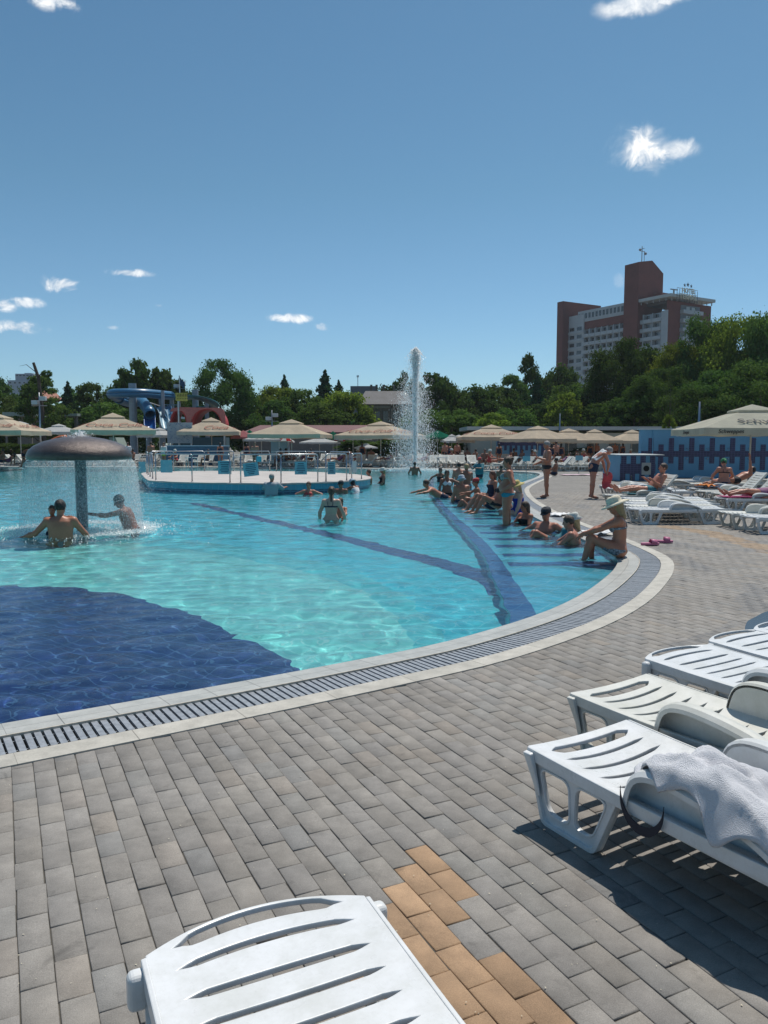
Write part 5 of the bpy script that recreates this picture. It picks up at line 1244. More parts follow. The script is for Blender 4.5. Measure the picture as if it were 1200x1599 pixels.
for i, x in enumerate((1.2, 1.9, 2.8, 4.2)): k = MB(); k.box((x, 3.6, z1-.3), (x+.3, 4.0, z1+.85)); k.build('chimney', OW, rf)
for i, x in enumerate((.9, 1.9, 2.9, 4.2, 5.2)): k = MB(); k.box((x, -.06, z0-2.9), (x+.6, -.003, z0-.9)); k.build('window', GLASSD, w6)
k = MB(); k.box((3.9, -.12, 0), (4.1, -.003, z0)); k.box((-.1, -.12, z0-.5), (wl+.1, -.003, z0-.2)); k.build('cornice', mat('plaster_trim', (.28, .24, .19), .9, var=.2), w6)
# house with red gabled roof at the left, long pale roof edges below it
Yh = 118; w7 = thing('gabled_house', 'small brick house with an orange red gabled roof among the left trees', 'building', (wx(24, Yh), Yh, 0))
z0 = wz(631, Yh); k = MB(); k.box((0, 0, 0), (4.2, 8, z0)); k.build('wall', mat('house_brick', (.25, .10, .06), .9, var=.3), w7)
z1 = wz(611, Yh); k = MB(); k.add([(-.9,-.6,z0-.3),(4.6,-.6,z0+.9),(3.4,-.6,z1+.2),(-.9,8,z0-.3),(4.6,8,z0+.9),(3.4,8,z1+.2),(-.9,-.6,z0-.7),(3.4,-.6,z1-.2)], [(0,2,5,3),(2,1,4,5),(0,6,7,2),(0,1,2),(3,5,4)]); k.build('roof', mat('orange_roof', (.36, .15, .10), .8, var=.25, vscale=1), w7)
k = MB(); k.box((1.4, -.08, z0-1.2), (3.2, -.003, z0+.2)); k.build('window', GLASSD, w7)
for nm, u0, u1, v0, v1, yy, lab in (('long_roof', 8, 52, 650, 644, 88, 'pale flat roof edge seen between the trees at the left'), ('long_roof', 100, 124, 650, 646, 88, 'pale flat roof edge right of the lamp post')):
    t_ = thing(nm, lab, 'shelter', (wx(u0, yy), yy, 0), 0, 'pale roof edges among the left trees'); k = MB(); k.box((0, 0, wz(v0, yy)), (wx(u1, yy)-wx(u0, yy), 4, wz(v1, yy))); k.build('roof', mat('pale_green_roof', (.30, .36, .33), .7), t_)
    k = MB(); wl = wx(u1, yy)-wx(u0, yy)
    for x in (0.1, wl-.3): k.box((x, .3, 0), (x+.2, .5, wz(v0, yy)-.003))
    k.box((.1, 3.2, 0), (wl-.1, 3.4, wz(v0, yy)-.003)); k.build('support', mat('shed_wall'), t_)
# distant tower block
Yd = 330; w8 = thing('apartment_block', 'distant pale grey stepped building behind the trees at far left', 'building', (wx(18, Yd), Yd, 0))
PG = mat('distant_concrete', (.33, .38, .44), .8, var=.1, vscale=.1)
k = MB(); k.box((0, 0, 0), (wx(48, Yd)-wx(18, Yd), 14, wz(595, Yd))); k.build('wing', PG, w8)
k = MB(); k.box((3.2, .5, 0), (wx(58, Yd)-wx(18, Yd), 13, wz(585, Yd))); k.build('tower', PG, w8); k = MB(); k.box((6, 3, wz(585, Yd)), (9, 9, wz(583, Yd))); k.build('plant_room', PG, w8)
for i in range(5): k = MB(); k.box((3.5+i*1.5, .35, wz(588.5, Yd)), (4.4+i*1.5, .49, wz(587, Yd))); k.build('window', GLASSD, w8)
for i in range(4): k = MB(); k.box((.8+i*2, -.1, wz(600, Yd)), (1.6+i*2, -.01, wz(598, Yd))); k.build('window', GLASSD, w8)
# small far roof with aerial above the old house
Ya = 170; w9 = thing('far_building', 'sliver of a far dark building with an aerial above the tree line', 'building', (wx(548, Ya), Ya, 0)); k = MB(); k.box((0, 0, 0), (5.5, 5, wz(604, Ya))); k.build('wall', mat('far_dark', (.12, .13, .15), .8), w9); k = MB(); k.tube([(1.6, 1, wz(604, Ya)), (1.6, 1, wz(587, Ya))], .09, 6); k.box((1.35, .8, wz(590, Ya)), (1.85, 1.2, wz(587, Ya))); k.build('aerial', STEEL, w9)
# ------------------------------------------------------------ lamp posts
def lamp_post(u, vtop, y, label, heads=True):
    x = wx(u, y); H = wz(vtop, y); r = thing('lamp_post', label, 'lamp post', (x, y, 0)); k = MB(); k.tube([(0, 0, 0), (0, 0, H)], [.09, .05], 8); k.build('pole', STEEL, r, smooth=True)
    if heads:
        for s in (-1, 1):
            k = MB(); k.box((s*.08 if s > 0 else -.55, -.2, H-.62-(.0 if s > 0 else .3)), (.55 if s > 0 else -.08, .15, H-.30-(.0 if s > 0 else .3))); kb = k.build('floodlight', mat('lamp_housing', (.5, .52, .54), .4, var=.1), r); bevel(kb, .03)
        k = MB(); k.tube([(-.6, 0, H-1.0), (.6, 0, H-1.0)], .03, 6); k.build('crossarm', STEEL, r)
    return r
lamp_post(66, 614, 60, 'tall lamp post with floodlights at the left'); lamp_post(426, 641, 70, 'short grey lamp post above the long red roof', True)
lamp_post(284, 592, 76, 'lamp post standing behind the yellow sign by the slide'); lamp_post(1089, 628, 42, 'thin bare mast behind the blue wall', False); lamp_post(873, 646, 66, 'slim pole behind the right hand tan parasols', False)
# ------------------------------------------------------------ water slide
SB = mat('slide_blue', (.04, .16, .30), .35, var=.25, vscale=1.0); SBL = mat('slide_light', (.25, .42, .52), .4, var=.2); SG_ = mat('slide_green', (.02, .12, .13), .4, var=.2); SRED = mat('slide_red', (.42, .05, .05), .5, var=.25, vscale=.8); SPINK = mat('faded_pink', (.50, .17, .15), .6, var=.25)
Ys = 74; sl = thing('water_slide', 'blue and green water slide with looping tubes on grey columns', 'slide', (wx(240, Ys), Ys, 0))
def sp_(u, v, dy=0): return (wx(u, Ys)-wx(240, Ys), dy, wz(v, Ys))
def trough(pts, r, m, name, half=True, n=12, ring=0):
    P = [Vector(p) for p in catmull(pts, .35)]; k = MB(); V = []; F = []
    for i, p in enumerate(P):
        d = (P[min(i+1, len(P)-1)]-P[max(i-1, 0)]).normalized(); s = d.cross(Vector((0, 0, 1)))
        s = s.normalized() if s.length > .05 else Vector((1, 0, 0)); up = s.cross(d).normalized()
        for j in range(n+1):
            a = (PI+PI*j/n) if half else 2*PI*j/n; rr = r*(1+.06*(ring and (i % 3 == 0))); V.append(p+s*math.cos(a)*rr+up*math.sin(a)*rr)
    for i in range(len(P)-1):
        for j in range(n): F.append((i*(n+1)+j, i*(n+1)+j+1, (i+1)*(n+1)+j+1, (i+1)*(n+1)+j))
    k.add(V, F); o = k.build(name, m, sl, smooth=True); sm = o.modifiers.new('t', 'SOLIDIFY'); sm.thickness = .06; return o
trough([sp_(184,622,1), sp_(186,618,-1.5), sp_(205,617.5,-2.5), sp_(235,617,-2), sp_(252,617,0), sp_(262,617,2)], .36, SB, 'upper_trough', False)
trough([sp_(184,622,1), sp_(192,626,2.8), sp_(212,625,2.2), sp_(223,628,.5), sp_(236,636,-1), sp_(246,645,-2), sp_(249,650,-2.4)], .46, SB, 'tube', False, ring=1)
trough([sp_(248,650,-2.4), sp_(252,660,-3.2), sp_(257,672,-4.2)], .46, mat('slide_bright', (.02, .12, .36), .3), 'chute')
trough([sp_(250,632,0), sp_(262,645,-1), sp_(268,655,-2), sp_(275,668,-3)], .34, SBL, 'light_chute'); trough([sp_(258,630,1), sp_(266,640,0), sp_(270,648,-1), sp_(284,662,-2)], .32, SB, 'dark_chute')
trough([sp_(258,615,2), sp_(275,617,2.5), sp_(298,618,0), sp_(318,620,-1.5), sp_(333,626,-.5), sp_(330,632,2), sp_(305,633,3), sp_(285,634,3.5)], .36, SG_, 'green_loop')
k = MB()
for (u, v0, dy, w) in ((211,600,0,.36),(230,640,1,.25),(238,645,-1,.2),(245,620,2,.2),(258,620,3,.2),(296,606,3,.3),(262,612,-1,.16),(318,626,2,.2)):
    p = sp_(u, v0, dy); k.tube([(p[0], dy, 0), p], w, 10)
k.build('columns', mat('slide_column', (.33, .37, .41), .6, var=.2), sl)
k = MB(); a, b = sp_(246, 612, 2), sp_(272, 620, 5); k.box((a[0], 1.8, b[2]-2.0), (b[0], 4.5, b[2]-1.8)); 
for i in range(6): k.tube([(a[0]+i*.32, 1.8, b[2]-1.8), (a[0]+i*.32, 1.8, b[2]-.7)], .03, 5)
k.tube([(a[0], 1.8, b[2]-.7), (b[0], 1.8, b[2]-.7)], .04, 5); k.build('landing', SBL, sl)
k = MB(); k.tube([sp_(228,627,.5), sp_(248,634,1)], .06, 5); k.tube([sp_(228,632,.5), sp_(248,640,1)], .06, 5); k.build('brace', STEEL, sl)
Yq = 70; rt = thing('red_tunnel', 'red scalloped tent like tunnel with wide arches beside the slide', 'play structure', (wx(268, Yq), Yq, 0))
def rp(u, v): return (wx(u, Yq)-wx(268, Yq), wz(v, Yq))
def shell(uc, half, vtop, vbot, ydep, m, name, flare=.0):
    k = MB(); V = []; F = []; n = 18
    for side_ in (0, 1):
        for j in range(n+1):
            a = PI*j/n; u = uc-half*math.cos(a)*(1+flare*(side_)); x, z = rp(u, vbot+(vtop-vbot)*math.sin(a)**.8); V.append((x, side_*ydep, z-(.5*side_ if flare else 0)))
    for j in range(n): F.append((j, j+1, n+2+j, n+1+j))
    k.add(V, F); o = k.build(name, m, rt, smooth=True); sm = o.modifiers.new('t', 'SOLIDIFY'); sm.thickness = .12; return o
shell(325, 24, 638, 668, 3.0, SRED, 'arch'); shell(281, 14, 640, 668, 3.0, SRED, 'arch')
k = MB(); pts = []
for (u, v) in ((268,643),(272,638),(284,636.5),(345,637.5),(351,640),(354,648),(354,668),(350,668)): pts.append(rp(u, v))
n = 18
for j in range(n+1): a = PI*j/n; pts.append(rp(325+24.5*math.cos(a), 668-(29)*math.sin(a)**.8))
for (u, v) in ((298,668),(290,660)): pts.append(rp(u, v))
for j in range(8): a = PI*(.0+j*.09); pts.append(rp(281+13.5*math.cos(a*.8), 668-26*math.sin(a*.8+.25)**.8))
me = curve_mesh([pts], .06); me.transform(Matrix(((1,0,0,0),(0,0,-1,-.1),(0,1,0,0),(0,0,0,1)))); obj('front', me, SPINK, rt)
k = MB(); x0, z0 = rp(270, 700); x1, z1 = rp(350, 669); k.box((x0, .6, 0), (x1, 2.8, z0+1.0)); k.build('back', mat('tunnel_back', (.05, .10, .12), .7), rt)
k = MB(); 
for u in (268, 298, 350): 
    x, z = rp(u, 668); k.tube([(x, .6, 0), (x, .6, z+.2)], .1, 8)
k.build('posts', STEEL, rt)
# display board with a mass of small pictures, yellow sign
Yp = 62; bd = thing('display_board', 'grey board crowded with small blue marks behind the platform', 'sign', (wx(263, Yp), Yp, 0)); bw = wx(302, Yp)-wx(263, Yp); z0, z1 = wz(692, Yp), wz(660, Yp)
k = MB(); k.box((0, 0, z0), (bw, .08, z1)); k.build('board', mat('board_grey', (.40, .42, .44), .7, var=.1), bd)
k = MB()
for i in range(150):
    x = random.uniform(.08, bw-.12); z = random.uniform(z0+.1, z1-.1); k.box((x, -.006, z), (x+random.uniform(.02, .07), -.001, z+random.uniform(.02, .06)))
k.build('marks', mat('board_marks', (.05, .12, .25), .7), bd)
k = MB(); k.box((.05, .1, 0), (.15, .2, z1)); k.box((bw-.15, .1, 0), (bw-.05, .2, z1)); k.build('post', STEEL, bd)
ys_ = thing('yellow_sign', 'square yellow green sign with dark writing in front of the slide', 'sign', (wx(287, 66), 66, 0)); zz0, zz1 = wz(627, 66), wz(614.5, 66); hw_ = (wx(296, 66)-wx(278, 66))/2
k = MB(); k.box((-hw_, -.12, zz0), (hw_, -.07, zz1)); k.build('board', mat('sign_yellow', (.42, .40, .08), .6, var=.15), ys_)
k = MB(); k.tube([(-.3, 0, 0), (-.3, 0, zz1)], .08, 8); k.build('post', STEEL, ys_)
k = MB()
for row, (z, h_) in enumerate(((zz1-.32, .28), (zz0+.16, .1))):
    for i in range(7): k.box((-hw_+.12+i*.135, -.128, z), (-hw_+.12+i*.135+.07, -.121, z+h_*random.uniform(.6, 1)))
k.build('writing', mat('sign_dark', (.10, .10, .02), .7), ys_)
flag = thing('flag', 'small dark blue flag drooping from a pole above the slide', 'flag', (wx(284, 75), 75, 0)); k = MB(); k.tube([(0, 0, 0), (0, 0, wz(588, 75))], .06, 6); k.build('pole', STEEL, flag)
V = []; F = []
for i in range(6):
    for j in range(5): V.append((i*.09+.05*math.sin(j), .08*math.sin(i*1.4+j), wz(590, 75)-j*.16-i*.1))
for i in range(5):
    for j in range(4): F.append((i*5+j, i*5+j+1, i*5+5+j+1, i*5+5+j))
k = MB(); k.add(V, F); k.build('cloth', mat('flag_blue', (.05, .10, .18), .8), flag)
# raised blue basin edges behind the left loungers
Ye = 58; bs = thing('splash_basin', 'low dark blue wall of the splash basin behind the railings', 'basin', (wx(258, Ye), Ye, 0)); k = MB(); k.box((0, 0, 0), (wx(345, Ye)-wx(258, Ye), 3, wz(694, Ye)-.15)); kb = k.build('wall', mat('basin_blue', (.03, .14, .26), .5, var=.2), bs); k = MB(); k.box((-.1, -.1, wz(694, Ye)-.15), (wx(345, Ye)-wx(258, Ye)+.1, 3.1, wz(694, Ye)-.08)); k.build('rim', mat('basin_rim', (.15, .32, .45), .5), bs)
og_ = thing('orange_slide', 'orange curved slide edge peeping over the mushroom cap', 'slide', (wx(95, 52), 52, 0)); k = MB(); P = [(wx(82+i*3, 52)-wx(95, 52), 0, wz(690-7*math.sin(i/8*PI*.55), 52)) for i in range(9)]; k.tube(P, .16, 8); k.build('trough', mat('orange_plastic', (.55, .14, .05), .5), og_, smooth=True)
k = MB(); k.tube([P[0], (P[0][0], 0, 0)], .05, 6); k.tube([P[-1], (P[-1][0], 0, 0)], .05, 6); k.build('support', STEEL, og_)
gw = thing('green_slope', 'grey green sloping stair wall under the large tan parasol', 'ramp', (wx(172, 60), 60, 0)); k = MB(); k.add([(0,0,wz(683,60)),(.5,0,wz(683,60)),(wx(200,60)-wx(172,60),0,0),(wx(188,60)-wx(172,60),0,0),(0,2,wz(683,60)),(.5,2,wz(683,60)),(wx(200,60)-wx(172,60),2,0),(wx(188,60)-wx(172,60),2,0)], [(0,3,2,1),(4,5,6,7),(0,1,5,4),(1,2,6,5),(3,0,4,7)]); k.build('slab', mat('grey_green', (.22, .27, .23), .8), gw); k = MB(); k.box((.1, .2, 0), (.4, 1.8, wz(684, 60))); k.build('post', STEEL, gw)
bt = thing('glass_booth', 'pale blue glazed booth between the parasols behind the platform', 'booth', (wx(424, 56), 56, 0)); k = MB(); k.box((0, 0, 0), (1.2, 1.2, wz(690, 56))); k.build('frame', mat('booth_blue', (.28, .42, .52), .3, var=.15), bt); k = MB(); k.box((-.1, -.1, wz(690, 56)), (1.3, 1.3, wz(688.5, 56))); k.build('roof', WHITE, bt); k = MB(); k.box((.57, -.02, 0), (.63, -.003, wz(690, 56))); k.box((.02, -.02, 1.0), (.56, -.003, 1.06)); k.build('mullion', STEEL, bt)
# ------------------------------------------------------------ far rows of loungers
def fu(u, y): return (u-600)/1200*y
LG = {}
def far_row(u0, u1, y, n, ups, degs, where, jit=.25):
    for k in range(n):
        u = u0+(u1-u0)*(k/(max(n-1, 1))); up = random.random() < ups; d = random.choice(degs)+random.uniform(-8, 8)
        pos = ['leftmost', 'second from left', 'third from left', 'fourth from left', 'fifth from left', 'sixth from left', 'seventh from left', 'eighth from left', 'ninth from left', 'tenth from left', 'eleventh from left', 'twelfth from left', 'thirteenth from left', 'fourteenth from left'][k]
        lay(L_UP if up else random.choice([L_FLAT, L_SAGF]), fu(u, y)+random.uniform(-.1, .1), y+random.uniform(-jit, jit), d, f'{"raised" if up else "flat"} white lounger, {pos} {where}', 'far loungers, '+where[:60])
far_row(655, 745, 52.0, 9, .8, [88, 95, 80], 'in the row right behind the fountain jet')
far_row(750, 835, 47.5, 7, .7, [20, 10], 'in the row behind the standing swimmer')
far_row(846, 955, 45.5, 12, .45, [15, 5], 'in the row along the end of the pool')
far_row(850, 960, 48.5, 10, .6, [15, 5], 'in the second row along the end of the pool')
far_row(540, 640, 53.8, 9, .7, [90, 60, 10], 'in the row left of the fountain jet')
far_row(436, 540, 54.6, 9, .4, [5, 175], 'in the row behind the right half of the platform')
far_row(215, 420, 55.5, 13, .55, [90, 80, 10], 'in the row behind the left half of the platform')
far_row(-5, 200, 56.5, 13, .45, [90, 5, 175], 'in the row left behind the mushroom shower')
far_row(470, 640, 58.5, 11, .8, [90, 80, 100], 'in the second row left of the jet'); far_row(660, 800, 57, 10, .8, [90, 80, 100], 'in the second row right of the jet')
# ------------------------------------------------------------ people: one continuous body each, grown from a distance field
def surface_nets(fn, lo, hi, h):
    lo = np.array(lo); hi = np.array(hi); n = np.ceil((hi-lo)/h).astype(int)+1
    ax = [lo[i]+h*np.arange(n[i]) for i in range(3)]; G = np.stack(np.meshgrid(*ax, indexing='ij'), -1); D = fn(G.reshape(-1, 3)).reshape(n)
    s = D < 0; c = np.zeros(n-1, int); offs = [(i, j, k) for i in (0, 1) for j in (0, 1) for k in (0, 1)]
    sl = lambda o: tuple(slice(o[a], n[a]-1+o[a]) for a in range(3))
    for o in offs: c += s[sl(o)]
    act = (c > 0) & (c < 8); idx = -np.ones(n-1, int); idx[act] = np.arange(act.sum()); cells = np.argwhere(act)
    P = np.zeros((len(cells), 3)); W = np.zeros(len(cells)); val = {o: D[sl(o)][act] for o in offs}
    for o in offs:
        for a in range(3):
            if o[a]: continue
            o2 = list(o); o2[a] = 1; o2 = tuple(o2); d0, d1 = val[o], val[o2]; m = (d0 < 0) != (d1 < 0)
            t = np.where(m, d0/np.where(m, d0-d1, 1), 0); p = np.tile(np.array(o, float), (len(cells), 1)); p[:, a] += t; P[m] += p[m]; W[m] += 1
    V = lo+(cells+P/W[:, None])*h; F = []
    for a in range(3):
        b, c_ = (a+1) % 3, (a+2) % 3; s0 = [slice(0, n[i]) for i in range(3)]; s1 = list(s0); s0[a] = slice(0, n[a]-1); s1[a] = slice(1, n[a])
        x = s[tuple(s0)] != s[tuple(s1)]; e = np.argwhere(x); e = e[(e[:, b] > 0) & (e[:, c_] > 0) & (e[:, b] < n[b]-1) & (e[:, c_] < n[c_]-1)]
        ins = s[tuple(s0)][tuple(e.T)]; q = []
        for db, dc in ((-1, -1), (0, -1), (0, 0), (-1, 0)):
            f = e.copy(); f[:, b] += db; f[:, c_] += dc; q.append(idx[tuple(f.T)])
        q = np.stack(q, 1); q[~ins] = q[~ins][:, ::-1]; F.append(q)
    return V, np.concatenate(F)
def smin(a, b, k):
    h = np.clip(.5+.5*(b-a)/k, 0, 1); return b*(1-h)+a*h-k*h*(1-h)
def rcone(P, a, b, r1, r2):
    a = np.asarray(a, float); b = np.asarray(b, float); ab = b-a; t = np.clip((P-a)@ab/(ab@ab+1e-9), 0, 1)
    return np.linalg.norm(P-a-t[:, None]*ab, axis=1)-(r1+(r2-r1)*t)
def ell(P, c, X, Y, Z, r):
    d = P-np.asarray(c); q = np.stack([d@X/r[0], d@Y/r[1], d@Z/r[2]], 1); return (np.linalg.norm(q, axis=1)-1)*min(r)
def unit(v): v = np.asarray(v, float); return v/np.linalg.norm(v)
SKINM = {}
def skin_mat(tone):
    if tone in SKINM: return SKINM[tone]
    cols = {'tan': (.43, .175, .105), 'red': (.48, .20, .13), 'fair': (.60, .36, .27), 'dark': (.27, .12, .075), 'wet': (.34, .145, .095)}
    m = mat('skin_'+tone, cols[tone], .45, var=.12, vscale=7, spec=.4, sss=0, bump=.05, bscale=60); SKINM[tone] = m; return m
HAIRC = {'brown': (.07, .04, .025), 'black': (.012, .01, .01), 'blond': (.42, .30, .15), 'grey': (.32, .31, .30), 'auburn': (.12, .04, .02)}
def cloth(name, col, col2=None, vs=40): return mat('fabric_'+name, col, .8, col2=col2, vscale=vs, bump=.15, bscale=80)
CLO = {'black': ((.012,.012,.016), None), 'navy': ((.012,.02,.05), None), 'blue': ((.015,.04,.30), None), 'red': ((.45,.05,.05), None), 'turq': ((.02,.22,.30), None), 'dots': ((.02,.025,.05), (.35,.38,.42)), 'pattern': ((.10,.20,.22), (.45,.42,.38)), 'white': ((.75,.75,.75), None), 'lime': ((.45,.55,.05), None), 'teal': ((.03,.16,.20), None), 'purple': ((.20,.08,.16), None), 'grey': ((.30,.33,.36), None)}
def person(label, tone='tan', sex='m', Hh=1.75, fat=0.0, torso=(0, 0, 1), tlow=None, head=(0, 0, 1), look=(0, 1, 0), arms=None, legs=None, wear=(), hair='brown', hairlen=0, hat=None, hatcol=None, at=(0, 0), yaw=0, top=None, hipz=None, group=None, vox=.017, fingers=True, foot=True, twist=0.0, curl=.5):
    """vectors are (side, forward, up) in the person's own frame; yaw turns forward away from +Y (degrees, anticlockwise)"""
    k = Hh/1.75; fem = sex == 'f'; kid = Hh < 1.4
    Tl = .50*k; t = unit(torso); tw = R(twist)
    r0 = np.array([math.cos(tw), math.sin(tw), 0]); r = unit(r0-t*(r0@t)); f = np.cross(t, r); f = f if f@np.array([0, 1, 0])+f@np.array([0, 0, .3]) > -.9 else f
    hip = np.zeros(3); tl = unit(tlow) if tlow is not None else t; mid = hip+tl*Tl*.38; neck = mid+t*Tl*.62
    rh = unit(np.array([1., 0, 0])-tl*tl[0]); fh = np.cross(tl, rh)
    shw = (.178 if not fem else .160)*k*(1+.25*fat); hw = (.085 if not fem else .095)*k
    # torso cross sections: (height share, half width, half depth, forward offset)
    m_ = [(-.14,.10,.085,0),(-.04,.162,.108,-.008),(.10,.160,.108,0),(.30,.148,.100,.005),(.50,.160,.108,.0),(.70,.180,.118,.0),(.86,.178,.100,-.005),(.97,.11,.07,-.01),(1.03,.06,.055,-.01)]
    w_ = [(-.14,.10,.090,0),(-.02,.178,.118,-.012),(.12,.168,.108,0),(.34,.128,.090,.005),(.52,.138,.095,.0),(.70,.155,.102,.0),(.86,.152,.088,-.005),(.97,.095,.062,-.01),(1.03,.05,.05,-.01)]
    S = np.array(w_ if fem else m_); S[:, 1:3] *= k; belly = np.exp(-((S[:, 0]-.28)/.22)**2); S[:, 1] *= 1+fat*(.25+.35*belly); S[:, 2] *= 1+fat*(.2+.75*belly); S[:, 3] = S[:, 3]*k+fat*.05*belly*k
    def torso_d(P):
        s = np.clip(((P-hip)@tl)/Tl, -.3, .38); w = np.where((P-mid)@t > 0, .38+((P-mid)@t)/Tl, s)
        C_ = np.where((w > .38)[:, None], mid+t*((w-.38)*Tl)[:, None], hip+tl*(w*Tl)[:, None]); d = P-C_
        bl = np.clip((w-.2)/.36, 0, 1)[:, None]; rr = rh*(1-bl)+r*bl; ff = fh*(1-bl)+f*bl
        wc = np.clip(w, -.14, 1.03); a = np.interp(wc, S[:, 0], S[:, 1]); b = np.interp(wc, S[:, 0], S[:, 2]); c = np.interp(wc, S[:, 0], S[:, 3])
        u = (d*rr).sum(1)/a; v = ((d*ff).sum(1)-c)/b; q = (np.abs(u)**2.3+np.abs(v)**2.3)**(1/2.3)
        e = np.maximum(w-1.03, -.14-w)*Tl; return np.maximum((q-1)*np.minimum(a, b), e), w
    L_up, L_fo, L_th, L_sh = .285*k, .255*k, .435*k, .425*k
    arms = arms or [((-.25, 0, -1), (-.05, .1, -1)), ((.25, 0, -1), (.05, .1, -1))]; legs = legs or [((-.05, 0, -1), (0, 0, -1)), ((.05, 0, -1), (0, 0, -1))]
    J = {}; prims = []; ft = 1+.22*fat
    for i, sx in ((0, -1), (1, 1)):
        sh = neck-t*.055*k+r*sx*shw; el = sh+unit(arms[i][0])*L_up; wr = el+unit(arms[i][1])*L_fo; hd = unit(arms[i][2]) if len(arms[i]) > 2 else unit(arms[i][1]); J['hand%d' % i] = (wr, hd)
        prims += [(neck-t*.05*k+r*sx*.06*k, sh, .060*k, .060*k*ft), (sh, el, .055*k*ft, .040*k*ft), (el, el+(wr-el)*.35, .039*k*ft, .040*k*ft), (el+(wr-el)*.3, wr, .040*k*ft, .026*k)]
        prims += [(wr, wr+hd*.075*k, .025*k, .030*k)]
        hp = hip+rh*sx*hw; kn = hp+unit(legs[i][0])*L_th; an = kn+unit(legs[i][1])*L_sh
        prims += [(hp, kn, (.098 if fem else .092)*k*ft, .056*k*ft), (hp-tl*.01+fh*-.02, hp+unit(legs[i][0])*L_th*.35, .098*k*ft, .085*k*ft), (kn, kn+(an-kn)*.33, .053*k*ft, .056*k*ft), (kn+(an-kn)*.3, an, .056*k*ft, .036*k)]
        if foot:
            fd = unit(legs[i][2]) if len(legs[i]) > 2 else unit(np.array([0, 1, -.12])); heel = an-unit(np.array(legs[i][1]))*-.035*k-fd*.03*k; prims += [(heel, an+fd*.10*k+unit(legs[i][1])*.045*k, .034*k, .036*k), (an+fd*.09*k+unit(legs[i][1])*.045*k, an+fd*.185*k+unit(legs[i][1])*.055*k, .036*k, .024*k)]
        J['knee%d' % i] = kn; J['ankle%d' % i] = an; J['hip%d' % i] = hp; J['sh%d' % i] = sh
    hs = k*(1.0 if not kid else 1.16); hu = unit(head); hf = unit(np.array(look)-hu*(np.array(look)@hu)); hr = np.cross(hf, hu); hc = neck+hu*.165*hs+hf*.012*hs
    J['neck'], J['hc'] = neck, hc
    def head_d(P):
        d = ell(P, hc+hu*.022*hs-hf*.008*hs, hr, hf, hu, (.076*hs, .098*hs, .100*hs))
        d = smin(d, ell(P, hc-hu*.058*hs+hf*.030*hs, hr, hf, hu, (.055*hs, .062*hs, .062*hs)), .035)
        d = smin(d, rcone(P, hc+hf*.088*hs+hu*.012*hs, hc+hf*.112*hs-hu*.022*hs, .009*hs, .014*hs), .016)
        for sx in (-1, 1): d = smin(d, ell(P, hc+hr*sx*.078*hs-hf*.008*hs-hu*.005*hs, hr, hf, hu, (.010*hs, .020*hs, .032*hs)), .008)
        return d
    def legs_d(P, ex=0.0, frac=1.0):
        d = None
        for i, sx in ((0, -1), (1, 1)):
            hp = J['hip%d' % i]; kn = J['knee%d' % i]; e = hp+(kn-hp)*frac; rr = .098*k*ft; x = rcone(P, hp, e, rr+ex, rr+(.056*k*ft-rr)*frac+ex); x = np.maximum(x, (P-e)@unit(kn-hp)); d = x if d is None else np.minimum(d, x)
        return d
    br = []
    if fem and not kid:
        for sx in (-1, 1): br.append(neck-t*.155*k+r*sx*.072*k+f*(.085+.02*fat)*k)
    def body(P):
        d, w = torso_d(P)
        for b in br: d = smin(d, np.linalg.norm(P-b, axis=1)-(.060+.018*fat)*k, .035)
        if fat > .5: d = smin(d, np.linalg.norm(P-(hip+tl*.14*k+fh*.10*k), axis=1)-.135*k*fat, .06)
        for (a, b, r1, r2) in prims: d = smin(d, rcone(P, a, b, r1, r2), .028)
        d = smin(d, rcone(P, neck-t*.03*k, neck+hu*.10*hs, .056*k, .050*k), .03)
        return smin(d, head_d(P), .02)
    pts = np.array([q for p in prims for q in p[:2]]+[hc+hu*.15, hc-hu*.1, hc+hf*.12]); lo = pts.min(0)-.14-.1*fat*0; hi = pts.max(0)+.14
    lo -= .10*fat; hi += .12*fat
    V, F = surface_nets(body, lo, hi, vox); V = V.tolist(); F = F.tolist(); mb = MB(); mb.v = [tuple(v) for v in V]; mb.f = [tuple(q) for q in F]; mb.mi = [0]*len(F); nb = len(F)
    if fingers:
        for i, sx in ((0, -1), (1, 1)):
            wr, hd = J['hand%d' % i]; side = unit(np.cross(hd, [0, 0, 1]) if abs(hd[2]) < .9 else np.cross(hd, [0, 1, 0])); dn = np.cross(side, hd); base = wr+hd*.082*k; dn = dn if dn[2] < 0 else -dn
            for j, (o, Ln) in enumerate(((-.028, .062), (-.0095, .073), (.0095, .069), (.027, .054))):
                p0 = base+side*o*k-hd*.012; p1 = base+side*o*1.15*k+hd*Ln*.5*k+dn*.012*curl; p2 = p1+unit(hd+dn*curl)*Ln*.5*k; mb.tube([p0, p1, p2], [.009*k, .0085*k, .006*k], 6)
            s = -sx; p0 = wr+hd*.03*k+side*s*.022*k; mb.tube([p0, p0+unit(side*s*.8+hd*.7)*.035*k, p0+unit(side*s*.4+hd+dn*.3)*.062*k], [.012*k, .010*k, .007*k], 6)
    ya = R(yaw); M = Matrix.Rotation(ya, 4, 'Z'); me = mb.mesh('person', True)
    zs = np.array([v[2] for v in V])
    hatlift = 0
    o = obj('person', me, skin_mat(tone)); tag(o, label, 'person', group); pz = 0
    ztop = (hc+hu*.122*hs)[2]
    if hat in ('sun', 'bucket', 'cap'): ztop += .012
    if top is not None: pz = (HC+(HOR-top)/1200*at[1])-ztop
    elif hipz is not None: pz = hipz
    else: pz = -float(zs.min())
    o.location = (at[0], at[1], pz); o.rotation_euler = (0, 0, ya); J['o'] = o
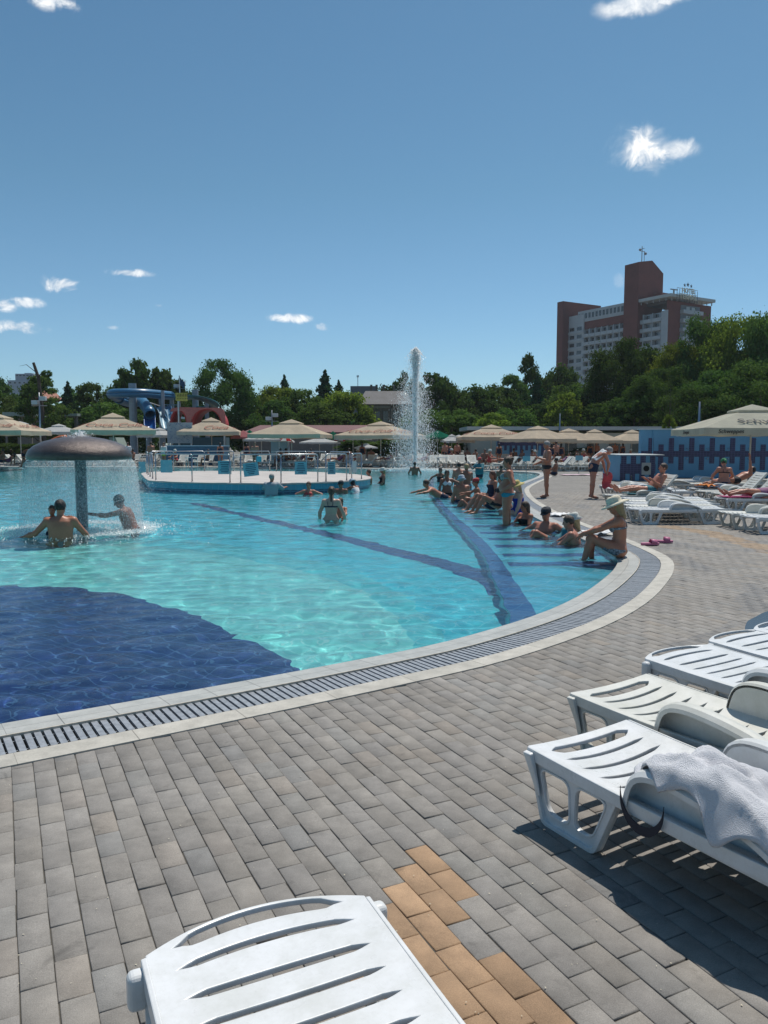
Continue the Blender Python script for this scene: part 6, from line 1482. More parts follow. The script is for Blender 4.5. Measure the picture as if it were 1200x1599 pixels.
    # ---- clothing, hair and hats: children in the same frame
    def shell(name, fn, m, h=.016):
        v, q = surface_nets(fn, lo-.03, hi+.03, max(h, vox*.95))
        if len(v) < 8: return
        mm = MB(); mm.v = [tuple(x) for x in v]; mm.f = [tuple(x) for x in q.tolist()]; mm.mi = [0]*len(mm.f); return mm.build(name, m, o, smooth=True)
    for wname, ccol, *rest in wear:
        c1, c2 = CLO[ccol]; m = cloth(ccol, c1, c2)
        def bt(P):
            d, w = torso_d(P)
            for b in br: d = smin(d, np.linalg.norm(P-b, axis=1)-(.060+.018*fat)*k, .035)
            if fat > .5: d = smin(d, np.linalg.norm(P-(hip+tl*.14*k+fh*.10*k), axis=1)-.135*k*fat, .06)
            return d, w
        if wname == 'trunks': shell('trunks', lambda P: (lambda dw: np.minimum(np.maximum(smin(dw[0], legs_d(P, 0, .4), .03)-.010, dw[1]-.13), legs_d(P, .014, .42)))(bt(P)), m)
        elif wname == 'briefs': shell('swim_briefs', lambda P: (lambda dw: np.maximum(np.maximum(smin(dw[0], legs_d(P, 0, .5), .03)-.010, dw[1]-.10), -.20*k-(P-hip)@tl+.12*k*0))(bt(P)) if False else (lambda dw: np.maximum(np.maximum(smin(dw[0], legs_d(P, 0, .5), .03)-.010, (dw[1]-.10)*Tl), -(((P-hip)@tl)+.085*k)+0*P[:, 0]))(bt(P)), m)
        elif wname == 'bikini_bottom': shell('bikini_bottom', lambda P: (lambda dw: np.maximum(np.maximum(smin(dw[0], legs_d(P, 0, .5), .03)-.009, (dw[1]-.06)*Tl), -(((P-hip)@tl)+.075*k)))(bt(P)), m)
        elif wname == 'bikini_top':
            shell('bikini_top', lambda P: (lambda dw: np.maximum(np.minimum(np.maximum(dw[0]-.009, np.abs((dw[1]-.665)*Tl)-.018), np.min([np.maximum(np.linalg.norm(P-b, axis=1)-(.070+.02*fat)*k, -((P-b)@f)-.005) for b in br], axis=0)), -bt(P)[0]-.02))(bt(P)), m)
            mm = MB()
            for sx, b in zip((-1, 1), br): mm.tube([b+t*.04*k+f*.03*k, neck+r*sx*.07*k+f*.045*k-t*.015, neck+r*sx*.055*k-f*.045*k, neck-t*.09*k-f*.102*k+r*sx*.06*k, neck-t*.165*k-f*.108*k+r*sx*.05*k], .006, 5)
            mm.build('strap', m, o)
        elif wname == 'suit':
            shell('swimsuit', lambda P: (lambda dw: np.maximum(np.maximum(smin(dw[0], legs_d(P, 0, .5), .03)-.010, (dw[1]-(.74))*Tl), -(((P-hip)@tl)+.085*k)))(bt(P)), m)
            mm = MB()
            for sx in (-1, 1): mm.tube([neck-t*.13*k+r*sx*.08*k+f*.10*k, neck+r*sx*.09*k+f*.03*k, neck+r*sx*.09*k-f*.04*k, neck-t*.13*k-f*.10*k+r*sx*.06*k], .010, 6)
            mm.build('strap', m, o)
        elif wname == 'shirt':
            def sh_fn(P):
                d, w = bt(P); d = np.maximum(d-.03, (w-1.0)*Tl)
                for i in (0, 1): s_ = J['sh%d' % i]; e_ = s_+unit(arms[i][0])*L_up; d = smin(d, rcone(P, s_, e_, .075*k, .07*k), .03)
                return np.maximum(d, -(((P-hip)@tl)+.06*k))
            shell('shirt', sh_fn, m)
    hm = mat('hair_'+hair, HAIRC.get(hair, (.1, .1, .1)), .5, var=.3, vscale=30, bump=.5, bscale=150) if hair in HAIRC else None
    if hm is not None:
        def hair_fn(P):
            d = ell(P, hc+hu*.026*hs-hf*.014*hs, hr, hf, hu, (.086*hs, .106*hs, .108*hs)); face = (P-hc)@unit(hf*1.0-hu*.62)-.030*hs; low = -((P-hc)@hu)-.045*hs
            d = np.maximum(d, np.maximum(face, low-(.0 if hairlen == 0 else .03)))
            if hairlen >= 1: d = smin(d, rcone(P, hc-hf*.05*hs, neck-hf*.055*k-hu*.02, .078*hs, .055*hs), .02)
            if hairlen >= 2: d = smin(d, rcone(P, neck-f*.065*k, neck-f*.125*k-np.array([0, 0, .18*k]), .055*k, .03*k), .03)
            if hairlen == -1: d = np.minimum(d, np.linalg.norm(P-(hc+hu*.07*hs-hf*.10*hs), axis=1)-.042*hs)
            if hairlen == -2: d = smin(d, rcone(P, hc+hu*.05*hs-hf*.10*hs, hc-hu*.22*hs-hf*.12*hs, .032*hs, .016*hs), .02)
            return d+.004*np.sin(P[:, 0]*140)*np.sin(P[:, 2]*90)
        shell('hair', hair_fn, hm, .013)
    Mh = Matrix(((hr[0], hf[0], hu[0], hc[0]), (hr[1], hf[1], hu[1], hc[1]), (hr[2], hf[2], hu[2], hc[2]), (0, 0, 0, 1)))
    fm = MB()       # eyes and mouth, thin inlays on the face
    for sx in (-1, 1): fm.sphere((sx*.030*hs, .083*hs, .012*hs), .0105*hs, 8, 5, (1.3, .7, .6))
    fm.sphere((0, .086*hs, -.052*hs), .012*hs, 8, 5, (1.7, .55, .35)); fm.v = [tuple(Mh@Vector(v)) for v in fm.v]; fm.build('features', mat('face_dark', (.07, .03, .025), .5), o)
    if hat:
        hm_ = cloth(hatcol, *CLO[hatcol]) if hatcol in CLO else mat('hat_'+hatcol, {'cream': (.80, .72, .55), 'darkcap': (.03, .035, .045), 'yellow': (.55, .45, .16), 'whitehat': (.68, .68, .62), 'green': (.03, .20, .09), 'paleblue': (.45, .52, .60)}[hatcol], .8, var=.2, vscale=30, bump=.4, bscale=120)
        kx = MB(); T = Matrix.Translation((0, -.012*hs, .045*hs))@Matrix.Rotation(R(-6), 4, 'X')@Matrix.Diagonal((.9*hs, 1.08*hs, hs, 1)); 
        if hat == 'sun': kx.lathe([(.20, -.028), (.205, -.022), (.15, .002), (.104, .012), (.103, .05), (.092, .088), (.06, .108), (0, .112)], 28, Mh@T)
        elif hat == 'bucket': kx.lathe([(.155, -.04), (.16, -.035), (.106, .012), (.104, .04), (.096, .075), (.07, .098), (0, .104)], 24, Mh@T)
        elif hat == 'cap':
            kx.lathe([(.101, -.012), (.103, .03), (.092, .066), (.06, .088), (0, .095)], 22, Mh@T)
            pk = []; 
            for j in range(9): a = -1.0+2.0*j/8; pk.append(Mh@T@Vector((math.sin(a)*.10, math.cos(a)*.10, -.008))); pk.append(Mh@T@Vector((math.sin(a)*.095, math.cos(a)*.10+.075*math.cos(a*1.2), -.022)))
            kx.add(pk, [(2*j, 2*j+1, 2*j+3, 2*j+2) for j in range(8)])
        elif hat == 'scarf': kx.lathe([(.103, -.03), (.106, .03), (.098, .068), (.065, .094), (0, .102)], 20, Mh@T); kx.tube([Mh@T@Vector((0, -.10, -.01)), Mh@T@Vector((.02, -.13, -.06)), Mh@T@Vector((.01, -.12, -.13))], [.03, .028, .012], 8)
        ho = kx.build({'sun': 'sun_hat', 'bucket': 'bucket_hat', 'cap': 'cap', 'scarf': 'headscarf'}[hat], hm_, o, smooth=True); ho.modifiers.new('t', 'SOLIDIFY').thickness = .004
    o['wet'] = 1; return o, J
def pxy(u, d): return ((u-600)/1200*d, d)
def wy(v): return (HC-WL)*1200/(v-HOR)           # distance of a point on the water seen at row v
SIT = lambda sp=.12, th=(.15, 1, .25), sh=(0, .25, -1): [((-th[0], th[1], th[2]), (sh[0], sh[1], sh[2])), ((th[0], th[1], th[2]), (-sh[0], sh[1], sh[2]))]
HANG = [((-.2, .05, -1), (-.05, .25, -1)), ((.2, .05, -1), (.05, .25, -1))]
# ------------------------------------------------------------ the bathers
BG = 'bathers sitting and standing along the right shore of the pool'
# the woman on the corner of the pool, knees drawn up, arms stretched over them
person('woman in cream sun hat and spotted bikini sitting on the pool corner clasping her knees', 'tan', 'f', 1.70, .12, torso=(0, .10, 1), tlow=(0, -.12, 1), head=(0, .3, 1), look=(.1, 1, -.3),
       arms=[((-.05, .93, -.42), (.10, .93, -.30), (.3, .8, -.5)), ((.05, .93, -.50), (-.10, .93, -.36), (-.3, .8, -.6))], legs=[((-.10, .93, .42), (0, .30, -1)), ((.08, .98, .30), (0, -.10, -1))],
       wear=[('bikini_top', 'dots'), ('bikini_bottom', 'dots')], hair='blond', hairlen=1, hat='sun', hatcol='cream', at=(3.42, 11.12), yaw=76, hipz=.105, group=BG, vox=.013)
person('bather with brown hair in the water just behind the arms of the sun hat woman', 'red', 'm', 1.62, .1, torso=(0, .35, 1), head=(0, .2, 1), look=(0, 1, -.2), arms=[((-.2, .7, -.7), (.1, .8, -.6)), ((.2, .8, -.6), (0, .8, -.7))], legs=SIT(), wear=[('trunks', 'navy')], hair='brown', hairlen=0, at=pxy(908, 12.9), yaw=72, top=806, group=BG, vox=.015)
person('reclining woman in white bucket hat and blue swimsuit between cap man and brown haired bather', 'tan', 'f', 1.66, .2, torso=(0, -.75, .75), tlow=(0, -.8, .5), head=(0, .15, 1), look=(.3, .9, -.2), arms=[((-.5, -.1, -.9), (-.3, .5, -.7)), ((.4, .2, -.9), (.1, .9, -.3))], legs=[((-.12, .8, .55), (0, .55, -.85)), ((.08, .85, .48), (0, .5, -.9))], wear=[('suit', 'teal')], hair='blond', hairlen=1, hat='bucket', hatcol='whitehat', at=pxy(868, 13.9), yaw=84, top=801, group=BG, vox=.015)
person('broad man in dark cap and sunglasses leaning back at the pool edge', 'red', 'm', 1.80, .35, torso=(0, -.45, 1), tlow=(0, -.6, .8), head=(0, .1, 1), look=(0, 1, -.15), arms=[((-1, -.3, -.55), (-.3, .3, -.9)), ((1, -.3, -.5), (.4, .1, -.95))], legs=[((-.25, .85, .42), (0, .6, -.8)), ((.10, .9, .40), (0, .55, -.85))], wear=[('trunks', 'black')], hair=None, hat='cap', hatcol='darkcap', at=pxy(846, 14.6), yaw=142, top=793, group=BG, vox=.015)
person('person with brown hair and black top sitting between the standing woman and the cap man', 'tan', 'f', 1.60, .1, torso=(0, -.1, 1), head=(0, .15, 1), look=(.4, .9, -.4), arms=[((-.3, .5, -.8), (.2, .8, -.5)), ((.3, .5, -.8), (-.2, .8, -.5))], legs=SIT(th=(.2, 1, .2)), wear=[('suit', 'black')], hair='brown', hairlen=1, at=pxy(820, 16.3), yaw=125, top=783, group=BG, vox=.016)
person('woman in yellow hat and blue swimsuit sitting on the coping behind the standing woman', 'fair', 'f', 1.66, .35, torso=(0, .1, 1), head=(0, .25, 1), look=(-.2, 1, -.3), arms=[((-.3, .3, -1), (0, .4, -1)), ((.3, -.1, -1), (.1, .2, -1))], legs=SIT(th=(.15, 1, -.05), sh=(0, .1, -1)), wear=[('suit', 'blue')], hair='blond', hairlen=1, hat='sun', hatcol='yellow', at=pxy(813, 18.4), yaw=100, top=751, group=BG, vox=.017)
person('full figured woman in patterned bikini standing shin deep with hand on hip', 'tan', 'f', 1.72, .62, torso=(0, -.06, 1), head=(0, .12, 1), look=(0, 1, -.1), arms=[((-.55, -.35, -.9), (.35, .75, -.45), (.5, .5, -.6)), ((.5, -.45, -.9), (-.3, .75, -.5), (-.5, .5, -.6))], legs=[((-.08, .08, -1), (0, -.06, -1)), ((.06, -.03, -1), (0, -.05, -1))], wear=[('bikini_top', 'pattern'), ('bikini_bottom', 'turq')], hair='brown', hairlen=-1, at=pxy(793, 16.05), yaw=82, top=713, group=BG, vox=.015)
person('dark haired woman leaning back in the water left of the standing woman', 'tan', 'f', 1.65, .2, torso=(0, -.4, 1), head=(0, .2, 1), look=(.2, 1, -.2), arms=[((-.6, -.3, -.8), (-.2, .3, -.9)), ((.4, .3, -.8), (0, .8, -.5))], legs=[((-.2, .85, .45), (0, .5, -.85)), ((.1, .9, .5), (0, .5, -.85))], wear=[('bikini_top', 'black'), ('bikini_bottom', 'black')], hair='black', hairlen=2, at=pxy(776, 18.6), yaw=100, top=742, group=BG, vox=.017)
person('tanned man half lying with his knees out of the water beside the dark haired woman', 'tan', 'm', 1.78, .4, torso=(0, -.9, .5), head=(0, -.2, 1), look=(0, .9, .2), arms=[((-.5, -.2, -.7), (-.2, .8, -.4)), ((.5, .3, -.6), (.0, .9, -.4))], legs=[((-.15, .8, .6), (0, .6, -.8)), ((.12, .85, .5), (0, .6, -.8))], wear=[('trunks', 'navy')], hair='brown', hairlen=0, at=pxy(768, 19.6), yaw=86, top=756, group=BG, vox=.017)
person('bather behind with auburn hair, second head left of the standing woman', 'tan', 'f', 1.65, .1, torso=(0, -.1, 1), head=(0, .1, 1), look=(0, 1, 0), arms=HANG, legs=SIT(), wear=[('suit', 'navy')], hair='auburn', hairlen=1, at=pxy(768, 21.4), yaw=110, top=735, group=BG, vox=.02, fingers=False)
person('child in red cap stretching an arm over the shallow shelf', 'tan', 'm', 1.35, .0, torso=(0, .15, 1), head=(0, .1, 1), look=(0, 1, -.1), arms=[((-.2, .9, -.35), (0, 1, -.1)), ((.2, .8, -.6), (0, 1, -.2))], legs=SIT(), wear=[('trunks', 'red')], hair='brown', hat='cap', hatcol='red', at=pxy(748, 21.0), yaw=88, top=746, group=BG, vox=.018)
person('bather in pale cap sitting chest deep left of the red capped child', 'tan', 'm', 1.7, .25, torso=(0, .1, 1), head=(0, .1, 1), look=(0, 1, 0), arms=HANG, legs=SIT(), wear=[('trunks', 'navy')], hair='grey', hat='bucket', hatcol='paleblue', at=pxy(722, 22.2), yaw=12, top=742, group=BG, vox=.019)
person('bather lying under water with only a bent knee showing left of the red cap', 'dark', 'm', 1.75, .1, torso=(0, -1, .02), head=(0, -1, .25), look=(0, .2, 1), arms=[((-.6, .3, -.5), (0, 1, -.2)), ((.6, .3, -.5), (0, 1, -.2))], legs=[((-.1, .75, .75), (0, .5, -.9)), ((.1, 1, -.1), (0, .9, -.4))], wear=[('trunks', 'black')], hair='black', at=pxy(741, 20.5), yaw=80, hipz=-.20, group=BG, vox=.02, fingers=False)
WG = 'bathers standing farther out in the pool'
person('dark haired woman in the water reaching an arm towards the swimming man', 'dark', 'f', 1.66, .25, torso=(0, .05, 1), head=(0, .1, 1), look=(-.2, 1, -.2), arms=[((-.9, .3, -.35), (-.8, .4, -.45)), ((.35, .2, -1), (.1, .4, -.9))], wear=[('bikini_top', 'white'), ('bikini_bottom', 'black')], hair='black', hairlen=1, at=pxy(698, 24.8), yaw=-172, top=734, group=WG, vox=.02)
person('man swimming with his shoulders out left of the shelf', 'tan', 'm', 1.75, .2, torso=(0, .9, .5), head=(0, .3, 1), look=(0, 1, .1), arms=[((-.8, .6, -.2), (-.3, 1, -.1)), ((.8, .5, -.2), (.2, 1, -.2))], legs=[((-.1, -1, -.3), (0, -1, -.2)), ((.1, -1, -.3), (0, -1, -.2))], wear=[('trunks', 'navy')], hair='brown', at=pxy(690, 23.8), yaw=100, top=749, group=WG, vox=.02)
person('man with his wet back turned, standing left of the boy in turquoise trunks', 'red', 'm', 1.75, .2, arms=HANG, wear=[('trunks', 'navy')], hair='black', at=pxy(717, 30.5), yaw=8, top=722, group=WG, vox=.022, fingers=False)
person('slim bather in turquoise trunks standing behind the pale capped one', 'dark', 'm', 1.65, .0, arms=[((-.4, .5, -.7), (.2, .8, -.3)), ((.4, .5, -.7), (-.2, .8, -.3))], wear=[('trunks', 'turq')], hair='blond', at=pxy(729, 25.4), yaw=20, top=724, group=WG, vox=.02)
person('bather with only head and shoulders out right of the fountain foot', 'dark', 'f', 1.65, .1, arms=[((-.9, .1, -.4), (-.3, .5, -.6)), ((.9, .1, -.4), (.3, .5, -.6))], wear=[('suit', 'black')], hair='black', hairlen=1, at=pxy(688, 34.0), yaw=150, top=730, group=WG, vox=.024, fingers=False)
person('person in red cap and dark top holding a child at the far pool edge', 'dark', 'm', 1.72, .2, arms=[((-.3, .6, -.6), (.6, .7, .1)), ((.3, .6, -.6), (-.6, .7, .1))], wear=[('shirt', 'teal'), ('trunks', 'navy')], hair='brown', hat='cap', hatcol='red', at=pxy(749, 37.5), yaw=140, top=714, group=WG, vox=.024, fingers=False)
person('bather with wet dark hair close to the far edge right of the red capped person', 'dark', 'm', 1.7, .1, arms=HANG, wear=[('trunks', 'navy')], hair='black', at=pxy(783, 37.5), yaw=0, top=726, group=WG, vox=.026, fingers=False)
person('man seen from behind standing in the foam under the fountain jet', 'dark', 'm', 1.78, .25, arms=[((-.5, -.1, -.9), (.1, .4, -.8)), ((.5, -.1, -.9), (-.1, .4, -.8))], wear=[('trunks', 'navy')], hair='black', at=pxy(648, 42.0), yaw=0, top=721, group=WG, vox=.024, fingers=False)
person('slim woman with a long brown ponytail standing waist deep with her back turned', 'fair', 'f', 1.70, .0, torso=(0, .04, 1), head=(.02, .12, 1), look=(-.2, 1, -.3), arms=[((-.42, .12, -.95), (-.12, .45, -.9)), ((.42, .12, -.95), (.12, .5, -.9))], wear=[('bikini_top', 'navy'), ('bikini_bottom', 'navy')], hair='brown', hairlen=-2, at=pxy(517, 17.0), yaw=-8, top=760, group=WG, vox=.014)
person('small child half hidden in front of the woman with the ponytail', 'tan', 'm', 1.15, .0, head=(0, .1, 1), look=(0, 1, 0), arms=[((-.3, .7, -.6), (.1, .9, -.2)), ((.3, .7, -.6), (-.1, .9, -.2))], wear=[('trunks', 'navy')], hair='brown', hairlen=1, at=pxy(532, 17.6), yaw=165, top=777, group=WG, vox=.014)
PG_ = 'bathers along the blue rim of the platform'
person('grey haired man in a wet white shirt leaning on the platform rim', 'tan', 'm', 1.78, .3, torso=(0, .25, 1), head=(0, .1, 1), look=(.3, 1, 0), arms=[((-.4, .7, -.5), (-.2, .9, .1)), ((.4, .7, -.5), (.2, .9, .1))], wear=[('shirt', 'grey'), ('trunks', 'navy')], hair='grey', at=pxy(423, 25.5), yaw=-5, top=740, group=PG_, vox=.02)
person('auburn haired bather facing us below the rim, arms spread', 'red', 'f', 1.68, .25, torso=(0, -.1, 1), head=(0, .1, 1), look=(0, 1, 0), arms=[((-.95, -.1, -.35), (-.6, .3, -.6)), ((.95, -.1, -.35), (.6, .3, -.6))], wear=[('bikini_top', 'red'), ('trunks', 'navy')], hair='auburn', hairlen=1, at=pxy(482, 25.5), yaw=178, top=752, group=PG_, vox=.02)
person('bather in black cap by the rim right behind the ponytail woman', 'dark', 'm', 1.72, .1, head=(0, .1, 1), look=(.3, 1, -.1), arms=HANG, wear=[('trunks', 'navy')], hair='black', hairlen=0, hat='cap', hatcol='darkcap', at=pxy(533, 26.4), yaw=160, top=750, group=PG_, vox=.02)
person('bather bending low at the right tip of the platform', 'dark', 'f', 1.6, .1, torso=(0, .6, .8), head=(0, .6, 1), look=(0, 1, -.4), arms=[((-.4, .8, -.4), (0, 1, 0)), ((.4, .8, -.4), (0, 1, 0))], wear=[('suit', 'white')], hair='black', hairlen=1, hat='bucket', hatcol='paleblue', at=pxy(560, 27.0), yaw=40, top=749, group=PG_, vox=.02)
person('tanned man standing chest deep just right of the platform', 'tan', 'm', 1.75, .25, head=(0, .1, 1), look=(0, 1, 0), arms=[((-.4, .6, -.7), (0, 1, .05)), ((.4, .6, -.7), (0, 1, .05))], wear=[('trunks', 'navy')], hair='brown', at=pxy(577, 32.0), yaw=95, top=733, group=PG_, vox=.022, fingers=False)
person('woman in white cap and black swimsuit standing right of the tanned man', 'tan', 'f', 1.7, .2, torso=(0, -.1, 1), head=(0, .1, 1), look=(0, 1, .1), arms=[((-.4, .2, -.9), (0, .7, -.6)), ((.4, .2, -.9), (0, .7, -.6))], wear=[('suit', 'black')], hair='blond', hairlen=1, hat='bucket', hatcol='whitehat', at=pxy(597, 32.0), yaw=100, top=730, group=PG_, vox=.022, fingers=False)
MG = 'people under the mushroom shower'
person('broad backed dark haired man with a child on his left shoulder side under the shower', 'tan', 'm', 1.92, .4, torso=(0, .12, 1), head=(0, .1, 1), look=(.2, 1, -.1), arms=[((-.75, .15, -.75), (-.85, .3, -.3)), ((.6, .35, -.85), (.1, .8, -.4))], wear=[('briefs', 'navy')], hair='black', at=pxy(91, 13.5), yaw=14, top=781, group=MG, vox=.014)
person('small child clinging round the neck of the broad backed man', 'tan', 'm', 1.10, .0, torso=(0, .1, 1), head=(0, .1, 1), look=(0, 1, 0), arms=[((-.3, .9, .2), (-.9, .4, .1)), ((-.1, .9, .0), (-.7, .7, .1))], wear=[('trunks', 'navy')], hair='brown', at=pxy(80, 13.85), yaw=-165, top=789, group=MG, vox=.014)
person('man in the falling water stretching one arm to the stem', 'wet', 'm', 1.78, .3, torso=(0, .42, 1), head=(0, .5, 1), look=(0, 1, -.3), arms=[((-.25, .96, -.2), (.05, 1, .10)), ((.4, -.2, -1), (.1, .2, -1))], wear=[('trunks', 'black')], hair='black', at=pxy(207, 14.9), yaw=88, top=774, group=MG, vox=.014)
# ---- on the paving
DG = 'people standing on the paving'
person('bald pot bellied man in black trunks standing by the pool end', 'tan', 'm', 1.72, .35, torso=(0, -.03, 1), head=(0, .12, 1), look=(0, 1, -.1), arms=[((-.3, .25, -.95), (.1, .9, .3)), ((.3, .1, -1), (0, .8, -.3))], legs=[((-.05, .05, -1), (0, -.05, -1)), ((.05, -.03, -1), (0, -.04, -1))], wear=[('briefs', 'black')], hair='grey', at=pxy(854, 23.4), yaw=92, group=DG, vox=.016)
BEND, JB = person('tanned man bending forward with a towel over his shoulders', 'red', 'm', 1.78, .2, torso=(0, .75, .62), tlow=(0, .35, 1), head=(0, .9, .45), look=(0, .6, -.8), arms=[((-.15, .45, -.9), (0, .25, -1)), ((.25, .35, -.9), (.0, -.15, -1))], legs=[((-.08, .05, -1), (0, -.1, -1)), ((.12, -.12, -1), (0, -.05, -1))], wear=[('trunks', 'navy')], hair='grey', at=pxy(927, 23.0), yaw=-84, group=DG, vox=.016)
# ---- on the loungers
person('bare chested man sitting on a raised back lounger looking at his phone', 'red', 'm', 1.78, .15, torso=(0, -.62, .8), tlow=(0, -.6, .8), head=(0, -.05, 1), look=(0, .9, -.35), arms=[((-.15, .45, -.85), (.1, .75, .62), (.1, .8, .5)), ((.15, .45, -.85), (-.1, .75, .62), (-.1, .8, .5))], legs=[((-.14, 1, .10), (.02, 1, -.10), (0, .6, .8)), ((.12, 1, .14), (0, 1, -.14), (0, .6, .8))], wear=[('trunks', 'teal')], hair='brown', at=(7.02, 20.16), yaw=93, hipz=.43, vox=.016)
ph_ = thing('phone', 'dark phone held up by the man on the raised back lounger', 'phone', (6.50, 20.17, .66), 0); kb = MB(); kb.box((-.006, -.038, 0), (.004, .038, .15)); bevel(kb.build('body', mat('phone_black', (.01, .01, .012), .2), ph_), .004)
k_ = MB(); k_.box((.0045, -.034, .006), (.0052, .034, .144)); k_.build('screen', mat('phone_screen', (.05, .06, .08), .1), ph_)
person('woman with green headscarf and black bikini sitting with her back to us below the parasol', 'red', 'f', 1.68, .3, torso=(.05, .12, 1), head=(0, .5, 1), look=(0, 1, -.6), arms=[((-.5, .5, -.8), (.1, .9, -.3)), ((.5, .5, -.8), (-.1, .9, -.3))], legs=[((-.25, 1, .1), (0, .7, -.7)), ((.25, 1, .1), (0, .7, -.7))], wear=[('bikini_top', 'black'), ('bikini_bottom', 'navy')], hair='brown', hat='scarf', hatcol='green', at=pxy(1131, 23.6), yaw=-8, hipz=.43, vox=.017)
person('dark haired sunbather on a lounger raising one arm beside the headscarf woman', 'tan', 'm', 1.75, .1, torso=(0, -.9, .45), head=(0, -.7, .6), look=(0, .5, 1), arms=[((-.1, .15, 1), (.1, .05, 1)), ((.3, .4, -.6), (0, 1, 0))], legs=SIT(th=(.12, 1, .05), sh=(0, 1, -.2)), wear=[('trunks', 'black')], hair='black', at=pxy(1150, 25.0), yaw=100, hipz=.45, vox=.018)
person('sunbather stretched out on a lounger, only the legs inside the right edge', 'red', 'f', 1.68, .15, torso=(0, -1, .15), head=(0, -1, .4), look=(0, .3, 1), arms=[((-.4, .5, -.4), (0, 1, 0)), ((.4, .5, -.4), (0, 1, 0))], legs=[((-.12, 1, .16), (.02, 1, -.2), (0, .7, .7)), ((.1, 1, .10), (0, 1, -.12), (0, .7, .7))], wear=[('suit', 'purple')], hair='brown', hairlen=1, at=(9.30, 18.95), yaw=92, hipz=.42, vox=.017)
# ---- far crowd: a few figures, copied
CG = 'sunbathers and strollers on the far deck'
FA = {}
def crowd(key, lab, **kw):
    o, J = person(lab, vox=.026, fingers=False, **kw); FA[key] = [o, False]; return o
crowd('stand', 'walking man with turquoise bag on the far deck', tone='red', Hh=1.78, fat=.2, arms=HANG, legs=[((-.08, .15, -1), (0, -.15, -1)), ((.08, -.1, -1), (0, -.15, -1))], wear=[('trunks', 'black')], hair='brown')
crowd('standf', 'standing woman', tone='tan', sex='f', Hh=1.68, fat=.2, arms=HANG, wear=[('suit', 'navy')], hair='black', hairlen=1)
crowd('standl', 'standing man in lime shorts', tone='tan', Hh=1.75, fat=.2, arms=HANG, wear=[('shirt', 'white'), ('trunks', 'lime')], hair='brown')
crowd('sit', 'sitting person', tone='dark', Hh=1.72, fat=.25, torso=(0, -.1, 1), arms=[((-.3, .5, -.8), (.1, .9, -.2)), ((.3, .5, -.8), (-.1, .9, -.2))], legs=[((-.15, 1, .1), (0, .1, -1)), ((.15, 1, .1), (0, .2, -1))], wear=[('trunks', 'navy')], hair='black')
crowd('sitw', 'sitting woman with white hat', tone='red', sex='f', Hh=1.65, fat=.3, torso=(0, .1, 1), arms=[((-.3, .6, -.7), (.1, .9, 0)), ((.3, .6, -.7), (-.1, .9, 0))], legs=[((-.15, 1, .1), (0, .3, -1)), ((.15, 1, .1), (0, .3, -1))], wear=[('suit', 'red')], hair='blond', hairlen=1, hat='bucket', hatcol='whitehat')
crowd('bend', 'bent over person', tone='dark', Hh=1.72, fat=.3, torso=(0, .95, .3), tlow=(0, .6, .8), head=(0, .9, .2), look=(0, .5, -1), arms=[((-.1, .1, -1), (0, .2, -1)), ((.1, .1, -1), (0, .2, -1))], wear=[('trunks', 'navy')], hair='grey')
crowd('lie', 'reclining sunbather', tone='tan', sex='f', Hh=1.68, fat=.2, torso=(0, -.8, .6), head=(0, -.3, 1), look=(0, 1, .2), arms=HANG, legs=[((-.12, 1, .25), (0, 1, -.35)), ((.12, 1, .1), (0, 1, -.1))], wear=[('suit', 'purple')], hair='black', hairlen=1)
SEAT = {'sit': .42, 'sitw': .42, 'lie': .42}
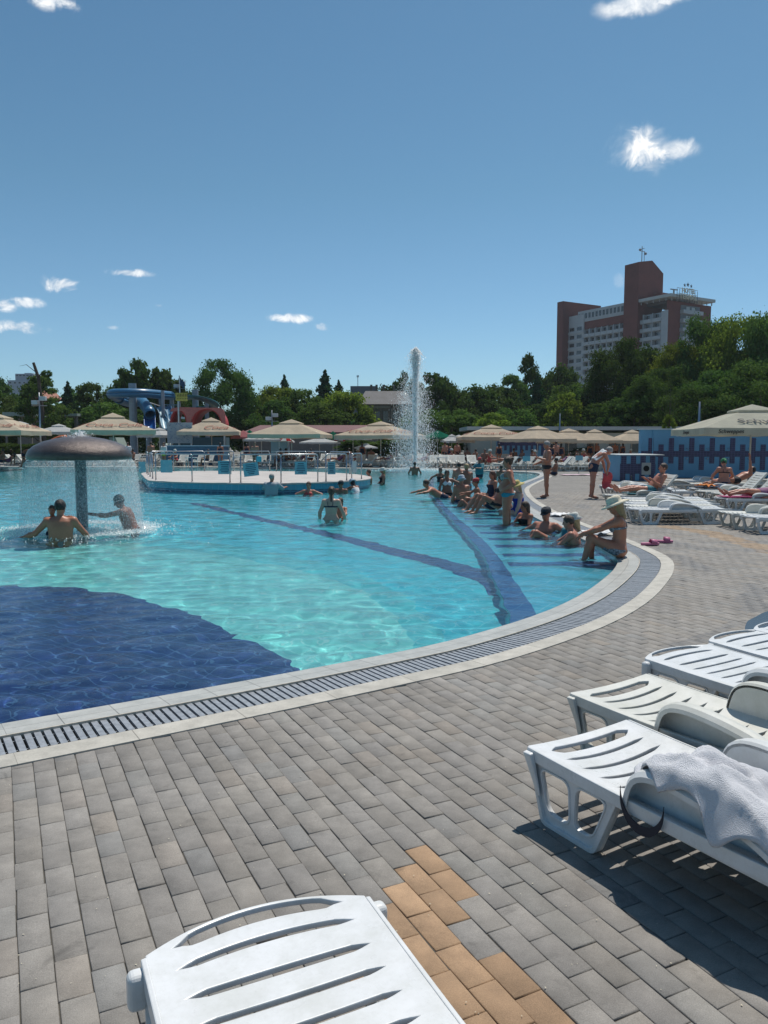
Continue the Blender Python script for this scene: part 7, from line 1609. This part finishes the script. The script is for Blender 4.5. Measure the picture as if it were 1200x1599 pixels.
SPOT = [('stand',399,50,175,'walking man carrying a turquoise bag behind the platform'),('standl',257,53,150,'man in white top and lime shorts behind the left railings'),('stand',237,54,30,'bare backed man standing left of the lime shorts man'),
('standl',201,57,0,'person in white shirt under the large tan parasol'),('sit',208,56,60,'seated person in dark beside the white shirted one'),('bend',38,51,-80,'bent over person in maroon under the left edge parasol'),('sitw',48,51,90,'woman in white hat right of the bent over person at left'),('sitw',61,52,-60,'person in white and blue seated just left of the mushroom cap'),('sit',5,50,100,'person seated at the left edge of the photo'),('lie',14,50.5,90,'sunbather reclining at the left edge of the photo'),
('sitw',275,52,160,'woman in white cap behind the second railing'),('sit',325,54,100,'person sitting below the parasol with one short word'),('standf',345,57,0,'standing woman in the shade right of the pole of the one-word parasol'),('sit',438,54,40,'person in purple shade behind the railing right of the walking man'),('standf',386,60,0,'woman standing in shade behind the walking man'),('sit',448,56,-50,'person seated under the plain tan parasol, left'),('lie',470,56,90,'sunbather reclining under the plain tan parasol'),('sit',486,57,20,'person seated under the plain tan parasol, right'),
('standf',566,57,-20,'woman in dark standing left of the jet side parasol pole'),('sitw',560,56,60,'woman in white seated left of the jet side parasol pole'),('sit',580,58,0,'person seated right behind the jet side parasol pole'),('lie',606,55,90,'sunbather in purple reclining left of the jet'),('sit',620,57,-90,'person seated close left of the jet'),('lie',660,53,100,'sunbather reclining close right of the jet'),('sit',672,55,30,'person seated under the green parasol, left'),('stand',695,56,30,'man standing under the green parasol'),('standf',700,57,0,'woman standing between the green and white parasols'),('stand',714,58,-20,'man in red cap height standing under the small white parasols'),('sitw',706,56,90,'woman seated in front of the small white parasols'),
('sit',742,55,40,'person seated left of the big tan parasol pole'),('sit',757,50,160,'person sitting on a lounger end right of the red capped bather'),('sitw',764,49.5,-120,'woman sitting beside the lounger end sitter'),('standf',779,57,0,'woman standing under the big tan parasol, right of the pole'),('lie',790,52,90,'sunbather reclining under the big tan parasol'),('sit',802,56,0,'person seated under the big tan parasol rim'),('sit',832,49,-80,'person seated left of the bald man in black trunks'),('sitw',836,50,100,'sunbather in hat left behind the bald man'),
('standf',861,52,0,'woman in blue right behind the bald man'),('stand',868,53,30,'man standing third behind the bald man'),('standf',876,54,-30,'woman in hat standing in the group right of the bald man'),('sit',867,39,70,'crouching sunbather on the coping right of the bald man'),('lie',880,50,90,'sunbather reclining in the row right of the group'),('standf',921,60,0,'woman standing left under the last tan parasols'),('stand',931,60,150,'man standing under the last tan parasols'),('stand',960,62,0,'man walking by the cream building'),('standf',972,62,20,'woman by the cream building left of the tiled wall'),('sitw',985,60,90,'person seated under the last tan parasol'),
('sit',92,57,0,'person seated behind the mushroom cap splash'),('lie',530,55,90,'sunbather reclining right behind the ponytail woman'),('sit',545,58,40,'person seated in the second row above the platform tip'),('lie',640,58,90,'sunbather reclining in the second row by the jet'),('sit',730,58,-30,'person seated in the second row right of the white parasols'),('sit',815,54,120,'person seated on the row left of the bald man'),('sit',900,52,60,'person seated between the tan parasol poles at right'),('sitw',910,54,-60,'woman seated in the shade between the tan parasol poles at right')]
for key, u, d, yaw, lab in SPOT:
    o, used = FA[key]; x, y = pxy(u, d)
    q_ = dup(o) if used else o
    base = o.get('base0', o.location.z); o['base0'] = base
    q_.location = (x, y, SEAT.get(key, None)+.08 if key in SEAT and d > 45 else (base if key not in SEAT else .13)); q_.rotation_euler = (0, 0, R(yaw)); q_['label'] = lab; q_['group'] = CG
    sc = random.uniform(.94, 1.03); q_.scale = (sc, sc, sc); FA[key][1] = True
for o, _ in FA.values():
    if 'base0' in o: pass
for o in bpy.data.objects:
    if 'base0' in o: del o['base0']
# ------------------------------------------------------------ towels, slippers and small things
def towel(name, label, cat, P, m, nx=40, ny=30, th=.012, group=None, loc=(0, 0, 0)):
    """cloth sheet from a function (s, t) -> point"""
    V = []; F = []
    for i in range(nx+1):
        for j in range(ny+1): V.append(P(i/nx, j/ny))
    for i in range(nx):
        for j in range(ny): F.append((i*(ny+1)+j, (i+1)*(ny+1)+j, (i+1)*(ny+1)+j+1, i*(ny+1)+j+1))
    me = bpy.data.meshes.new(name); me.from_pydata([tuple(v) for v in V], [], F); me.polygons.foreach_set('use_smooth', [True]*len(F)); me.update()
    o = obj(name, me, m); o.location = loc; tag(o, label, cat, group); sm = o.modifiers.new('t', 'SOLIDIFY'); sm.thickness = th; sm.offset = 1; return o
TW = mat('white_terry', (.85, .85, .89), .95, var=.04, vscale=8, bump=.8, bscale=260)
from mathutils import noise as mn
# the white towel bunched over the armrest and seat of the nearest lounger (built in that lounger's frame, then placed)
L1M = L_SAG.matrix_basis.copy()
def arm_z(y): return float(np.interp(y, [.50,.53,.545,.57,.62,.69,.78,.90,1.02,1.12,1.20,1.26], [.275,.28,.34,.392,.43,.445,.445,.432,.408,.375,.335,.30]))
def drape(s, t):
    # s along the bed, t across: from just over the near armrest to beyond the middle of the seat
    x = HW+.040-.66*t-.02*math.sin(s*9)
    y0 = .74-.29*math.sin(PI*min(1, t*1.25))**.8+.03*math.sin(t*11); y1 = 1.22+.05*math.sin(t*4); y = y0+(y1-y0)*s+.02*math.sin(9*t)*s
    base = arm_z(min(max(y-.02, .5), 1.26)) if y > .52 else .315
    out = x-(HW-.0)
    if out > 0: z = base+.014-out*1.1-.02*(1+math.sin(s*16))*out/.04
    elif x > HW-.07: z = base+.016
    else: z = max(.318, base+.016-(HW-.07-x)*(1.1+.5*math.sin(s*7)))
    n1 = mn.noise(Vector((x*6, y*6, 3.1))); n2 = mn.noise(Vector((x*14+4, y*14, 1.7))); n3 = mn.noise(Vector((x*30, y*30+2, .7)))
    ridge = (1-abs(mn.noise(Vector((x*5+y*4, y*3-x*4, 7.7))))*3.2)
    e = math.sin(PI*min(1, max(0, s)))**.35*math.sin(PI*min(1, max(0, t*.93+.035)))**.45
    bunch = .14*math.exp(-((s-.38)**2/.09+(t-.42)**2/.07))
    return (x+.012*n2, y+.012*n1, z+.006+e*(max(0, bunch+.045*max(-.4, ridge)+.03*n1+.022*n2+.006*n3)+.012))
towel('towel', 'white terry towel bunched over the armrest of the nearest right lounger', 'towel', drape, TW, 110, 90, .008)
tw_ = bpy.data.objects['towel']; tw_.matrix_basis = L1M
# black elastic strap hanging from the armrest
st_ = thing('strap', 'black elastic strap looped round the armrest below the towel', 'strap'); st_.matrix_basis = L1M
k = MB(); P = []
for i in range(25):
    a = PI*i/24; P.append(((HW+.028), .555+.20*(1-math.cos(a))/2, .335-.115*math.sin(a)))
V = []; F = []
for p in P: V += [(p[0]-.0, p[1], p[2]+.018), (p[0]-.0, p[1], p[2]-.018), (p[0]+.004, p[1], p[2]-.018), (p[0]+.004, p[1], p[2]+.018)]
for i in range(24):
    for j in range(4): F.append((4*i+j, 4*i+(j+1) % 4, 4*i+4+(j+1) % 4, 4*i+4+j))
k.add(V, F); k.build('band', mat('black_elastic', (.015, .017, .03), .7), st_)
# pink sandals
pink = mat('pink_rubber', (.55, .16, .28), .55, var=.15)
for n_, (u, v, rz, lab) in enumerate(((1016,852,R(5),'pink sandal nearer the pool kerb'), (1037,848,R(-12),'pink sandal farther from the kerb, slightly turned'))):
    p = pix(u, v, 0); s_ = thing('sandal', lab, 'sandal', (p.x, p.y, .012), rz, 'pink sandals on the wet paving'); sole = curve_mesh([[tuple(q_) for q_ in catmull([(-.14,-.035),(-.05,-.045),(.06,-.052),(.13,-.03),(.145,.01),(.12,.045),(.05,.055),(-.05,.042),(-.14,.03),(-.155,0)], .02, closed=True)]], .014, .004); sole.transform(Matrix.Translation((0, 0, .018))); obj('sole', sole, pink, s_)
    k = MB(); V = []; F = []
    for i in range(9):
        a = PI*i/8; V += [(.0, .058*math.cos(a), .03+.062*math.sin(a)), (.095, .056*math.cos(a), .03+.05*math.sin(a))]
    for i in range(8): F.append((2*i, 2*i+1, 2*i+3, 2*i+2))
    k.add(V, F); o = k.build('band', pink, s_, smooth=True); o.modifiers.new('t', 'SOLIDIFY').thickness = .008
# sandals and towels by the pool edge
for (u, v, lab, c) in ((893,812,'pink and white flip flop left on the kerb near the white hatted woman', (.6,.3,.4)), (900,813,'second pink and white flip flop beside it on the kerb', (.65,.35,.42))):
    p = pix(u, v, 0); s_ = thing('flip_flop', lab, 'flip flop', (p.x, p.y, .02), R(20), 'flip flops on the kerb'); sole = curve_mesh([[tuple(q_) for q_ in catmull([(-.13,-.03),(.06,-.045),(.13,0),(.06,.045),(-.13,.03)], .02, closed=True)]], .01, .003); sole.transform(Matrix.Translation((0, 0, .012))); obj('sole', sole, mat('pale_pink', c, .6), s_)
    k = MB(); k.tube([(.09, 0, .02), (.03, .035, .045), (-.03, .045, .02)], .006, 6); k.tube([(.09, 0, .02), (.03, -.035, .045), (-.03, -.045, .02)], .006, 6); k.build('straps', pink, s_)
def flat_cloth(label, x, y, z, w, l, rz, m, name='towel', cat='towel', wob=.02, seed=1, group=None):
    def P(s, t): return ((s-.5)*l, (t-.5)*w, wob*(.6+mn.noise(Vector((s*5+seed, t*4, seed)))))
    o = towel(name, label, cat, P, m, 20, 12, .01, group, (x, y, z)); o.rotation_euler = (0, 0, rz); return o
WTW = cloth('white', *CLO['white']); 
p = pix(933, 836, 0); flat_cloth('crumpled white towel on the coping behind the knees of the sun hat woman', p.x, p.y, .02, .45, .5, .4, WTW, wob=.06, seed=2)
p = pix(873, 806, 0); flat_cloth('white towel on the kerb left of the white bucket hat', p.x, p.y, .02, .3, .6, .9, WTW, wob=.04, seed=5)
p = pix(905, 742, 0); flat_cloth('pinkish towel spread at the far end of the paving', p.x, p.y, .01, .9, 1.9, .1, mat('pink_towel', (.6, .45, .5), .9, var=.2), wob=.03, seed=7)
p = pix(980, 745, 0); flat_cloth('small red and white cloth on the paving left of the tiled box', p.x, p.y, .01, .6, 1.0, .2, mat('red_cloth', (.5, .2, .25), .9, col2=(.6, .6, .6), vscale=6), wob=.03, seed=9)
flat_cloth('navy towel under the woman with the green headscarf', 10.15, 23.0, .335, .66, 1.5, 0, cloth('navy', *CLO['navy']), wob=.01, seed=3)
flat_cloth('orange cloth beside the woman with the green headscarf', 9.62, 22.9, .36, .45, .5, .3, mat('orange_cloth', (.65, .20, .03), .8, var=.2), wob=.07, seed=4)
flat_cloth('teal towel under the man with the phone', 6.9, 20.15, .325, .55, 1.1, .05, cloth('teal', *CLO['teal']), wob=.008, seed=6)
flat_cloth('magenta towel under the legs at the right edge', 9.0, 18.95, .325, .6, 1.3, 0, mat('magenta_towel', (.35, .04, .14), .9, var=.2), wob=.012, seed=8)
# white towel over the bending man's shoulders, red cloth in his hand
Mb = BEND.matrix_basis.copy(); nk = JB['neck']; 
def ov(s, t):
    a = (s-.5)*2; x = a*.20; back = t; p = np.array([x, 0, 0])+nk+np.array([0, .75, .62])*(.05-back*.42)/.97+np.array([0, -.62, .75])*(.125-.10*abs(a)**2); return tuple(p+np.array([0, 0, .012*math.sin(a*9+t*4)]))
t1 = towel('towel', 'white towel lying over the shoulders of the bending man', 'towel', ov, WTW, 16, 16, .012); t1.matrix_basis = Mb
wr = JB['hand1'][0]; k = MB(); V = []; F = []
for i in range(9):
    for j in range(7): a = i/8; V.append((wr[0]+.03*math.sin(j*1.3), wr[1]-.14+.28*a+.015*math.sin(j), wr[2]-.02-j*.075-.03*math.sin(a*7)))
for i in range(8):
    for j in range(6): F.append((i*7+j, i*7+j+1, i*7+8+j, i*7+7+j))
k.add(V, F); o = k.build('cloth', mat('red_shorts', (.52, .06, .07), .8, var=.15)); tag(o, 'red cloth hanging from the hand of the bending man', 'cloth'); o.matrix_basis = Mb; o.modifiers.new('t', 'SOLIDIFY').thickness = .012
# turquoise bag of the walking man
x, y = pxy(405, 49.8); bg_ = thing('bag', 'turquoise bag carried by the walking man behind the platform', 'bag', (x, y, .45)); k = MB(); k.box((-.17, -.06, 0), (.17, .06, .36)); bevel(k.build('body', mat('turquoise_bag', (.10, .42, .52), .6), bg_), .05, 3); k = MB(); k.tube([(-.1, 0, .34), (-.06, 0, .52), (.06, 0, .52), (.1, 0, .34)], .01, 5); k.build('handle', mat('turquoise_bag'), bg_)
pu = [pix(u, v, 0) for u, v in ((1164,982),(1167,972),(1172,968),(1180,964),(1196,956),(1215,953),(1224,965),(1212,978),(1196,982),(1184,988),(1170,989))]
pm_ = curve_mesh([[tuple(map(float, q_)) for q_ in catmull([(p.x, p.y) for p in pu], .05, closed=True)]], 0); pm_.transform(Matrix.Translation((0, 0, .0035))); structure('puddle', pm_, mat('puddle_water', (.05, .05, .055), .16, spec=.6))
# puddle glint, drain cover and dropped leaves on the paving
lf = MB(); r = random.Random(12)
for i in range(150):
    u, v = r.uniform(0, 1200), r.uniform(1120, 1590); p = pix(u, v, 0)
    if inpoly(np.array([p.x]), np.array([p.y]), offset_loop(POOL, .75))[0]: continue
    a = r.uniform(0, 6.28); s = r.uniform(.0015, .0045); c, d = math.cos(a)*s, math.sin(a)*s; z = .0035+r.uniform(0, .002)
    lf.add([(p.x-c, p.y-d, z), (p.x+d*.6, p.y-c*.6, z+.001), (p.x+c, p.y+d, z+.0005), (p.x-d*.6, p.y+c*.6, z)], [(0, 1, 2, 3)])
lf.build('litter', mat('dry_bits', (.55, .50, .38), .9), label='tiny pale dry leaf bits scattered over the paving', cat='leaf litter', kind='stuff')
p1 = pix(968, 745, 0); 
# two thin poles with small notices at the far shore
for (u, d, lab) in ((822,40,'small pale notice on a thin pole beyond the standing woman'), (904,42,'small pale notice on a thin pole right of the bald man')):
    x, y = pxy(u, d); s_ = thing('sign_post', lab, 'sign', (x, y, 0), 0, 'small pole notices at the far shore'); k = MB(); k.tube([(0, 0, 0), (0, 0, .95)], .018, 6); k.build('pole', STEEL, s_); k = MB(); k.box((-.2, -.03, .72), (.2, -.02, .98)); k.build('board', NB, s_)
# chains of tables and white chairs are read as clutter: low side tables by the far loungers
for i, u in enumerate((228, 300, 372, 486, 558, 622, 690, 724, 806, 842, 898, 936)):
    d = 53+random.uniform(-1, 4); x, y = pxy(u, d); t_ = thing('side_table', 'small white table standing '+['behind the leftmost railing', 'behind the second railing', 'left of the walking man', 'under the plain tan parasol', 'left of the jet side parasol', 'left of the fountain', 'under the green parasol', 'by the small white parasols', 'under the big tan parasol', 'behind the bald man', 'between the right tan parasols', 'near the last tan parasols'][i], 'side table', (x, y, 0), 0, 'small white tables on the far deck')
    k = MB(); k.box((-.35, -.35, .66), (.35, .35, .70)); k.build('top', WHITE, t_)
    for sx in (-1, 1):
        for sy in (-1, 1): k = MB(); k.tube([(sx*.3, sy*.3, 0), (sx*.3, sy*.3, .66)], .02, 5); k.build('leg', WHITE, t_)
# ------------------------------------------------------------ world: sky with a few small clouds
t = world.node_tree; t.nodes.clear(); q = NT(t)
out = q.n('ShaderNodeOutputWorld'); bg = q.n('ShaderNodeBackground', ins={'Strength': .13}); t.links.new(bg.outputs[0], out.inputs[0])
sky = q.n('ShaderNodeTexSky', sky_type='NISHITA'); sky.sun_disc = False; sky.sun_elevation = SUN_EL; sky.sun_rotation = SUN_AZ
sky.air_density = 1.0; sky.dust_density = .6; sky.ozone_density = 2.5; sky.altitude = 200
dirn = q.n('ShaderNodeTexCoord').outputs['Generated']
zz = q.n('ShaderNodeSeparateXYZ', ins={0: dirn}).outputs[2]
tint = q.ramp(zz, [(0, (.53,.69,.84)), (.1, (.51,.67,.75)), (.3, (.42,.61,.62)), (.6, (.36,.56,.59))])
base = q.mix(1.0, sky.outputs[0], tint, 'MULTIPLY')
cl = None
NZ = [q.noise(dirn, k, 5, .62, dist=.5) for k in (17, 42)]
for (u, v, rx, ry, dens, seed) in CLOUDS:
    c = pixd(u, v, 10)-Vector((0, 0, HC)); c.normalize(); right = c.cross(Vector((0, 0, 1))).normalized(); up = right.cross(c)
    dx = q.math('DIVIDE', q.vmath('DOT_PRODUCT', dirn, tuple(right)), rx/1200); dy = q.math('DIVIDE', q.vmath('DOT_PRODUCT', dirn, tuple(up)), ry/1200)
    front = q.math('GREATER_THAN', q.vmath('DOT_PRODUCT', dirn, tuple(c)), .5)
    r2 = q.math('SQRT', q.math('ADD', q.math('MULTIPLY', dx, dx), q.math('MULTIPLY', dy, dy)))
    nz = NZ[0] if rx > 50 else NZ[1]
    val = q.math('ADD', q.math('SUBTRACT', 1, r2), q.math('MULTIPLY', q.math('SUBTRACT', nz, .5), 2.3))
    a = q.math('MULTIPLY', q.math('MULTIPLY', q.ramp(val, [(.12, 0), (.9, dens)], 'EASE'), front), q.ramp(r2, [(.0, 1), (.55, 1), (1.0, 0)]))
    cl = a if cl is None else q.math('MAXIMUM', cl, a)
cshade = q.ramp(NZ[1], [(.35, (4.6,5.2,5.9)), (.62, (8.3,8.3,8.2))])
t.links.new(q.mix(cl, base, cshade), bg.inputs[0])

for o in bpy.data.objects:
    if o.type == 'MESH' and (o.name.split('.')[0] in ('pool_floor','pale_floor','pale_floor_edge','navy_floor','lane_line','shelf','shelf_wall','shelf_nosing','bench_band','pool_wall','pool_wall_band') or (o.parent and o.get('wet'))): o.cycles.is_caustics_receiver = True

# ------------------------------------------------------------ air between here and the hotel
hz = MB(); hz.box((-260, -25, -2.2), (320, 380, 90)); HZ = obj('haze', hz.mesh('haze'), None, label='thin summer haze filling the air', cat='haze', kind='stuff')
hmt = bpy.data.materials.new('haze'); hmt.use_nodes = True; ht = hmt.node_tree; ht.nodes.clear(); q = NT(ht)
v = q.n('ShaderNodeVolumePrincipled', ins={'Color': (.80, .90, 1, 1), 'Density': .00018, 'Anisotropy': .2}); oo = q.n('ShaderNodeOutputMaterial'); ht.links.new(v.outputs[0], oo.inputs['Volume']); HZ.data.materials.append(hmt)
scene.cycles.volume_bounces = 0
